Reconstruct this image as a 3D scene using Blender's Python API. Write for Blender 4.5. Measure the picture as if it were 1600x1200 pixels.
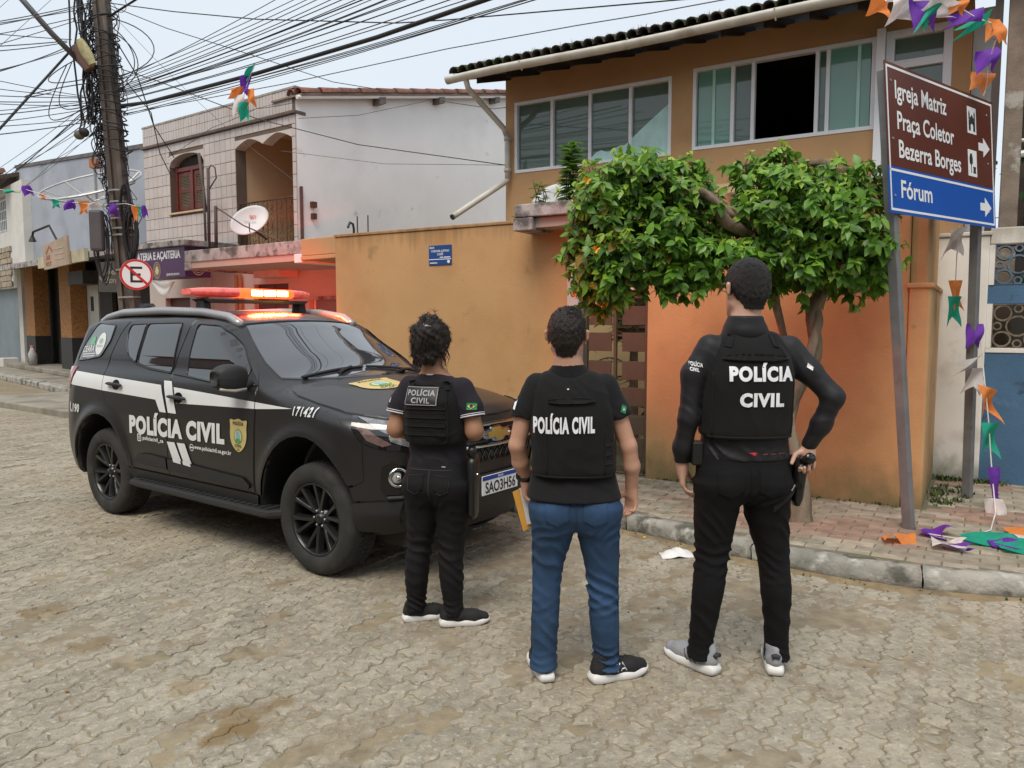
import bpy, bmesh, math, random, time
import numpy as np
from mathutils import Vector, Matrix
from mathutils.geometry import delaunay_2d_cdt
_t0=time.time()
random.seed(7); rng=np.random.default_rng(7)
R=math.radians
SC=bpy.context.scene
for o in list(bpy.data.objects): bpy.data.objects.remove(o)
COL=SC.collection
# ------------------------------------------------------------------ camera, sky, sun, exposure
CAMH=1.65; PITCH=math.atan(100/1200)
cd=bpy.data.cameras.new('camera'); cam=bpy.data.objects.new('camera',cd); COL.objects.link(cam)
cam.location=(0,0,CAMH); cam.rotation_euler=(math.pi/2-PITCH,0,0)
cd.sensor_width=36; cd.lens=27.0; cd.clip_start=.05; cd.clip_end=2000
SC.camera=cam
SUN_EL,SUN_AZ=R(58),R(200)         # direction towards the sun: az from +Y clockwise
wd=bpy.data.worlds.new('World'); SC.world=wd; wd.use_nodes=True
nt=wd.node_tree; nt.nodes.clear()
wo=nt.nodes.new('ShaderNodeOutputWorld'); bg=nt.nodes.new('ShaderNodeBackground')
sk=nt.nodes.new('ShaderNodeTexSky'); sk.sky_type='NISHITA'; sk.sun_disc=False
sk.sun_elevation=SUN_EL; sk.sun_rotation=SUN_AZ; sk.air_density=1.0; sk.dust_density=3.0; sk.ozone_density=1.0
tc=nt.nodes.new('ShaderNodeTexCoord'); nz=nt.nodes.new('ShaderNodeTexNoise'); nz.inputs['Scale'].default_value=2.2; nz.inputs['Detail'].default_value=5
cr=nt.nodes.new('ShaderNodeValToRGB'); cr.color_ramp.elements[0].position=.3; cr.color_ramp.elements[1].position=.75
SKYB=6.9
cr.color_ramp.elements[0].color=(.83*SKYB,.92*SKYB,1.0*SKYB,1); cr.color_ramp.elements[1].color=(.90*SKYB,.965*SKYB,1.02*SKYB,1)
mx=nt.nodes.new('ShaderNodeMix'); mx.data_type='RGBA'; mx.inputs['Factor'].default_value=.86   # overcast deck over the clear sky
L=nt.links.new
L(tc.outputs['Generated'],nz.inputs['Vector']); L(nz.outputs['Fac'],cr.inputs['Fac'])
L(sk.outputs['Color'],mx.inputs['A']); L(cr.outputs['Color'],mx.inputs['B'])
L(mx.outputs['Result'],bg.inputs['Color']); bg.inputs['Strength'].default_value=.12
L(bg.outputs['Background'],wo.inputs['Surface'])
sd=bpy.data.lights.new('sun','SUN'); sd.energy=2.1; sd.angle=R(32); sd.color=(1,.93,.82)
sun=bpy.data.objects.new('sun',sd); COL.objects.link(sun)
sv=Vector((math.sin(SUN_AZ)*math.cos(SUN_EL),math.cos(SUN_AZ)*math.cos(SUN_EL),math.sin(SUN_EL)))
sun.rotation_euler=sv.to_track_quat('Z','Y').to_euler(); sun.location=(0,0,30)
SC.view_settings.view_transform='Standard'; SC.view_settings.look='None'
SC.view_settings.exposure=.28; SC.view_settings.gamma=1; SC.view_settings.use_curve_mapping=False
SC.render.engine='CYCLES'; SC.cycles.max_bounces=6; SC.cycles.use_denoising=True
SC.cycles.sample_clamp_indirect=4; SC.cycles.caustics_reflective=False; SC.cycles.caustics_refractive=False

# ------------------------------------------------------------------ picture geometry used to measure the place
def pxray(px,py):
    c,s=math.cos(PITCH),math.sin(PITCH); v=(600-py)/1200
    return np.array([(px-800)/1200, c+v*s, -s+v*c])
CO=np.array([0,0,CAMH])
def gp(px,py,z=0.):
    d=pxray(px,py); return CO+d*((z-CAMH)/d[2])
def dp(px,py,y):
    d=pxray(px,py); return CO+d*(y/d[1])

# ------------------------------------------------------------------ materials
MATS={}
def mat(name,c,r=.7,m=0.,var=.12,vs=3.,bump=.0,bs=60.,stain=None,sps=.5,coat=0.,emit=None,es=1.,tone=None,detail=6,zgrime=None,spots=None,aniso=None,sheen=0,alpha=None,trans=0.,subsurf=0.,tamp=.2,translu=0.):
    """principled material; world-position noise varies the tone; stain=(color,scale,lo,hi,amount)"""
    if name in MATS: return MATS[name]
    M=bpy.data.materials.new(name); M.use_nodes=True; n=M.node_tree; b=n.nodes['Principled BSDF']; l=n.links.new
    N=n.nodes.new
    b.inputs['Roughness'].default_value=r; b.inputs['Metallic'].default_value=m; b.inputs['Specular IOR Level'].default_value=sps
    b.inputs['Coat Weight'].default_value=coat
    if sheen: b.inputs['Sheen Weight'].default_value=sheen
    if trans: b.inputs['Transmission Weight'].default_value=trans
    if alpha is not None: b.inputs['Alpha'].default_value=alpha
    if subsurf:
        b.inputs['Subsurface Weight'].default_value=subsurf; b.inputs['Subsurface Radius'].default_value=(.012,.004,.002)
    geo=N('ShaderNodeNewGeometry'); pos=geo.outputs['Position']
    if aniso:
        mp=N('ShaderNodeMapping'); mp.inputs['Scale'].default_value=aniso; l(pos,mp.inputs['Vector']); posa=mp.outputs['Vector']
    else: posa=pos
    col=None
    rgb=N('ShaderNodeRGB'); rgb.outputs[0].default_value=(*c,1); col=rgb.outputs[0]
    def noise(scale,det=detail,vec=posa,ro=.55):
        t=N('ShaderNodeTexNoise'); t.inputs['Scale'].default_value=scale; t.inputs['Detail'].default_value=det; t.inputs['Roughness'].default_value=ro
        l(vec,t.inputs['Vector']); return t.outputs['Fac']
    def ramp(v,lo,hi,a=0.,bb=1.):
        t=N('ShaderNodeMapRange'); t.inputs['From Min'].default_value=lo; t.inputs['From Max'].default_value=hi
        t.inputs['To Min'].default_value=a; t.inputs['To Max'].default_value=bb; l(v,t.inputs['Value']); return t.outputs['Result']
    def mul(ca,f):
        t=N('ShaderNodeVectorMath'); t.operation='SCALE'; l(ca,t.inputs[0]); l(f,t.inputs['Scale']); return t.outputs['Vector']
    def mixc(f,a,bc):
        t=N('ShaderNodeMix'); t.data_type='RGBA'; l(f,t.inputs['Factor']); l(a,t.inputs['A'])
        if isinstance(bc,tuple): t.inputs['B'].default_value=(*bc,1)
        else: l(bc,t.inputs['B'])
        return t.outputs['Result']
    if var:
        col=mul(col,ramp(noise(vs),.3,.7,1-var,1+var))
    if tone=='obj':
        oi=N('ShaderNodeObjectInfo'); col=mul(col,ramp(oi.outputs['Random'],0,1,1-tamp,1+tamp))
    if tone=='attr':
        at=N('ShaderNodeAttribute'); at.attribute_name='tone'; col=mul(col,at.outputs['Fac'])
    if tone=='col':
        at=N('ShaderNodeAttribute'); at.attribute_name='col'; col=at.outputs['Color']
        if var: col=mul(col,ramp(noise(vs),.3,.7,1-var,1+var))
    for st in (stain if isinstance(stain,list) else [stain] if stain else []):
        sc_,s2,lo,hi,am=st
        col=mixc(ramp(noise(s2),lo,hi,0,am),col,sc_)
    for (px_,py_,rad,sc_,am) in (spots or []):   # single stains at known places on the ground
        vd=N('ShaderNodeVectorMath'); vd.operation='DISTANCE'; l(pos,vd.inputs[0]); vd.inputs[1].default_value=(px_,py_,0)
        ma=N('ShaderNodeMath'); ma.operation='MULTIPLY_ADD'; l(ramp(noise(7.,5,pos),.25,.75,-1,1),ma.inputs[0]); ma.inputs[1].default_value=rad*.75; l(vd.outputs['Value'],ma.inputs[2])
        col=mixc(ramp(ma.outputs[0],rad*.6,rad*1.15,am,0),col,sc_)
    if zgrime:   # (color,z0,z1,amount,noise scale): splashed dirt or old drips in a band
        for (gc,z0,z1,am,ns) in (zgrime if isinstance(zgrime,list) else [zgrime]):
            sx=N('ShaderNodeSeparateXYZ'); l(pos,sx.inputs[0])
            ad=N('ShaderNodeMath'); ad.operation='MULTIPLY_ADD'; 
            mp=N('ShaderNodeMapping'); mp.inputs['Scale'].default_value=ns; l(pos,mp.inputs['Vector'])
            nn=noise(1.,5,mp.outputs['Vector'])
            l(ramp(nn,.25,.75,-.55,.55),ad.inputs[0]); ad.inputs[1].default_value=abs(z1-z0); l(sx.outputs['Z'],ad.inputs[2])
            col=mixc(ramp(ad.outputs[0],z0,z1,am,0),col,gc)
    l(col,b.inputs['Base Color'])
    if bump:
        bp=N('ShaderNodeBump'); bp.inputs['Strength'].default_value=bump; bp.inputs['Distance'].default_value=.01
        l(noise(bs,4),bp.inputs['Height']); l(bp.outputs['Normal'],b.inputs['Normal'])
    if translu:
        tr=N('ShaderNodeBsdfTranslucent'); l(col,tr.inputs['Color']); ms=N('ShaderNodeMixShader'); ms.inputs[0].default_value=translu; l(b.outputs[0],ms.inputs[1]); l(tr.outputs[0],ms.inputs[2]); l(ms.outputs[0],n.nodes['Material Output'].inputs[0])
    if emit:
        b.inputs['Emission Color'].default_value=(*emit,1); b.inputs['Emission Strength'].default_value=es
    MATS[name]=M; return M

# ------------------------------------------------------------------ mesh helpers
def np_mesh(name,V,Fq,smooth=True):
    """V (n,3), Fq list of faces (any length) or an int array (m,k)"""
    me=bpy.data.meshes.new(name)
    V=np.asarray(V,dtype=np.float32)
    if isinstance(Fq,np.ndarray):
        m,k=Fq.shape
        me.vertices.add(len(V)); me.vertices.foreach_set('co',V.ravel())
        me.loops.add(m*k); me.loops.foreach_set('vertex_index',Fq.astype(np.int32).ravel())
        me.polygons.add(m); me.polygons.foreach_set('loop_start',np.arange(0,m*k,k,dtype=np.int32))
        me.update(calc_edges=True)
    else:
        me.from_pydata(V.tolist(),[],Fq)
    if smooth: me.polygons.foreach_set('use_smooth',np.ones(len(me.polygons),dtype=bool))
    me.update(); return me
def link(name,me,parent=None,m=None,loc=None):
    o=bpy.data.objects.new(name,me); COL.objects.link(o)
    if m is not None and not me.materials: me.materials.append(m)
    if parent is not None: attach(o,parent)
    if loc is not None: o.location=loc
    return o
def attach(o,p):
    """child keeps world coordinates of its vertices"""
    o.parent=p; mw=Matrix.Identity(4); q=p
    chain=[]
    while q is not None: chain.append(q); q=q.parent
    for q in reversed(chain): mw=mw@(q.matrix_parent_inverse@q.matrix_basis)
    o.matrix_parent_inverse=mw.inverted()
def thing(name,label,cat,loc=(0,0,0),group=None):
    o=bpy.data.objects.new(name,None); COL.objects.link(o); o.location=loc; o.empty_display_size=.1
    return tag(o,label,cat,group)
def tag(o,label=None,cat=None,group=None,kind=None):
    if label: o['label']=label
    if cat: o['category']=cat
    if group: o['group']=group
    if kind: o['kind']=kind
    return o
def clone(o,parent=None):
    c=o.copy(); COL.objects.link(c)
    if parent is not None: c.parent=parent; c.matrix_parent_inverse=o.matrix_parent_inverse.copy()
    for ch in list(o.children): clone(ch,c)
    return c
class Fr:
    """facade frame: u along the facade (to the right seen from the street), n out towards the street, z up"""
    def __init__(s,O,ang):
        a=R(ang); s.O=np.array([O[0],O[1],0.]); s.u=np.array([math.cos(a),-math.sin(a),0]); s.n=np.array([-math.sin(a),-math.cos(a),0]); s.z=np.array([0,0,1.])
    def p(s,u,n,z): return s.O+s.u*u+s.n*n+s.z*z
    def off(s,u,n): f=Fr.__new__(Fr); f.O=s.O+s.u*u+s.n*n; f.u=s.u; f.n=s.n; f.z=s.z; return f
    def hit(s,px,py,n=0.):
        d=pxray(px,py); t=((s.O+s.n*n-CO)@s.n)/(d@s.n); P=CO+d*t
        return float((P-s.O)@s.u),float(P[2])
class MB:
    def __init__(s): s.v=[]; s.f=[]
    def add(s,vs,fs):
        k=len(s.v); s.v.extend([tuple(map(float,q)) for q in vs]); s.f.extend([tuple(i+k for i in f) for f in fs]); return s
    def box8(s,P): return s.add(P,[(0,3,2,1),(4,5,6,7),(0,1,5,4),(1,2,6,5),(2,3,7,6),(3,0,4,7)])
    def fb(s,fr,u0,u1,n0,n1,z0,z1):
        return s.box8([fr.p(u0,n1,z0),fr.p(u1,n1,z0),fr.p(u1,n0,z0),fr.p(u0,n0,z0),fr.p(u0,n1,z1),fr.p(u1,n1,z1),fr.p(u1,n0,z1),fr.p(u0,n0,z1)])
    def box(s,c,d,rz=0.,M=None):
        c=np.array(c,float); x,y,z=np.array(d,float)/2; P=[]
        cs,sn=math.cos(rz),math.sin(rz)
        for q in ((-x,-y,-z),(x,-y,-z),(x,y,-z),(-x,y,-z),(-x,-y,z),(x,-y,z),(x,y,z),(-x,y,z)):
            q=np.array(q)
            if M is not None: q=M@q
            P.append(c+np.array([cs*q[0]-sn*q[1],sn*q[0]+cs*q[1],q[2]]))
        return s.box8(P)
    def prism(s,poly,vec):
        n=len(poly); A=[np.array(q,float) for q in poly]; B=[q+np.array(vec) for q in A]
        nm=sum((np.cross(A[i]-A[0],A[(i+1)%n]-A[0]) for i in range(n)),np.zeros(3))
        if nm@np.array(vec)>0: A=A[::-1];B=B[::-1]
        return s.add(A+B,[tuple(range(n)),tuple(range(2*n-1,n-1,-1))]+[(i,i+n,(i+1)%n+n,(i+1)%n) for i in range(n)])
    def fpoly(s,fr,uz,n0,n1): return s.prism([fr.p(u,n0,z) for u,z in uz],fr.n*(n1-n0))
    def tube(s,pts,r,k=8,cap=True,flat=None):
        pts=[np.array(p,float) for p in pts]; n=len(pts); rr=r if hasattr(r,'__len__') else [r]*n
        V=[];Fc=[]; up=None
        for i,p in enumerate(pts):
            t=pts[min(i+1,n-1)]-pts[max(i-1,0)]; t=t/(np.linalg.norm(t)+1e-12)
            if up is None:
                a=np.array([0,0,1.]) if abs(t[2])<.9 else np.array([1.,0,0])
            else: a=up
            x=np.cross(t,a); x/=np.linalg.norm(x)+1e-12; y=np.cross(x,t); up=y
            for j in range(k):
                th=2*math.pi*j/k; V.append(p+rr[i]*(x*math.cos(th)+y*math.sin(th)*(flat or 1)))
        for i in range(n-1):
            for j in range(k):
                a=i*k+j;b=i*k+(j+1)%k; Fc.append((a,b,b+k,a+k))
        if cap: Fc+= [tuple(range(k-1,-1,-1)),tuple(range((n-1)*k,n*k))]
        return s.add(V,Fc)
    def lathe(s,prof,O,ax,k=24,x=None,closed=False):
        """prof: (radius, along) pairs"""
        O=np.array(O,float);ax=np.array(ax,float);ax/=np.linalg.norm(ax)
        a=np.array([0,0,1.]) if abs(ax[2])<.9 else np.array([1.,0,0])
        x=np.cross(ax,a);x/=np.linalg.norm(x);y=np.cross(ax,x);V=[];Fc=[];n=len(prof)
        for r,h in prof:
            for j in range(k):
                th=2*math.pi*j/k;V.append(O+ax*h+r*(x*math.cos(th)+y*math.sin(th)))
        for i in range(n-1 if not closed else n):
            for j in range(k):
                a_=i*k+j;b_=i*k+(j+1)%k;c_=((i+1)%n)*k; Fc.append((a_,b_,c_+(j+1)%k,c_+j))
        return s.add(V,Fc)
    def grid(s,P):
        P=np.asarray(P,float);a,b=P.shape[:2]
        return s.add(P.reshape(-1,3),[(i*b+j,i*b+j+1,(i+1)*b+j+1,(i+1)*b+j) for i in range(a-1) for j in range(b-1)])
    def ball(s,c,r,k=10,sc=(1,1,1)):
        V=[];Fc=[];c=np.array(c,float)
        for i in range(k+1):
            ph=math.pi*i/k
            for j in range(2*k):
                th=math.pi*j/k; V.append(c+r*np.array([math.sin(ph)*math.cos(th)*sc[0],math.sin(ph)*math.sin(th)*sc[1],math.cos(ph)*sc[2]]))
        for i in range(k):
            for j in range(2*k):
                Fc.append((i*2*k+j,(i+1)*2*k+j,(i+1)*2*k+(j+1)%(2*k),i*2*k+(j+1)%(2*k)))
        return s.add(V,Fc)
    def mesh(s,name,smooth=False):
        me=bpy.data.meshes.new(name); me.from_pydata(s.v,[],s.f); me.update()
        if smooth: me.polygons.foreach_set('use_smooth',[True]*len(me.polygons))
        return me
    def build(s,name,m,parent=None,smooth=False,bev=0.,ang=None,label=None,kind=None):
        me=s.mesh(name,smooth or ang is not None)
        if ang is not None:
            me.set_sharp_from_angle(angle=R(ang))
        o=link(name,me,parent,m)
        if bev:
            b=o.modifiers.new('bevel','BEVEL'); b.width=bev; b.segments=2; b.limit_method='ANGLE'; b.angle_limit=R(40); b.harden_normals=False
        if label: o['label']=label
        if kind: o['kind']=kind
        return o
def wall_holes(fr,u0,u1,z0,z1,holes,n0,n1):
    """a wall slab (front at n1) with rectangular openings (u0,u1,z0,z1)"""
    mb=MB(); us=sorted({u0,u1,*[h[0] for h in holes],*[h[1] for h in holes]}); zs=sorted({z0,z1,*[h[2] for h in holes],*[h[3] for h in holes]})
    inh=lambda u,z: any(h[0]<u<h[1] and h[2]<z<h[3] for h in holes)
    solid=[[not inh((us[i]+us[i+1])/2,(zs[j]+zs[j+1])/2) for j in range(len(zs)-1)] for i in range(len(us)-1)]
    S=lambda i,j: 0<=i<len(us)-1 and 0<=j<len(zs)-1 and solid[i][j]
    for i in range(len(us)-1):
        for j in range(len(zs)-1):
            if not solid[i][j]: continue
            a,b,c,d=us[i],us[i+1],zs[j],zs[j+1]; q=lambda u,n,z: fr.p(u,n,z)
            mb.add([q(a,n1,c),q(b,n1,c),q(b,n1,d),q(a,n1,d)],[(0,1,2,3)])
            mb.add([q(a,n0,c),q(b,n0,c),q(b,n0,d),q(a,n0,d)],[(3,2,1,0)])
            if not S(i-1,j): mb.add([q(a,n0,c),q(a,n1,c),q(a,n1,d),q(a,n0,d)],[(0,1,2,3)])
            if not S(i+1,j): mb.add([q(b,n1,c),q(b,n0,c),q(b,n0,d),q(b,n1,d)],[(0,1,2,3)])
            if not S(i,j-1): mb.add([q(a,n0,c),q(b,n0,c),q(b,n1,c),q(a,n1,c)],[(0,1,2,3)])
            if not S(i,j+1): mb.add([q(a,n1,d),q(b,n1,d),q(b,n0,d),q(a,n0,d)],[(0,1,2,3)])
    return mb
# ------------------------------------------------------------------ lettering (built-in font, turned into mesh)
_tc={}
def text2d(s,bold=0.,shear=0.,spc=1.):
    key=(s,bold,shear,spc)
    if key in _tc: return _tc[key]
    cu=bpy.data.curves.new('t','FONT'); cu.body=s; cu.size=1; cu.offset=bold; cu.shear=shear; cu.space_character=spc; cu.resolution_u=4; cu.fill_mode='FRONT'
    ob=bpy.data.objects.new('t',cu); COL.objects.link(ob)
    dg=bpy.context.evaluated_depsgraph_get(); me=bpy.data.meshes.new_from_object(ob.evaluated_get(dg))
    V=np.array([v.co[:2] for v in me.vertices]) if len(me.vertices) else np.zeros((0,2)); Fc=[tuple(p.vertices) for p in me.polygons]
    bpy.data.objects.remove(ob); bpy.data.curves.remove(cu); bpy.data.meshes.remove(me)
    _tc[key]=(V,Fc); return V,Fc
CAPH=None
def text_fit(s,x0,x1,y0,cap,bold=.02,shear=0.,spc=1.):
    """2-D letters from x0 to x1, baseline y0, capital height cap"""
    global CAPH
    if CAPH is None: CAPH=text2d('H')[0][:,1].max()
    V,Fc=text2d(s,bold,shear,spc); V=V.copy()
    a,b=V[:,0].min(),V[:,0].max()
    V[:,0]=x0+(V[:,0]-a)/(b-a)*(x1-x0); V[:,1]=y0+V[:,1]*cap/CAPH
    return V,Fc
def text_on(fr,s,u0,u1,z0,cap,n,m,parent,bold=.02,shear=0.,name='lettering',spc=1.):
    V,Fc=text_fit(s,u0,u1,z0,cap,bold,shear,spc)
    return MB().add([fr.p(u,n,z) for u,z in V],Fc).build(name,m,parent)
# ------------------------------------------------------------------ surface nets on a sampled distance field
def surfnet(F,lo,h):
    F=np.asarray(F); S=F<0
    nx,ny,nz=F.shape
    cnt=np.zeros((nx-1,ny-1,nz-1),np.int8)
    for i in (0,1):
        for j in (0,1):
            for k in (0,1): cnt+=S[i:nx-1+i,j:ny-1+j,k:nz-1+k]
    act=(cnt>0)&(cnt<8); idx=np.argwhere(act); n=len(idx)
    vid=np.full(act.shape,-1,np.int64); vid[act]=np.arange(n)
    acc=np.zeros((n,3)); w=np.zeros(n); I,J,K=idx.T
    cs=[(0,0,0),(1,0,0),(0,1,0),(1,1,0),(0,0,1),(1,0,1),(0,1,1),(1,1,1)]
    for a in range(8):
        for b in range(a+1,8):
            d=np.array(cs[b])-np.array(cs[a])
            if np.abs(d).sum()!=1: continue
            fa=F[I+cs[a][0],J+cs[a][1],K+cs[a][2]]; fb=F[I+cs[b][0],J+cs[b][1],K+cs[b][2]]
            m=(fa<0)!=(fb<0); t=np.where(m,fa/np.where(m,fa-fb,1),0)
            acc+=np.where(m[:,None],np.array(cs[a])+t[:,None]*d,0); w+=m
    V=(idx+acc/w[:,None])*h+np.array(lo)
    Q=[]
    for ax in range(3):
        A=[slice(None)]*3;B=[slice(None)]*3; A[ax]=slice(0,-1);B[ax]=slice(1,None)
        ch=S[tuple(A)]!=S[tuple(B)]; e=np.argwhere(ch)
        o1,o2=[(1,2),(2,0),(0,1)][ax]
        ok=(e[:,o1]>0)&(e[:,o2]>0)&(e[:,o1]<F.shape[o1]-1)&(e[:,o2]<F.shape[o2]-1); e=e[ok]
        if not len(e): continue
        q=[]
        for (da,db) in ((-1,-1),(0,-1),(0,0),(-1,0)):
            g=e.copy(); g[:,o1]+=da; g[:,o2]+=db; q.append(vid[g[:,0],g[:,1],g[:,2]])
        q=np.stack(q,1); flip=~S[tuple(A)][e[:,0],e[:,1],e[:,2]]; q[flip]=q[flip][:,::-1]; Q.append(q)
    return V,np.concatenate(Q)
# ================================================================== SETTING: road, paving, kerb, pavement
W=Fr((3.331,6.139),31.5)             # street wall frame; origin at its near right corner
CONC_ST=[((.46,.42,.34),1.1,.50,.72,.55),((.17,.145,.115),2.1,.54,.74,.5),((.34,.26,.15),.42,.52,.70,.45),((.21,.13,.045),.95,.66,.72,.75),((.10,.085,.07),27,.57,.68,.55),((.50,.48,.42),38,.57,.66,.55),((.13,.11,.09),70,.60,.68,.5)]
_st=lambda x,y,r,c=(.19,.125,.05),a=.75: (*[float(q) for q in gp(x,y)[:2]],r,c,a)
SPOTS=[_st(375,1125,.15),_st(345,1150,.09),_st(70,955,.14,a=.6),_st(150,1008,.11,a=.6),_st(290,1075,.10,(.24,.17,.08),.6),_st(440,1095,.06,a=.7),_st(640,905,.35,(.20,.165,.115),.5),_st(1130,860,.25,(.21,.15,.075),.5),_st(900,870,.4,(.19,.155,.11),.5),_st(540,1160,.2,(.22,.17,.10),.4)]
m_stone_o=mat('paver_concrete',(.305,.268,.205),.88,var=.26,vs=16,bump=.7,bs=75,stain=CONC_ST,tone='obj',tamp=.11,spots=SPOTS)
m_stone_a=mat('paver_concrete_bulk',(.305,.268,.205),.88,var=.26,vs=16,bump=.7,bs=75,stain=CONC_ST,tone='attr',spots=SPOTS)
m_sand=mat('sandy_joint_fill',(.235,.190,.125),.95,var=.3,vs=14,bump=.6,bs=90,stain=((.33,.27,.17),1.3,.45,.65,.7))
road=MB(); 
road.add([(-160,-40,-.0042),(160,-40,-.0042),(160,220,-.0042),(-160,220,-.0042)],[(0,1,2,3)])
o=road.build('road',m_sand); tag(o,kind='structure'); road_o=o
# kerb line (outer bottom edge), measured on the ground
KB=[gp(967,827),gp(1065,850),gp(1182,880),gp(1297,902),gp(1360,912),gp(1457,925),gp(1540,933),gp(1625,939)]
KB=[np.array(q[:2]) for q in KB]
e=W.u[:2]; KB=[KB[0]-e*6.2+W.n[:2]*(-.05),KB[0]-e*3.0+W.n[:2]*.02]+KB; KB.append(KB[-1]+np.array([2.4,-.75]))
KB=np.array(KB)
def resample(P,st):
    P=np.asarray(P,float); d=np.r_[0,np.cumsum(np.linalg.norm(np.diff(P,axis=0),axis=1))]; n=max(2,int(d[-1]/st)+1); t=np.linspace(0,d[-1],n)
    return np.stack([np.interp(t,d,P[:,i]) for i in range(P.shape[1])],1)
def chaikin(P,it=2,closed=True):
    P=np.asarray(P,float)
    for _ in range(it):
        Q=np.roll(P,-1,0) if closed else P[1:]
        A=P if closed else P[:-1]
        N=np.empty((2*len(A),P.shape[1])); N[0::2]=.75*A+.25*Q; N[1::2]=.25*A+.75*Q
        P=N if closed else np.vstack([P[:1],N,P[-1:]])
    return P
KB=chaikin(KB,2,False)
SWZ=.118
def pip(P,poly):
    P=np.asarray(P,float); x,y=P[:,0],P[:,1]; poly=np.asarray(poly,float); ins=np.zeros(len(P),bool); j=len(poly)-1
    for i in range(len(poly)):
        xi,yi=poly[i]; xj,yj=poly[j]
        c=((yi>y)!=(yj>y))&(x<(xj-xi)*(y-yi)/(yj-yi+1e-15)+xi); ins^=c; j=i
    return ins
def offs(P,d):
    P=np.asarray(P); T=np.gradient(P,axis=0); T/=np.linalg.norm(T,axis=1)[:,None]; return P+d*np.stack([-T[:,1],T[:,0]],1)
KI=offs(KB,.15)                       # inner kerb edge (towards the wall)
bk=[W.p(6,-6,0)[:2],W.p(-9,-6,0)[:2]]
SW_POLY=np.vstack([KI,bk]); KB_POLY=np.vstack([offs(KB,-.0),bk])
m_bed=mat('pavement_bedding',(.17,.145,.105),.95,var=.3,vs=8,bump=.5,bs=80,stain=((.10,.12,.045),2.2,.5,.64,.8))
mb=MB(); n=len(SW_POLY)
mb.prism([(x,y,-.05) for x,y in SW_POLY],(0,0,SWZ-.006+.05)); sw_o=mb.build('pavement',m_bed); tag(sw_o,kind='structure')
# kerb stones: worn concrete blocks about a metre long
m_kerb=mat('kerb_concrete',(.33,.315,.275),.9,var=.3,vs=5,bump=.9,bs=45,tone='obj',stain=[((.07,.068,.055),4.5,.52,.62,.85),((.55,.53,.47),7,.56,.66,.7)],zgrime=((.10,.085,.06),-.01,.04,.8,(6,6,2)))
kerb=thing('kerb','worn grey concrete kerb with flaking edges along the brick pavement','kerb',(2,5,0))
KR=resample(KB,.055); seg=19
for s in range(0,len(KR)-2,seg):
    P=KR[s:min(s+seg+1,len(KR))]
    if len(P)<4: break
    I=offs(KR,.15)[s:s+len(P)]; P=P.copy(); I=I.copy()
    dd=(P[1]-P[0])/np.linalg.norm(P[1]-P[0])*.004; P[0]+=dd;I[0]+=dd;P[-1]-=dd;I[-1]-=dd
    prof=[(0.02,-.05),(-.004,.0),(.0,.05),(.006,.085),(.022,.112),(.055,.127),(.14,.124),(.15,.08)]
    G=[]
    for (p,i) in zip(P,I):
        q=[]
        for a,z in prof:
            j=rng.normal(0,.0048,3); t=a/.15
            q.append((p[0]*(1-t)+i[0]*t+j[0],p[1]*(1-t)+i[1]*t+j[1],z+j[2]*(.8 if z>0 else 0)))
        G.append(q)
    mb=MB().grid(G); k=len(prof); nn=len(G); mb.f.append(tuple(range(k))); mb.f.append(tuple(range(nn*k-1,nn*k-k-1,-1)))
    mb.build('kerb_stone',m_kerb,kerb,smooth=True)
# interlocking road pavers
SL,SWD=.204,.103; A_=R(58.5); E1=np.array([math.cos(A_),math.sin(A_)]); E2=np.array([-E1[1],E1[0]])
def zig(t,per,amp):                   # trapezoid wave with long flats
    ph=(t/per)%1.; return amp*np.clip(np.interp(ph,[0,.16,.34,.66,.84,1],[0,1,1,-1,-1,0]),-1,1)
xs=np.array([0,.16,.34,.66,.84])*SL/2; XS=np.r_[xs,xs+SL/2,SL]; EX=zig(XS,SL/2,.0105)
YS=np.array([0,.25,.5,.75,1])*SWD; GY=np.array([0,-.012,0,.012,0])
out=[(x+0*x,e) for x,e in zip(XS,EX)]; out=[(x,e) for x,e in out]
out+= [(SL+g,y) for y,g in zip(YS[1:-1],GY[1:-1])]
out+= [(x,SWD+e) for x,e in zip(XS[::-1],EX[::-1])]
out+= [(g,y) for y,g in zip(YS[::-1][1:-1],GY[::-1][1:-1])]
out=np.array(out)-[SL/2,SWD/2]
def inset(P,d):
    T=np.roll(P,-1,0)-np.roll(P,1,0); T/=np.linalg.norm(T,axis=1)[:,None]+1e-9; return P+d*np.stack([-T[:,1],T[:,0]],1)
O0,O1,O2=inset(out,.0028),inset(out,.0034),inset(out,.0085); k=len(out)
STV=np.vstack([np.c_[O0,np.full(k,-.03)],np.c_[O1,np.full(k,-.0045)],np.c_[O2,np.zeros(k)]])
STF=[(i,(i+1)%k,(i+1)%k+k,i+k) for i in range(k)]+[(i+k,(i+1)%k+k,(i+1)%k+2*k,i+2*k) for i in range(k)]+[tuple(range(2*k,3*k))]
me_stones=[]
def rough(V):
    V=V.copy(); j=rng.normal(0,.0016,(k,2)); j=(j+np.roll(j,1,0))*.7
    for q in range(3): V[q*k:(q+1)*k,:2]+=j*(1 if q else .5)
    V[2*k:,2]+=rng.normal(0,.0008,k); return V
for _ in range(8):
    me=np_mesh('paver',rough(STV),STF,False); me.materials.append(m_stone_o); me_stones.append(me)
cen=[]
for j in range(-120,260):
    for i in range(-60,140):
        c=E1*((i+(.5 if j%2 else 0))*SL)+E2*(j*SWD)
        cen.append(c)
cen=np.array(cen)
def project2(P):
    P=np.atleast_2d(P); d=P-CO; c,s=math.cos(PITCH),math.sin(PITCH); w=d[:,1]*c-d[:,2]*s; v=d[:,1]*s+d[:,2]*c
    w=np.where(np.abs(w)<1e-6,1e-6,w); return np.c_[800+1200*d[:,0]/w,600-1200*v/w,w]
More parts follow.
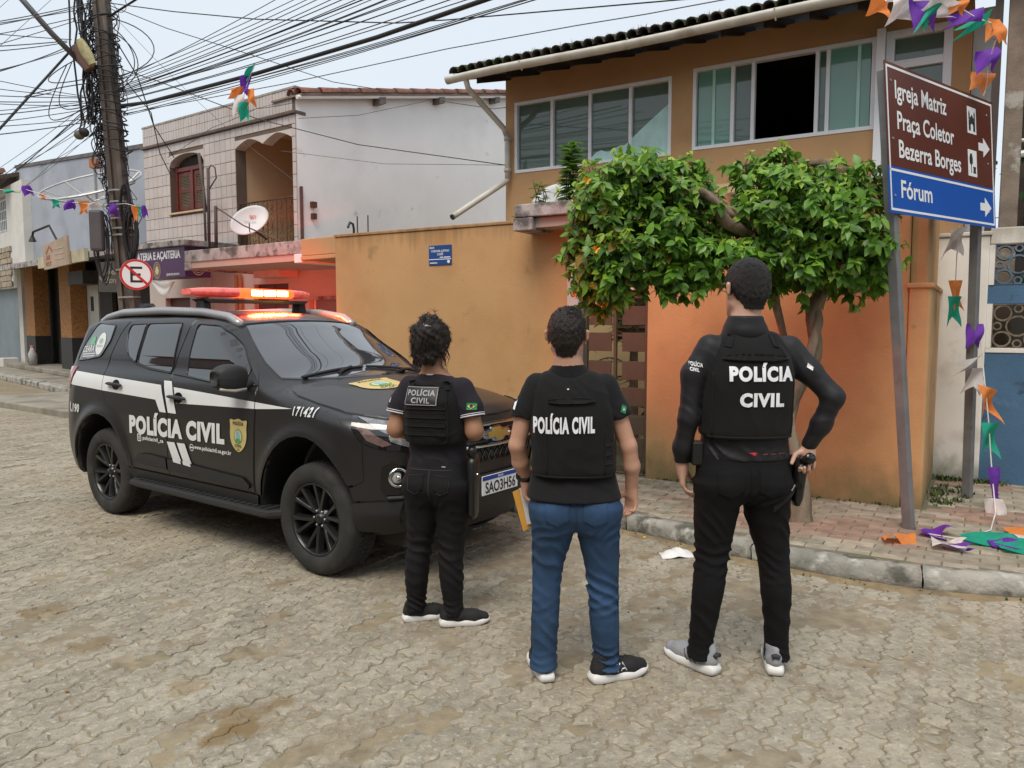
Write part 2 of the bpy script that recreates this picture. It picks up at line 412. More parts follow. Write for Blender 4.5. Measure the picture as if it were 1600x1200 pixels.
pr=project2(np.c_[cen,np.zeros(len(cen))])
vis=(pr[:,2]>.5)&(pr[:,0]>-420)&(pr[:,0]<2020)&(pr[:,1]<1420)&(cen[:,1]<17)&~pip(cen,KB_POLY)
vis|=(cen[:,1]>1.2)&(cen[:,1]<3)&(np.abs(cen[:,0])<3.2)&~pip(cen,KB_POLY)
cen=cen[vis]; pr=pr[vis]
# keep clear of the kerb's drain edge
dk=np.min(np.linalg.norm(cen[:,None,:]-KR[None,::3,:],axis=2),axis=1); keep=(dk>.075)|(rng.random(len(dk))<.3)&(dk>.05); cen=cen[keep];pr=pr[keep]
inpic=(pr[:,0]>-5)&(pr[:,0]<1605)&(pr[:,1]<1203)
order=np.argsort(np.where(inpic,pr[:,2],99)); single=set(order[:290].tolist())
BV=[];BF=[];BT=[]; nb=0; rot=np.array([[E1[0],E2[0]],[E1[1],E2[1]]])
far=cen[:,1]
for q,c in enumerate(cen):
    hz=rng.normal(0,.0022); tx,ty=rng.normal(0,.012,2); yaw=rng.normal(0,.012)
    if q in single:
        ob=bpy.data.objects.new('paver',me_stones[q%8]); COL.objects.link(ob); ob.parent=road_o
        ob.location=(c[0],c[1],hz); ob.rotation_euler=(tx,ty,A_+yaw); continue
    v=rough(STV); v[:,2]+=v[:,0]*tx+v[:,1]*ty+hz; v[:,:2]=v[:,:2]@rot.T+c
    if far[q]>9: v=v[k:]; fs=[(i,(i+1)%k,(i+1)%k+k,i+k) for i in range(k)]+[tuple(range(k,2*k))]
    else: fs=STF
    BV.append(v); BF.extend([tuple(i+nb for i in f) for f in fs]); nb+=len(v); BT.append(np.full(len(v),np.clip(rng.normal(1,.085),.75,1.25)))
me=np_mesh('paver_field',np.vstack(BV),BF,False); at=me.attributes.new('tone','FLOAT','POINT'); at.data.foreach_set('value',np.concatenate(BT).astype(np.float32))
o=link('paver_field',me,road_o,m_stone_a); tag(o,kind='stuff')
# wind-blown sand lying in the joints and over the lower stones
gx=np.arange(-9,4.6,.045); gy=np.arange(1.3,13.5,.045); GX,GY2=np.meshgrid(gx,gy,indexing='ij'); pc=np.c_[GX.ravel(),GY2.ravel()]
def vnoise(P,f,seed):
    r=np.random.default_rng(seed); T_=r.random((256,256)); q=P*f+500; i=np.floor(q).astype(int); t=q-i; t=t*t*(3-2*t); g=lambda a,b: T_[(i[:,0]+a)%256,(i[:,1]+b)%256]
    return (g(0,0)*(1-t[:,0])+g(1,0)*t[:,0])*(1-t[:,1])+(g(0,1)*(1-t[:,0])+g(1,1)*t[:,0])*t[:,1]
nzs=.42*vnoise(pc,.7,1)+.28*vnoise(pc,2.3,2)+.2*vnoise(pc,6.5,3)+.14*vnoise(pc,15,4)
lean=np.clip((1.2-pc[:,0])/9,-.05,.5)*.16+np.clip((pc[:,1]-5)/8,0,1)*.05
zz=-.0205+.026*(nzs+lean-.02); zz=np.minimum(zz,.0020); okg=~pip(pc,KB_POLY); na,nb_=GX.shape
idg=np.arange(na*nb_).reshape(na,nb_); qd=np.stack([idg[:-1,:-1],idg[1:,:-1],idg[1:,1:],idg[:-1,1:]],-1).reshape(-1,4); qd=qd[okg[qd].all(1)]; pv=project2(np.c_[pc,np.zeros(len(pc))]); vsq=((pv[:,2]>.4)&(pv[:,0]>-300)&(pv[:,0]<1900)&(pv[:,1]<1400)); qd=qd[vsq[qd].all(1)]
us_=np.unique(qd); mp_=np.full(na*nb_,-1); mp_[us_]=np.arange(len(us_))
o=link('sand_film',np_mesh('sand_film',np.c_[pc[us_],zz[us_]],mp_[qd],True),None,mat('blown_sand',(.275,.225,.155),.95,var=.28,vs=11,bump=.5,bs=170,stain=[((.20,.17,.125),1.6,.5,.66,.7),((.19,.12,.045),.9,.62,.70,.6)],spots=SPOTS)); tag(o,kind='structure')
# gutter dirt: a low drift of sand along the kerb
m_drift=mat('gutter_sand',(.25,.185,.105),.95,var=.25,vs=9,bump=.5,bs=150,stain=((.12,.09,.06),3,.5,.65,.8))
G=[]; KO=offs(KR,.02); 
for i,p in enumerate(KR):
    w_=.05+.05*math.sin(i*.31)**2+.04*math.sin(i*.13+1)**2; T=(KR[min(i+1,len(KR)-1)]-KR[max(i-1,0)]);T/=np.linalg.norm(T);N_=np.array([T[1],-T[0]])
    row=[]
    for a,z in ((-.02,.012),(.25,.010),(.6,.005),(1,-.006)):
        q=p+N_*w_*a; row.append((q[0],q[1],z+rng.normal(0,.0015)))
    G.append(row)
o=MB().grid(G).build('gutter_sand',m_drift,smooth=True); tag(o,kind='structure')
# crumbs, dry leaf bits and pebbles on the road
lt=[MB(),MB()]
for i in range(420):
    if i<200: q=KR[rng.integers(10,len(KR)-2)]+np.array([-.1,-.12])*abs(rng.normal(0,1)); x,y=q+rng.normal(0,.03,2)
    else: x,y=rng.uniform(-4,3.2),rng.uniform(2.2,7)
    if pip(np.array([[x,y]]),KB_POLY)[0]: continue
    s_=.004+.006*rng.random(); a=rng.random()*6.28; b=lt[int(i%3==0)]
    b.add([(x+s_*math.cos(a+t)*(1.6 if k_%2 else 1),y+s_*math.sin(a+t),.003+.4*s_*(k_%2)) for k_,t in enumerate((0,1.57,3.14,4.71))]+[(x,y,.004+s_*.8)],[(0,1,4),(1,2,4),(2,3,4),(3,0,4)])
tag(lt[0].build('pebbles',mat('road_pebbles',(.22,.19,.15),.9,var=.4,vs=40)),kind='stuff'); tag(lt[1].build('leaf_litter',mat('dry_leaf_bits',(.20,.115,.04),.9,var=.5,vs=30)),kind='stuff')
# pavement bricks in rows along the wall, some red
BRK=[]; BRI=[]
bl,bw=.205,.103
for j in range(0,30):
    n0=.02+j*bw
    for i in range(-45,26):
        u0=(i+(.5 if j%2 else 0))*bl; c=W.p(u0+bl/2,n0+bw/2,0)[:2]
        BRI.append((u0+bl/2,n0+bw/2,c))
for j in range(0,22):                 # the bay in front of the white neighbour
    for i in range(0,20):
        u=.13+(i+(.5 if j%2 else 0))*bl; nn=-.035-j*bw
        BRI.append((u,nn,W.p(u,nn,0)[:2]))
cc=np.array([b[2] for b in BRI]); ok=pip(cc,np.vstack([offs(KB,.185),bk]))
pw=project2(np.c_[cc,np.full(len(cc),SWZ)]); ok&=(pw[:,2]>1)&(pw[:,0]>500)&(pw[:,0]<2000)
m_brick_o=mat('pavement_brick',(.30,.265,.205),.9,var=.25,vs=10,bump=.5,bs=110,tone='obj',stain=((.10,.105,.05),2.0,.56,.7,.6))
m_brickr_o=mat('pavement_brick_red',(.265,.180,.135),.9,var=.25,vs=10,bump=.5,bs=110,tone='obj',stain=((.25,.21,.16),2.0,.5,.7,.6))
x,y,z=bl/2-.004,bw/2-.004,.004
BVt=[(-x,-y,-.03),(x,-y,-.03),(x,y,-.03),(-x,y,-.03),(-x,-y,-z),(x,-y,-z),(x,y,-z),(-x,y,-z),(-x+z,-y+z,0),(x-z,-y+z,0),(x-z,y-z,0),(-x+z,y-z,0)]
BFt=[(0,1,5,4),(1,2,6,5),(2,3,7,6),(3,0,4,7),(4,5,9,8),(5,6,10,9),(6,7,11,10),(7,4,8,11),(8,9,10,11)]
mbk=[np_mesh('pavement_brick',BVt,BFt,False),np_mesh('pavement_brick_red',BVt,BFt,False)]; mbk[0].materials.append(m_brick_o); mbk[1].materials.append(m_brickr_o)
inp=(pw[:,0]>0)&(pw[:,0]<1600); ids=np.where(ok)[0]; ids=ids[np.argsort(np.where(inp[ids],pw[ids,2],99))]
bulk=[MB(),MB()]
for q,i in enumerate(ids):
    u,nn,c=BRI[i]; f=math.sin(u*2.1+nn*3.3)+.9*math.sin(u*.9-nn*5.1+1); red=int(f+rng.normal(0,.5)>.55)
    if nn<.25 and u<.05: red=0
    if q<295:
        ob=bpy.data.objects.new('brick',mbk[red]); COL.objects.link(ob); ob.parent=sw_o
        ob.location=(c[0],c[1],SWZ+rng.normal(0,.0018)); ob.rotation_euler=(rng.normal(0,.012),rng.normal(0,.012),-R(31.5)+rng.normal(0,.01))
    else:
        ca,sa=math.cos(-R(31.5)),math.sin(-R(31.5)); hz=rng.normal(0,.0018)
        bulk[red].add([(c[0]+ca*a-sa*b,c[1]+sa*a+ca*b,SWZ+d+hz) for a,b,d in BVt],BFt)
for r_,nm in ((0,m_brick_o),(1,m_brickr_o)):
    if bulk[r_].v: tag(bulk[r_].build('brick_field',nm,sw_o),kind='stuff')
# far pavement and kerb on the left side of the street
m_cpave=mat('cement_pavement',(.27,.245,.20),.92,var=.25,vs=2.5,bump=.4,bs=40,stain=((.14,.125,.095),1.1,.5,.65,.7))
# ================================================================== ORANGE WALL, GATE, CANOPY, HOUSE
DRIP=((.075,.05,.022),2.76,2.50,.55,(13,13,.5)); SPL=((.16,.125,.07),.10,.42,.75,(5,5,3))
m_or=mat('ochre_wall_paint',(.51,.292,.130),.85,var=.09,vs=1.7,bump=.25,bs=55,stain=[((.56,.33,.15),.45,.45,.6,.5),((.24,.14,.07),9,.70,.76,.5),((.30,.17,.075),.8,.60,.72,.35),((.42,.225,.085),1.1,.5,.7,.6),((.20,.15,.07),2.7,.63,.72,.55)],zgrime=[DRIP,SPL])
m_or2=mat('ochre_house_paint',(.52,.312,.152),.85,var=.07,vs=1.2,bump=.12,bs=50,stain=((.36,.19,.07),.8,.52,.7,.5))
m_or3=mat('ochre_wall_paint_old',(.50,.292,.132),.85,var=.12,vs=1.9,bump=.3,bs=45,stain=[((.38,.21,.09),1.5,.5,.68,.7),((.22,.13,.07),8,.68,.75,.5),((.10,.065,.03),3.1,.66,.75,.7)],zgrime=[((.06,.04,.02),2.85,2.62,.7,(9,9,.5)),((.15,.135,.06),.10,.5,.85,(5,5,3))])
m_white=mat('white_plaster',(.84,.835,.84),.85,var=.04,vs=1.2,bump=.2,bs=40,stain=[((.60,.59,.60),.9,.55,.75,.4),((.36,.34,.31),3.0,.66,.76,.5)])
m_alu=mat('white_aluminium',(.80,.81,.84),.4,var=.03)
m_conc=mat('weathered_concrete',(.40,.36,.345),.9,var=.25,vs=6,bump=.8,bs=35,stain=[((.07,.06,.055),5,.48,.62,.85)],)
left_wall=thing('street_wall','long ochre painted street wall with drip stains, left of the gate','wall',tuple(W.p(-4.8,0,.0)))
MB().fb(W,-6.45,-3.24,-.16,0,-.05,2.655).build('wall_panel',m_or,left_wall,bev=.012)
MB().fb(W,-6.46,-3.24,-.17,.012,2.655,2.69).build('wall_coping',m_or,left_wall,bev=.008)
for u in (-6.15,-5.98):               # rusty starter bars sticking out of the top
    MB().tube([W.p(u,-.08,2.6),W.p(u,-.08,2.9)],.008,6).build('steel_bar',mat('rusty_steel',(.07,.04,.03),.8,m=.3),left_wall)
right_wall=thing('garden_wall','high ochre street wall behind the tree, mossy at its foot','wall',tuple(W.p(-1.1,0,0)))
MB().fb(W,-2.386,-.16,-.16,0,-.05,2.79).build('wall_panel',m_or3,right_wall,bev=.012)
MB().fb(W,-.158,.0,-1.58,.012,-.05,1.93).build('pillar',m_or3,right_wall,bev=.02)
MB().fb(W,-.158,-.03,-1.5,-.03,1.93,2.785).build('pillar_top',m_or3,right_wall,bev=.015)
MB().fb(W,-.175,.02,-1.59,.03,1.905,1.945).build('ledge',m_or3,right_wall,bev=.01)
mp=MB(); mp.fb(W,-3.24,-3.10,-.2,.03,-.05,2.6); mp.build('gate_pillar',mat('pale_pillar_paint',(.52,.47,.44),.8,var=.1,vs=3,bump=.2,stain=((.35,.31,.28),2,.55,.7,.5)),left_wall,bev=.012)
# metal gate with staggered square plates
m_gate=mat('brown_gate_metal',(.085,.064,.044),.55,var=.12,vs=6,bump=.05,sps=.4)
gate=thing('metal_gate','brown metal gate of spaced rectangular plates between wall and pillar','gate',tuple(W.p(-2.75,-.05,.12)))
for (a,b,z0,z1,nm) in ((-3.09,-3.05,.14,2.2,'gate_post'),(-2.43,-2.39,.14,2.2,'gate_post'),(-2.76,-2.735,.14,2.2,'gate_stile'),(-3.09,-2.39,.14,.18,'gate_rail'),(-3.09,-2.39,2.16,2.2,'gate_rail')):
    MB().fb(W,a,b,-.10,-.06,z0,z1).build(nm,m_gate,gate)
gz=[.52,.80,1.06,1.34,1.60,1.86]
for k_,z0 in enumerate([.30]+gz[0:]):
    for (a,b) in ((-3.045,-2.79),(-2.675,-2.435)):
        MB().fb(W,a,b,-.085,-.072,z0+.0,z0+.185).build('gate_plate',m_gate,gate,bev=.003)
for z0 in np.arange(.18,2.16,.262):
    MB().fb(W,-3.05,-2.43,-.095,-.085,z0,z0+.012).build('gate_bar',m_gate,gate)
for u in (-3.0,-2.92,-2.84,-2.64,-2.56,-2.48): MB().tube([W.p(u,-.08,.16),W.p(u,-.08,.5)],.006,5).build('gate_rod',m_gate,gate)
m_logo=mat('gate_badge_paint',(.72,.62,.60),.5)
for u in (-2.93,-2.565):
    MB().fpoly(W,[(u-.05,1.925),(u+.05,1.925),(u+.045,1.94),(u+.015,1.95),(u+.005,1.965),(u-.035,1.965)],-.071,-.068).build('badge',m_logo,gate)
# yard behind the gate: floor, back wall, palm
MB().fb(W,-6.2,-.17,-2.78,-.17,-.04,.10).build('yard_floor',m_cpave); tag(bpy.data.objects['yard_floor'],kind='structure')
# canopy over the gate
canopy=thing('gate_canopy','mould stained concrete canopy slab over the metal gate','canopy',tuple(W.p(-3.2,0,2.55)))
MB().fb(W,-3.66,-2.2,-.9,.36,2.662,2.79).build('slab',m_conc,canopy,bev=.01)
MB().fb(W,-3.67,-3.45,-.9,.37,2.53,2.655).build('beam',m_conc,canopy,bev=.01)
MB().fb(W,-3.45,-2.35,-.2,.30,2.56,2.655).build('soffit',mat('pale_soffit_paint',(.42,.33,.27),.85,var=.1,vs=3),canopy)
# ---- two storey house behind the wall
H0=W.off(0,-2.8)
house=thing('two_storey_house','two storey ochre house with white windows and mossy tile roof','house',tuple(H0.p(-3,-2,0)))
holes=[(-5.575,-3.2,3.78,4.785),(-2.92,-.80,3.81,4.83),(-.70,-.05,3.0,4.86)]
wall_holes(H0,-5.73,.13,-.05,5.15,holes,-.18,0).build('front_wall',m_or2,house)
MB().fb(H0,-5.73,-5.55,-5.5,-.18,-.05,5.15).build('side_wall',m_or2,house)
MB().fb(H0,-.02,.13,-5.5,-.18,-.05,5.15).build('side_wall',m_or2,house)
m_room=mat('room_plaster',(.30,.27,.22),.9); m_dark=mat('painted_shade_black',(.05,.045,.04),.9)  # near-black colour stands in for shade in rooms and openings
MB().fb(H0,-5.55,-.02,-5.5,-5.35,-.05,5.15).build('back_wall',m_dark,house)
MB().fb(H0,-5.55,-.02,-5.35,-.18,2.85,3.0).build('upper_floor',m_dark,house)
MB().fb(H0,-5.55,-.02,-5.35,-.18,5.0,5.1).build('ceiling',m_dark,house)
m_glass=mat('window_glass_dark',(.030,.042,.038),.03,sps=.75,var=0); m_glassg=mat('window_glass_green',(.15,.31,.25),.04,sps=.7,var=.05,vs=.7)
m_glasst=mat('window_glass_tinted',(.095,.145,.118),.03,sps=.7,var=.1,vs=.8)
def window(parent,fr,u0,u1,z0,z1,cols,mats,fw=.045,nm='window',depth=.06):
    w=MB(); n0,n1=-.09,.012
    w.fb(fr,u0,u1,n0,n1,z0,z0+fw);w.fb(fr,u0,u1,n0,n1,z1-fw,z1);w.fb(fr,u0,u0+fw,n0,n1,z0+fw,z1-fw);w.fb(fr,u1-fw,u1,n0,n1,z0+fw,z1-fw)
    fo=w.build(nm,m_alu,parent,bev=.004)
    for i in range(len(cols)-1):
        a,b=cols[i],cols[i+1]
        if mats[i] is not None: MB().fb(fr,a+.018,b-.018,-.055-.02*(i%2),-.045-.02*(i%2),z0+fw,z1-fw).build('pane',mats[i],fo)
        if i>0: MB().fb(fr,a-.022,a+.022,-.085,-.01,z0+fw,z1-fw).build('sash',m_alu,fo,bev=.003)
    return fo
win1=window(house,H0,-5.575,-3.2,3.78,4.785,[-5.535,-4.97,-4.376,-3.78,-3.24],[m_glasst]*4)
win2=window(house,H0,-2.92,-.80,3.81,4.83,[-2.88,-2.42,-2.17,-1.43,-1.31,-.84],[m_glassg,m_glasst,None,m_glasst,m_glassg])
for u in (-2.66,-.98): MB().fb(H0,u-.018,u+.018,-.04,-.028,3.86,4.78).build('sash',mat('pale_green_sash',(.42,.68,.58),.4),win2)
# curtain seen through the last panes
m_cur=mat('pale_blue_curtain',(.50,.76,.74),.9,var=.1,vs=6)
CV=[];
for i in range(60):
    u=-4.40+i*(1.17/59); t=i/59; top=3.84+.13*min(1,t*6)+.03*math.sin(t*19)*(t<.5)+.50*max(0,(t-.45)/.55)**.9
    CV.append([H0.p(u,-.03+.008*math.sin(i*1.3),3.83),H0.p(u,-.032+.006*math.sin(i*1.3),(3.83+top)/2),H0.p(u,-.036,top)])
tag(MB().grid(CV).build('curtain',m_cur,smooth=True),'pale blue curtain hitched up inside the left upper window','curtain')
# white door with transom
dr=window(house,H0,-.70,-.05,3.0,4.86,[-.64,-.11],[m_glasst],fw=.085,nm='balcony_door')
MB().fb(H0,-.62,-.13,-.06,.004,4.44,4.53).build('sash',m_alu,dr,bev=.004); MB().fb(H0,-.62,-.13,-.06,0,3.08,3.7).build('door_panel',m_alu,dr)
MB().fb(H0,-.79,-.705,.002,.10,2.7,4.88).build('white_reveal',m_alu,house)
MB().fb(H0,.135,.36,-.4,-.2,0,5.0).build('white_strip',m_white,house)
# small white dish behind canopy
# roof
m_wood=mat('dark_roof_timber',(.030,.022,.017),.9,var=.2,vs=8); m_tile=mat('mossy_roof_tile',(.060,.048,.036),.95,var=.35,vs=14,bump=.8,bs=60,tone='obj',stain=[((.035,.055,.016),4,.48,.6,.8),((.16,.13,.10),11,.62,.72,.6)])
roof=MB(); sl=math.tan(R(17)); e0=.85
rp=lambda u,nn,dz=0: H0.p(u,nn,5.0+(e0-nn)*sl+dz)
roof.add([rp(-6.05,e0-.02),rp(1.3,e0-.02),rp(1.3,-4.5),rp(-6.05,-4.5),rp(-6.05,e0-.02,-.05),rp(1.3,e0-.02,-.05),rp(1.3,-4.5,-.05),rp(-6.05,-4.5,-.05)],[(0,1,2,3),(7,6,5,4),(0,4,5,1),(1,5,6,2),(2,6,7,3),(3,7,4,0)])
ro=roof.build('roof',m_wood,house)
for i in range(15):
    u=-5.7+i*.48; MB().box8([rp(u,e0-.05,-.14),rp(u+.06,e0-.05,-.14),rp(u+.06,-.5,-.14),rp(u,-.5,-.14),rp(u,e0-.05,-.052),rp(u+.06,e0-.05,-.052),rp(u+.06,-.5,-.052),rp(u,-.5,-.052)]).build('rafter',m_wood,ro)
def tile_mesh(L=.42,r0=.082,r1=.066,k=7,up=True):
    V=[];Fc=[]
    for (l,r) in ((0,r0),(L,r1)):
        for rr in (r,r-.014):
            for j in range(k):
                th=math.pi*j/(k-1); V.append((rr*math.cos(th),l,rr*math.sin(th)*(1 if up else -1)))
    for j in range(k-1):
        Fc+=[(j,j+1,2*k+j+1,2*k+j),(k+j,3*k+j,3*k+j+1,k+j+1),(j,k+j,k+j+1,j+1),(2*k+j,2*k+j+1,3*k+j+1,3*k+j)]
    return np_mesh('roof_tile',V,Fc,True)
def tiles(fr_p,dirn,side,count,rows,m,parent,pitch,singles_rows,name='roof_tile'):
    """fr_p(i,row)->(position); dirn uphill unit vector; side unit vector along the eave"""
    me=tile_mesh(r0=pitch*.56,r1=pitch*.47); me.materials.append(m); mu=tile_mesh(r0=pitch*.56,r1=pitch*.47,up=False); mu.materials.append(m)
    d=Vector(dirn).normalized(); s=Vector(side).normalized(); nrm=s.cross(d); 
    bulkv=[];bulkf=[];nb=0
    for r_ in range(rows):
        for i in range(count):
            for upp,mm in ((1,me),(0,mu)):
                p=Vector(fr_p(i+(0 if upp else .5),r_))+nrm*(.045 if upp else .03)
                j=random.gauss(0,.02); M=Matrix((s,d,nrm)).transposed().to_4x4(); M=Matrix.Translation(p+d*random.gauss(0,.008))@M@Matrix.Rotation(j,4,'Z')@Matrix.Rotation(random.gauss(0,.02)-.02,4,'X')
                if r_<singles_rows:
                    o=bpy.data.objects.new(name,mm); COL.objects.link(o); o.parent=parent; pm=Matrix.Translation(Vector(parent.location)) if parent.parent is None else Matrix.Identity(4)
                    o.matrix_parent_inverse=parent_inv(parent); o.matrix_basis=M
                else:
                    vs=[M@v.co for v in mm.vertices]; bulkv+=vs; bulkf+=[tuple(x+nb for x in f.vertices) for f in mm.polygons]; nb+=len(vs)
    if bulkv: tag(link('roof_tile_field',np_mesh('roof_tile_field',[tuple(v) for v in bulkv],bulkf,True),parent,m),kind='stuff')
def parent_inv(p):
    mw=Matrix.Identity(4); ch=[]
    while p is not None: ch.append(p); p=p.parent
    for q in reversed(ch): mw=mw@(q.matrix_parent_inverse@q.matrix_basis)
    return mw.inverted()
pit=.146; nt_=int(7.3/pit)
up_=np.array(rp(0,-1))-np.array(rp(0,0)); up_/=np.linalg.norm(up_)
tiles(lambda i,r_: tuple(np.array(rp(-6.02+i*pit,e0+.03,.012))+up_*r_*.34),up_,H0.u,nt_,8,m_tile,ro,pit,2)
# moss tufts and weeds on the tile ends
m_moss=mat('roof_moss',(.05,.085,.018),.95,var=.4,vs=20); mb=MB()
for i in range(260):
    u=-5.9+random.random()*7; p=np.array(rp(u,e0-.02-random.random()*.5,.09+random.random()*.03))
    for b in range(4):
        q=p+np.array([random.gauss(0,.012),random.gauss(0,.012),0]); t=q+np.array([random.gauss(0,.02),random.gauss(0,.02),.03+random.random()*.05]); s_=np.array([.004,.003,0])
        mb.add([q-s_,q+s_,t],[(0,1,2)])
tag(mb.build('roof_moss',m_moss,ro),kind='stuff')
# gutter and downpipe
m_pvc=mat('aged_beige_pvc',(.58,.55,.48),.55,var=.16,vs=5,stain=((.20,.16,.11),2.5,.55,.68,.6))
GR=[]
gut=MB(); nG=40
for i in range(nG):
    u=-6.1+7.4*i/(nG-1); row=[]; sag=-.012*math.sin(u*1.4)-.02*max(0,(-u-5.2))
    for j in range(9):
        th=math.pi+math.pi*j/8; row.append(H0.p(u,e0+.085+.07*math.cos(th),4.985+sag+.085*math.sin(th)))
    for j in range(8,-1,-1):
        th=math.pi+math.pi*j/8; row.append(H0.p(u,e0+.085+.064*math.cos(th),4.985+sag+.078*math.sin(th)))
    GR.append(row)
gut.grid(GR); gut.f.append(tuple(range(18)))
go=gut.build('gutter',m_pvc,house,smooth=True)
for u in (-4.9,-3.4,-1.7,-.4): MB().tube([H0.p(u,e0+.02,5.0),H0.p(u,e0+.085,4.888),H0.p(u,e0+.16,4.99)],.01,5).build('gutter_bracket',m_pvc,go)
dpp=[H0.p(-5.80,e0+.07,4.93),H0.p(-5.82,e0-.02,4.82),H0.p(-5.70,.10,4.42),H0.p(-5.66,.075,4.30)]
MB().tube(dpp,.041,10).build('downpipe',m_pvc,go,smooth=True)
MB().tube([H0.p(-5.66,.075,4.33),H0.p(-5.655,.07,3.65)],.041,10).build('downpipe',m_pvc,go,smooth=True)
for z in (4.25,3.8): MB().tube([H0.p(-5.657,.07,z),H0.p(-5.657,.07,z+.05)],.054,10).build('pipe_clamp',m_pvc,go,smooth=True)
a_,b_=H0.p(-5.655,.07,3.68),H0.p(-5.95,1.05,3.06)
MB().tube([a_,b_],.041,10,cap=False).build('downpipe',m_pvc,go,smooth=True); MB().tube([b_+(a_-b_)*.02,b_],.041,10).build('pipe_mouth',m_dark,go)
# street name plate on the wall
m_blue=mat('blue_sign_enamel',(.012,.062,.235),.4,var=.08,vs=8); m_wp=mat('white_sign_paint',(.78,.79,.80),.5,var=.03)
pl=thing('street_name_plate','small blue enamel street name plate with white letters on the ochre wall','street sign',tuple(W.p(-4.84,.02,2.37)))
MB().fb(W,-5.0,-4.685,.004,.010,2.262,2.482).build('plate',m_blue,pl,bev=.003)
text_on(W,'RUA',-4.985,-4.92,2.445,.022,.0115,m_wp,pl); text_on(W,'CORONEL JUSTINO',-4.965,-4.715,2.407,.022,.0115,m_wp,pl); text_on(W,'CAFÉ',-4.88,-4.80,2.37,.022,.0115,m_wp,pl)
mb=MB()
for a,b,z in ((-4.845,-4.80,2.342),(-4.79,-4.70,2.342),(-4.985,-4.88,2.282)): mb.fb(W,a,b,.0102,.0115,z,z+.010)
mb.fb(W,-4.998,-4.687,.0102,.0115,2.322,2.330); mb.lathe([(.0,.0115),(.019,.0115),(.019,.0102)],W.p(-4.725,0,2.298),W.n,12); mb.build('printed_lines',m_wp,pl)
# white dish behind the canopy
def dish_mb(c,ax,rx,ry,depth,k=28,rings=7):
    ax=np.array(ax,float);ax/=np.linalg.norm(ax);x=np.cross([0,0,1.],ax);x/=np.linalg.norm(x);y=np.cross(ax,x);mb=MB();P=[]
    for s_ in (1,0):
        for i in range(rings+1):
            t=i/rings if s_ else 1-i/rings; row=[]
            for j in range(k+1):
                th=2*math.pi*j/k; row.append(np.array(c)+x*rx*t*math.cos(th)+y*ry*t*math.sin(th)+ax*(depth*t*t-(0 if s_ else .012)))
            P.append(row)
    return mb.grid(P)
m_dish=mat('white_dish_enamel',(.66,.68,.69),.5,var=.05,vs=5,stain=((.40,.39,.37),4,.6,.75,.5))
c=W.p(-3.66,-.55,2.80); dsh=thing('satellite_dish','round white satellite dish half hidden behind the gate canopy','satellite dish',tuple(c))
dish_mb(c,W.n+np.array([.1,0,.25]),.33,.33,.06).build('reflector',m_dish,dsh,smooth=True)
MB().tube([c-np.array([0,0,.1]),c-np.array([0,0,.35])-W.n*.15],.02,6).build('mast',m_pvc,dsh)
# ================================================================== TILED HOUSE ON THE LEFT, AWNING, ICE CREAM SHOP
T=Fr((-3.71,13.5),36)
m_tileg=mat('facade_tile_glaze',(.52,.455,.425),.35,var=.05,vs=3,tone='obj',tamp=.06,stain=((.36,.29,.22),1.2,.56,.72,.55),sps=.45)
m_grout=mat('facade_grout',(.13,.095,.075),.9)
m_beige=mat('beige_plaster',(.60,.44,.28),.85,var=.08,vs=1.5,bump=.15)
tb=thing('tiled_house','two storey house clad in pale wall tiles with arched balcony','house',tuple(T.p(-2.4,-2,0)))
TU0,TU1=-4.93,.0
hol=[(-3.96,-2.76,3.80,4.93),(-1.74,-.10,2.80,4.93)]
wall_holes(T,TU0,TU1,2.62,5.60,hol,-.22,0).build('facade',m_grout,tb)
MB().fb(T,TU0,TU0+.2,-7,-.22,0,5.6).build('side_wall',m_white,tb); MB().fb(T,TU0+.2,-.02,-7,-6.8,0,5.6).build('back_wall',m_white,tb)
MB().fb(T,TU0+.2,-.02,-6.8,-.22,2.62,2.76).build('floor_slab',m_beige,tb); MB().fb(T,TU0+.2,-.02,-6.8,-.22,5.2,5.3).build('ceiling',m_beige,tb)
# tiles: each a thin block; cut away from window, balcony and arches
tile_me={}
def tile_block(w,h):
    k_=(round(w,3),round(h,3))
    if k_ not in tile_me:
        x,y,b=w/2-.004,h/2-.004,.004
        V=[];
        for (nn,i) in ((0,0),(.006,0),(.010,b)):
            for sx,sz in ((-1,-1),(1,-1),(1,1),(-1,1)): V.append((sx*(x-i),-nn,sz*(y-i)))
        me=np_mesh('facade_tile',V,[(4*r_+j,4*r_+(j+1)%4,4*r_+4+(j+1)%4,4*r_+4+j) for r_ in (0,1) for j in range(4)]+[(8,9,10,11)],False); me.materials.append(m_tileg); tile_me[k_]=me
    return tile_me[k_]
rzT=math.atan2(T.u[1],T.u[0]); tinv=parent_inv(tb)
def put_tile(u,z,w,h,nn=.001,rz=rzT,fr=T):
    o=bpy.data.objects.new('facade_tile',tile_block(w,h)); COL.objects.link(o); o.parent=tb; o.matrix_parent_inverse=tinv
    p=fr.p(u,nn,z); o.matrix_basis=Matrix.Translation(Vector(p))@Matrix.Rotation(rz+random.gauss(0,.004),4,'Z')@Matrix.Rotation(random.gauss(0,.004),4,'X')
arch_w=lambda u: 4.72+.21*math.sqrt(max(0,1-((u+3.36)/.6)**2))      # window arch soffit
def arch_b(u):
    c=-1.33 if u<-.93 else -.50; return 4.79+.14*max(0,1-abs((u-c)/.42)**1.5)
tw,th_=.17,.214; nt2=0
zrow=[2.66+i*th_ for i in range(12)]
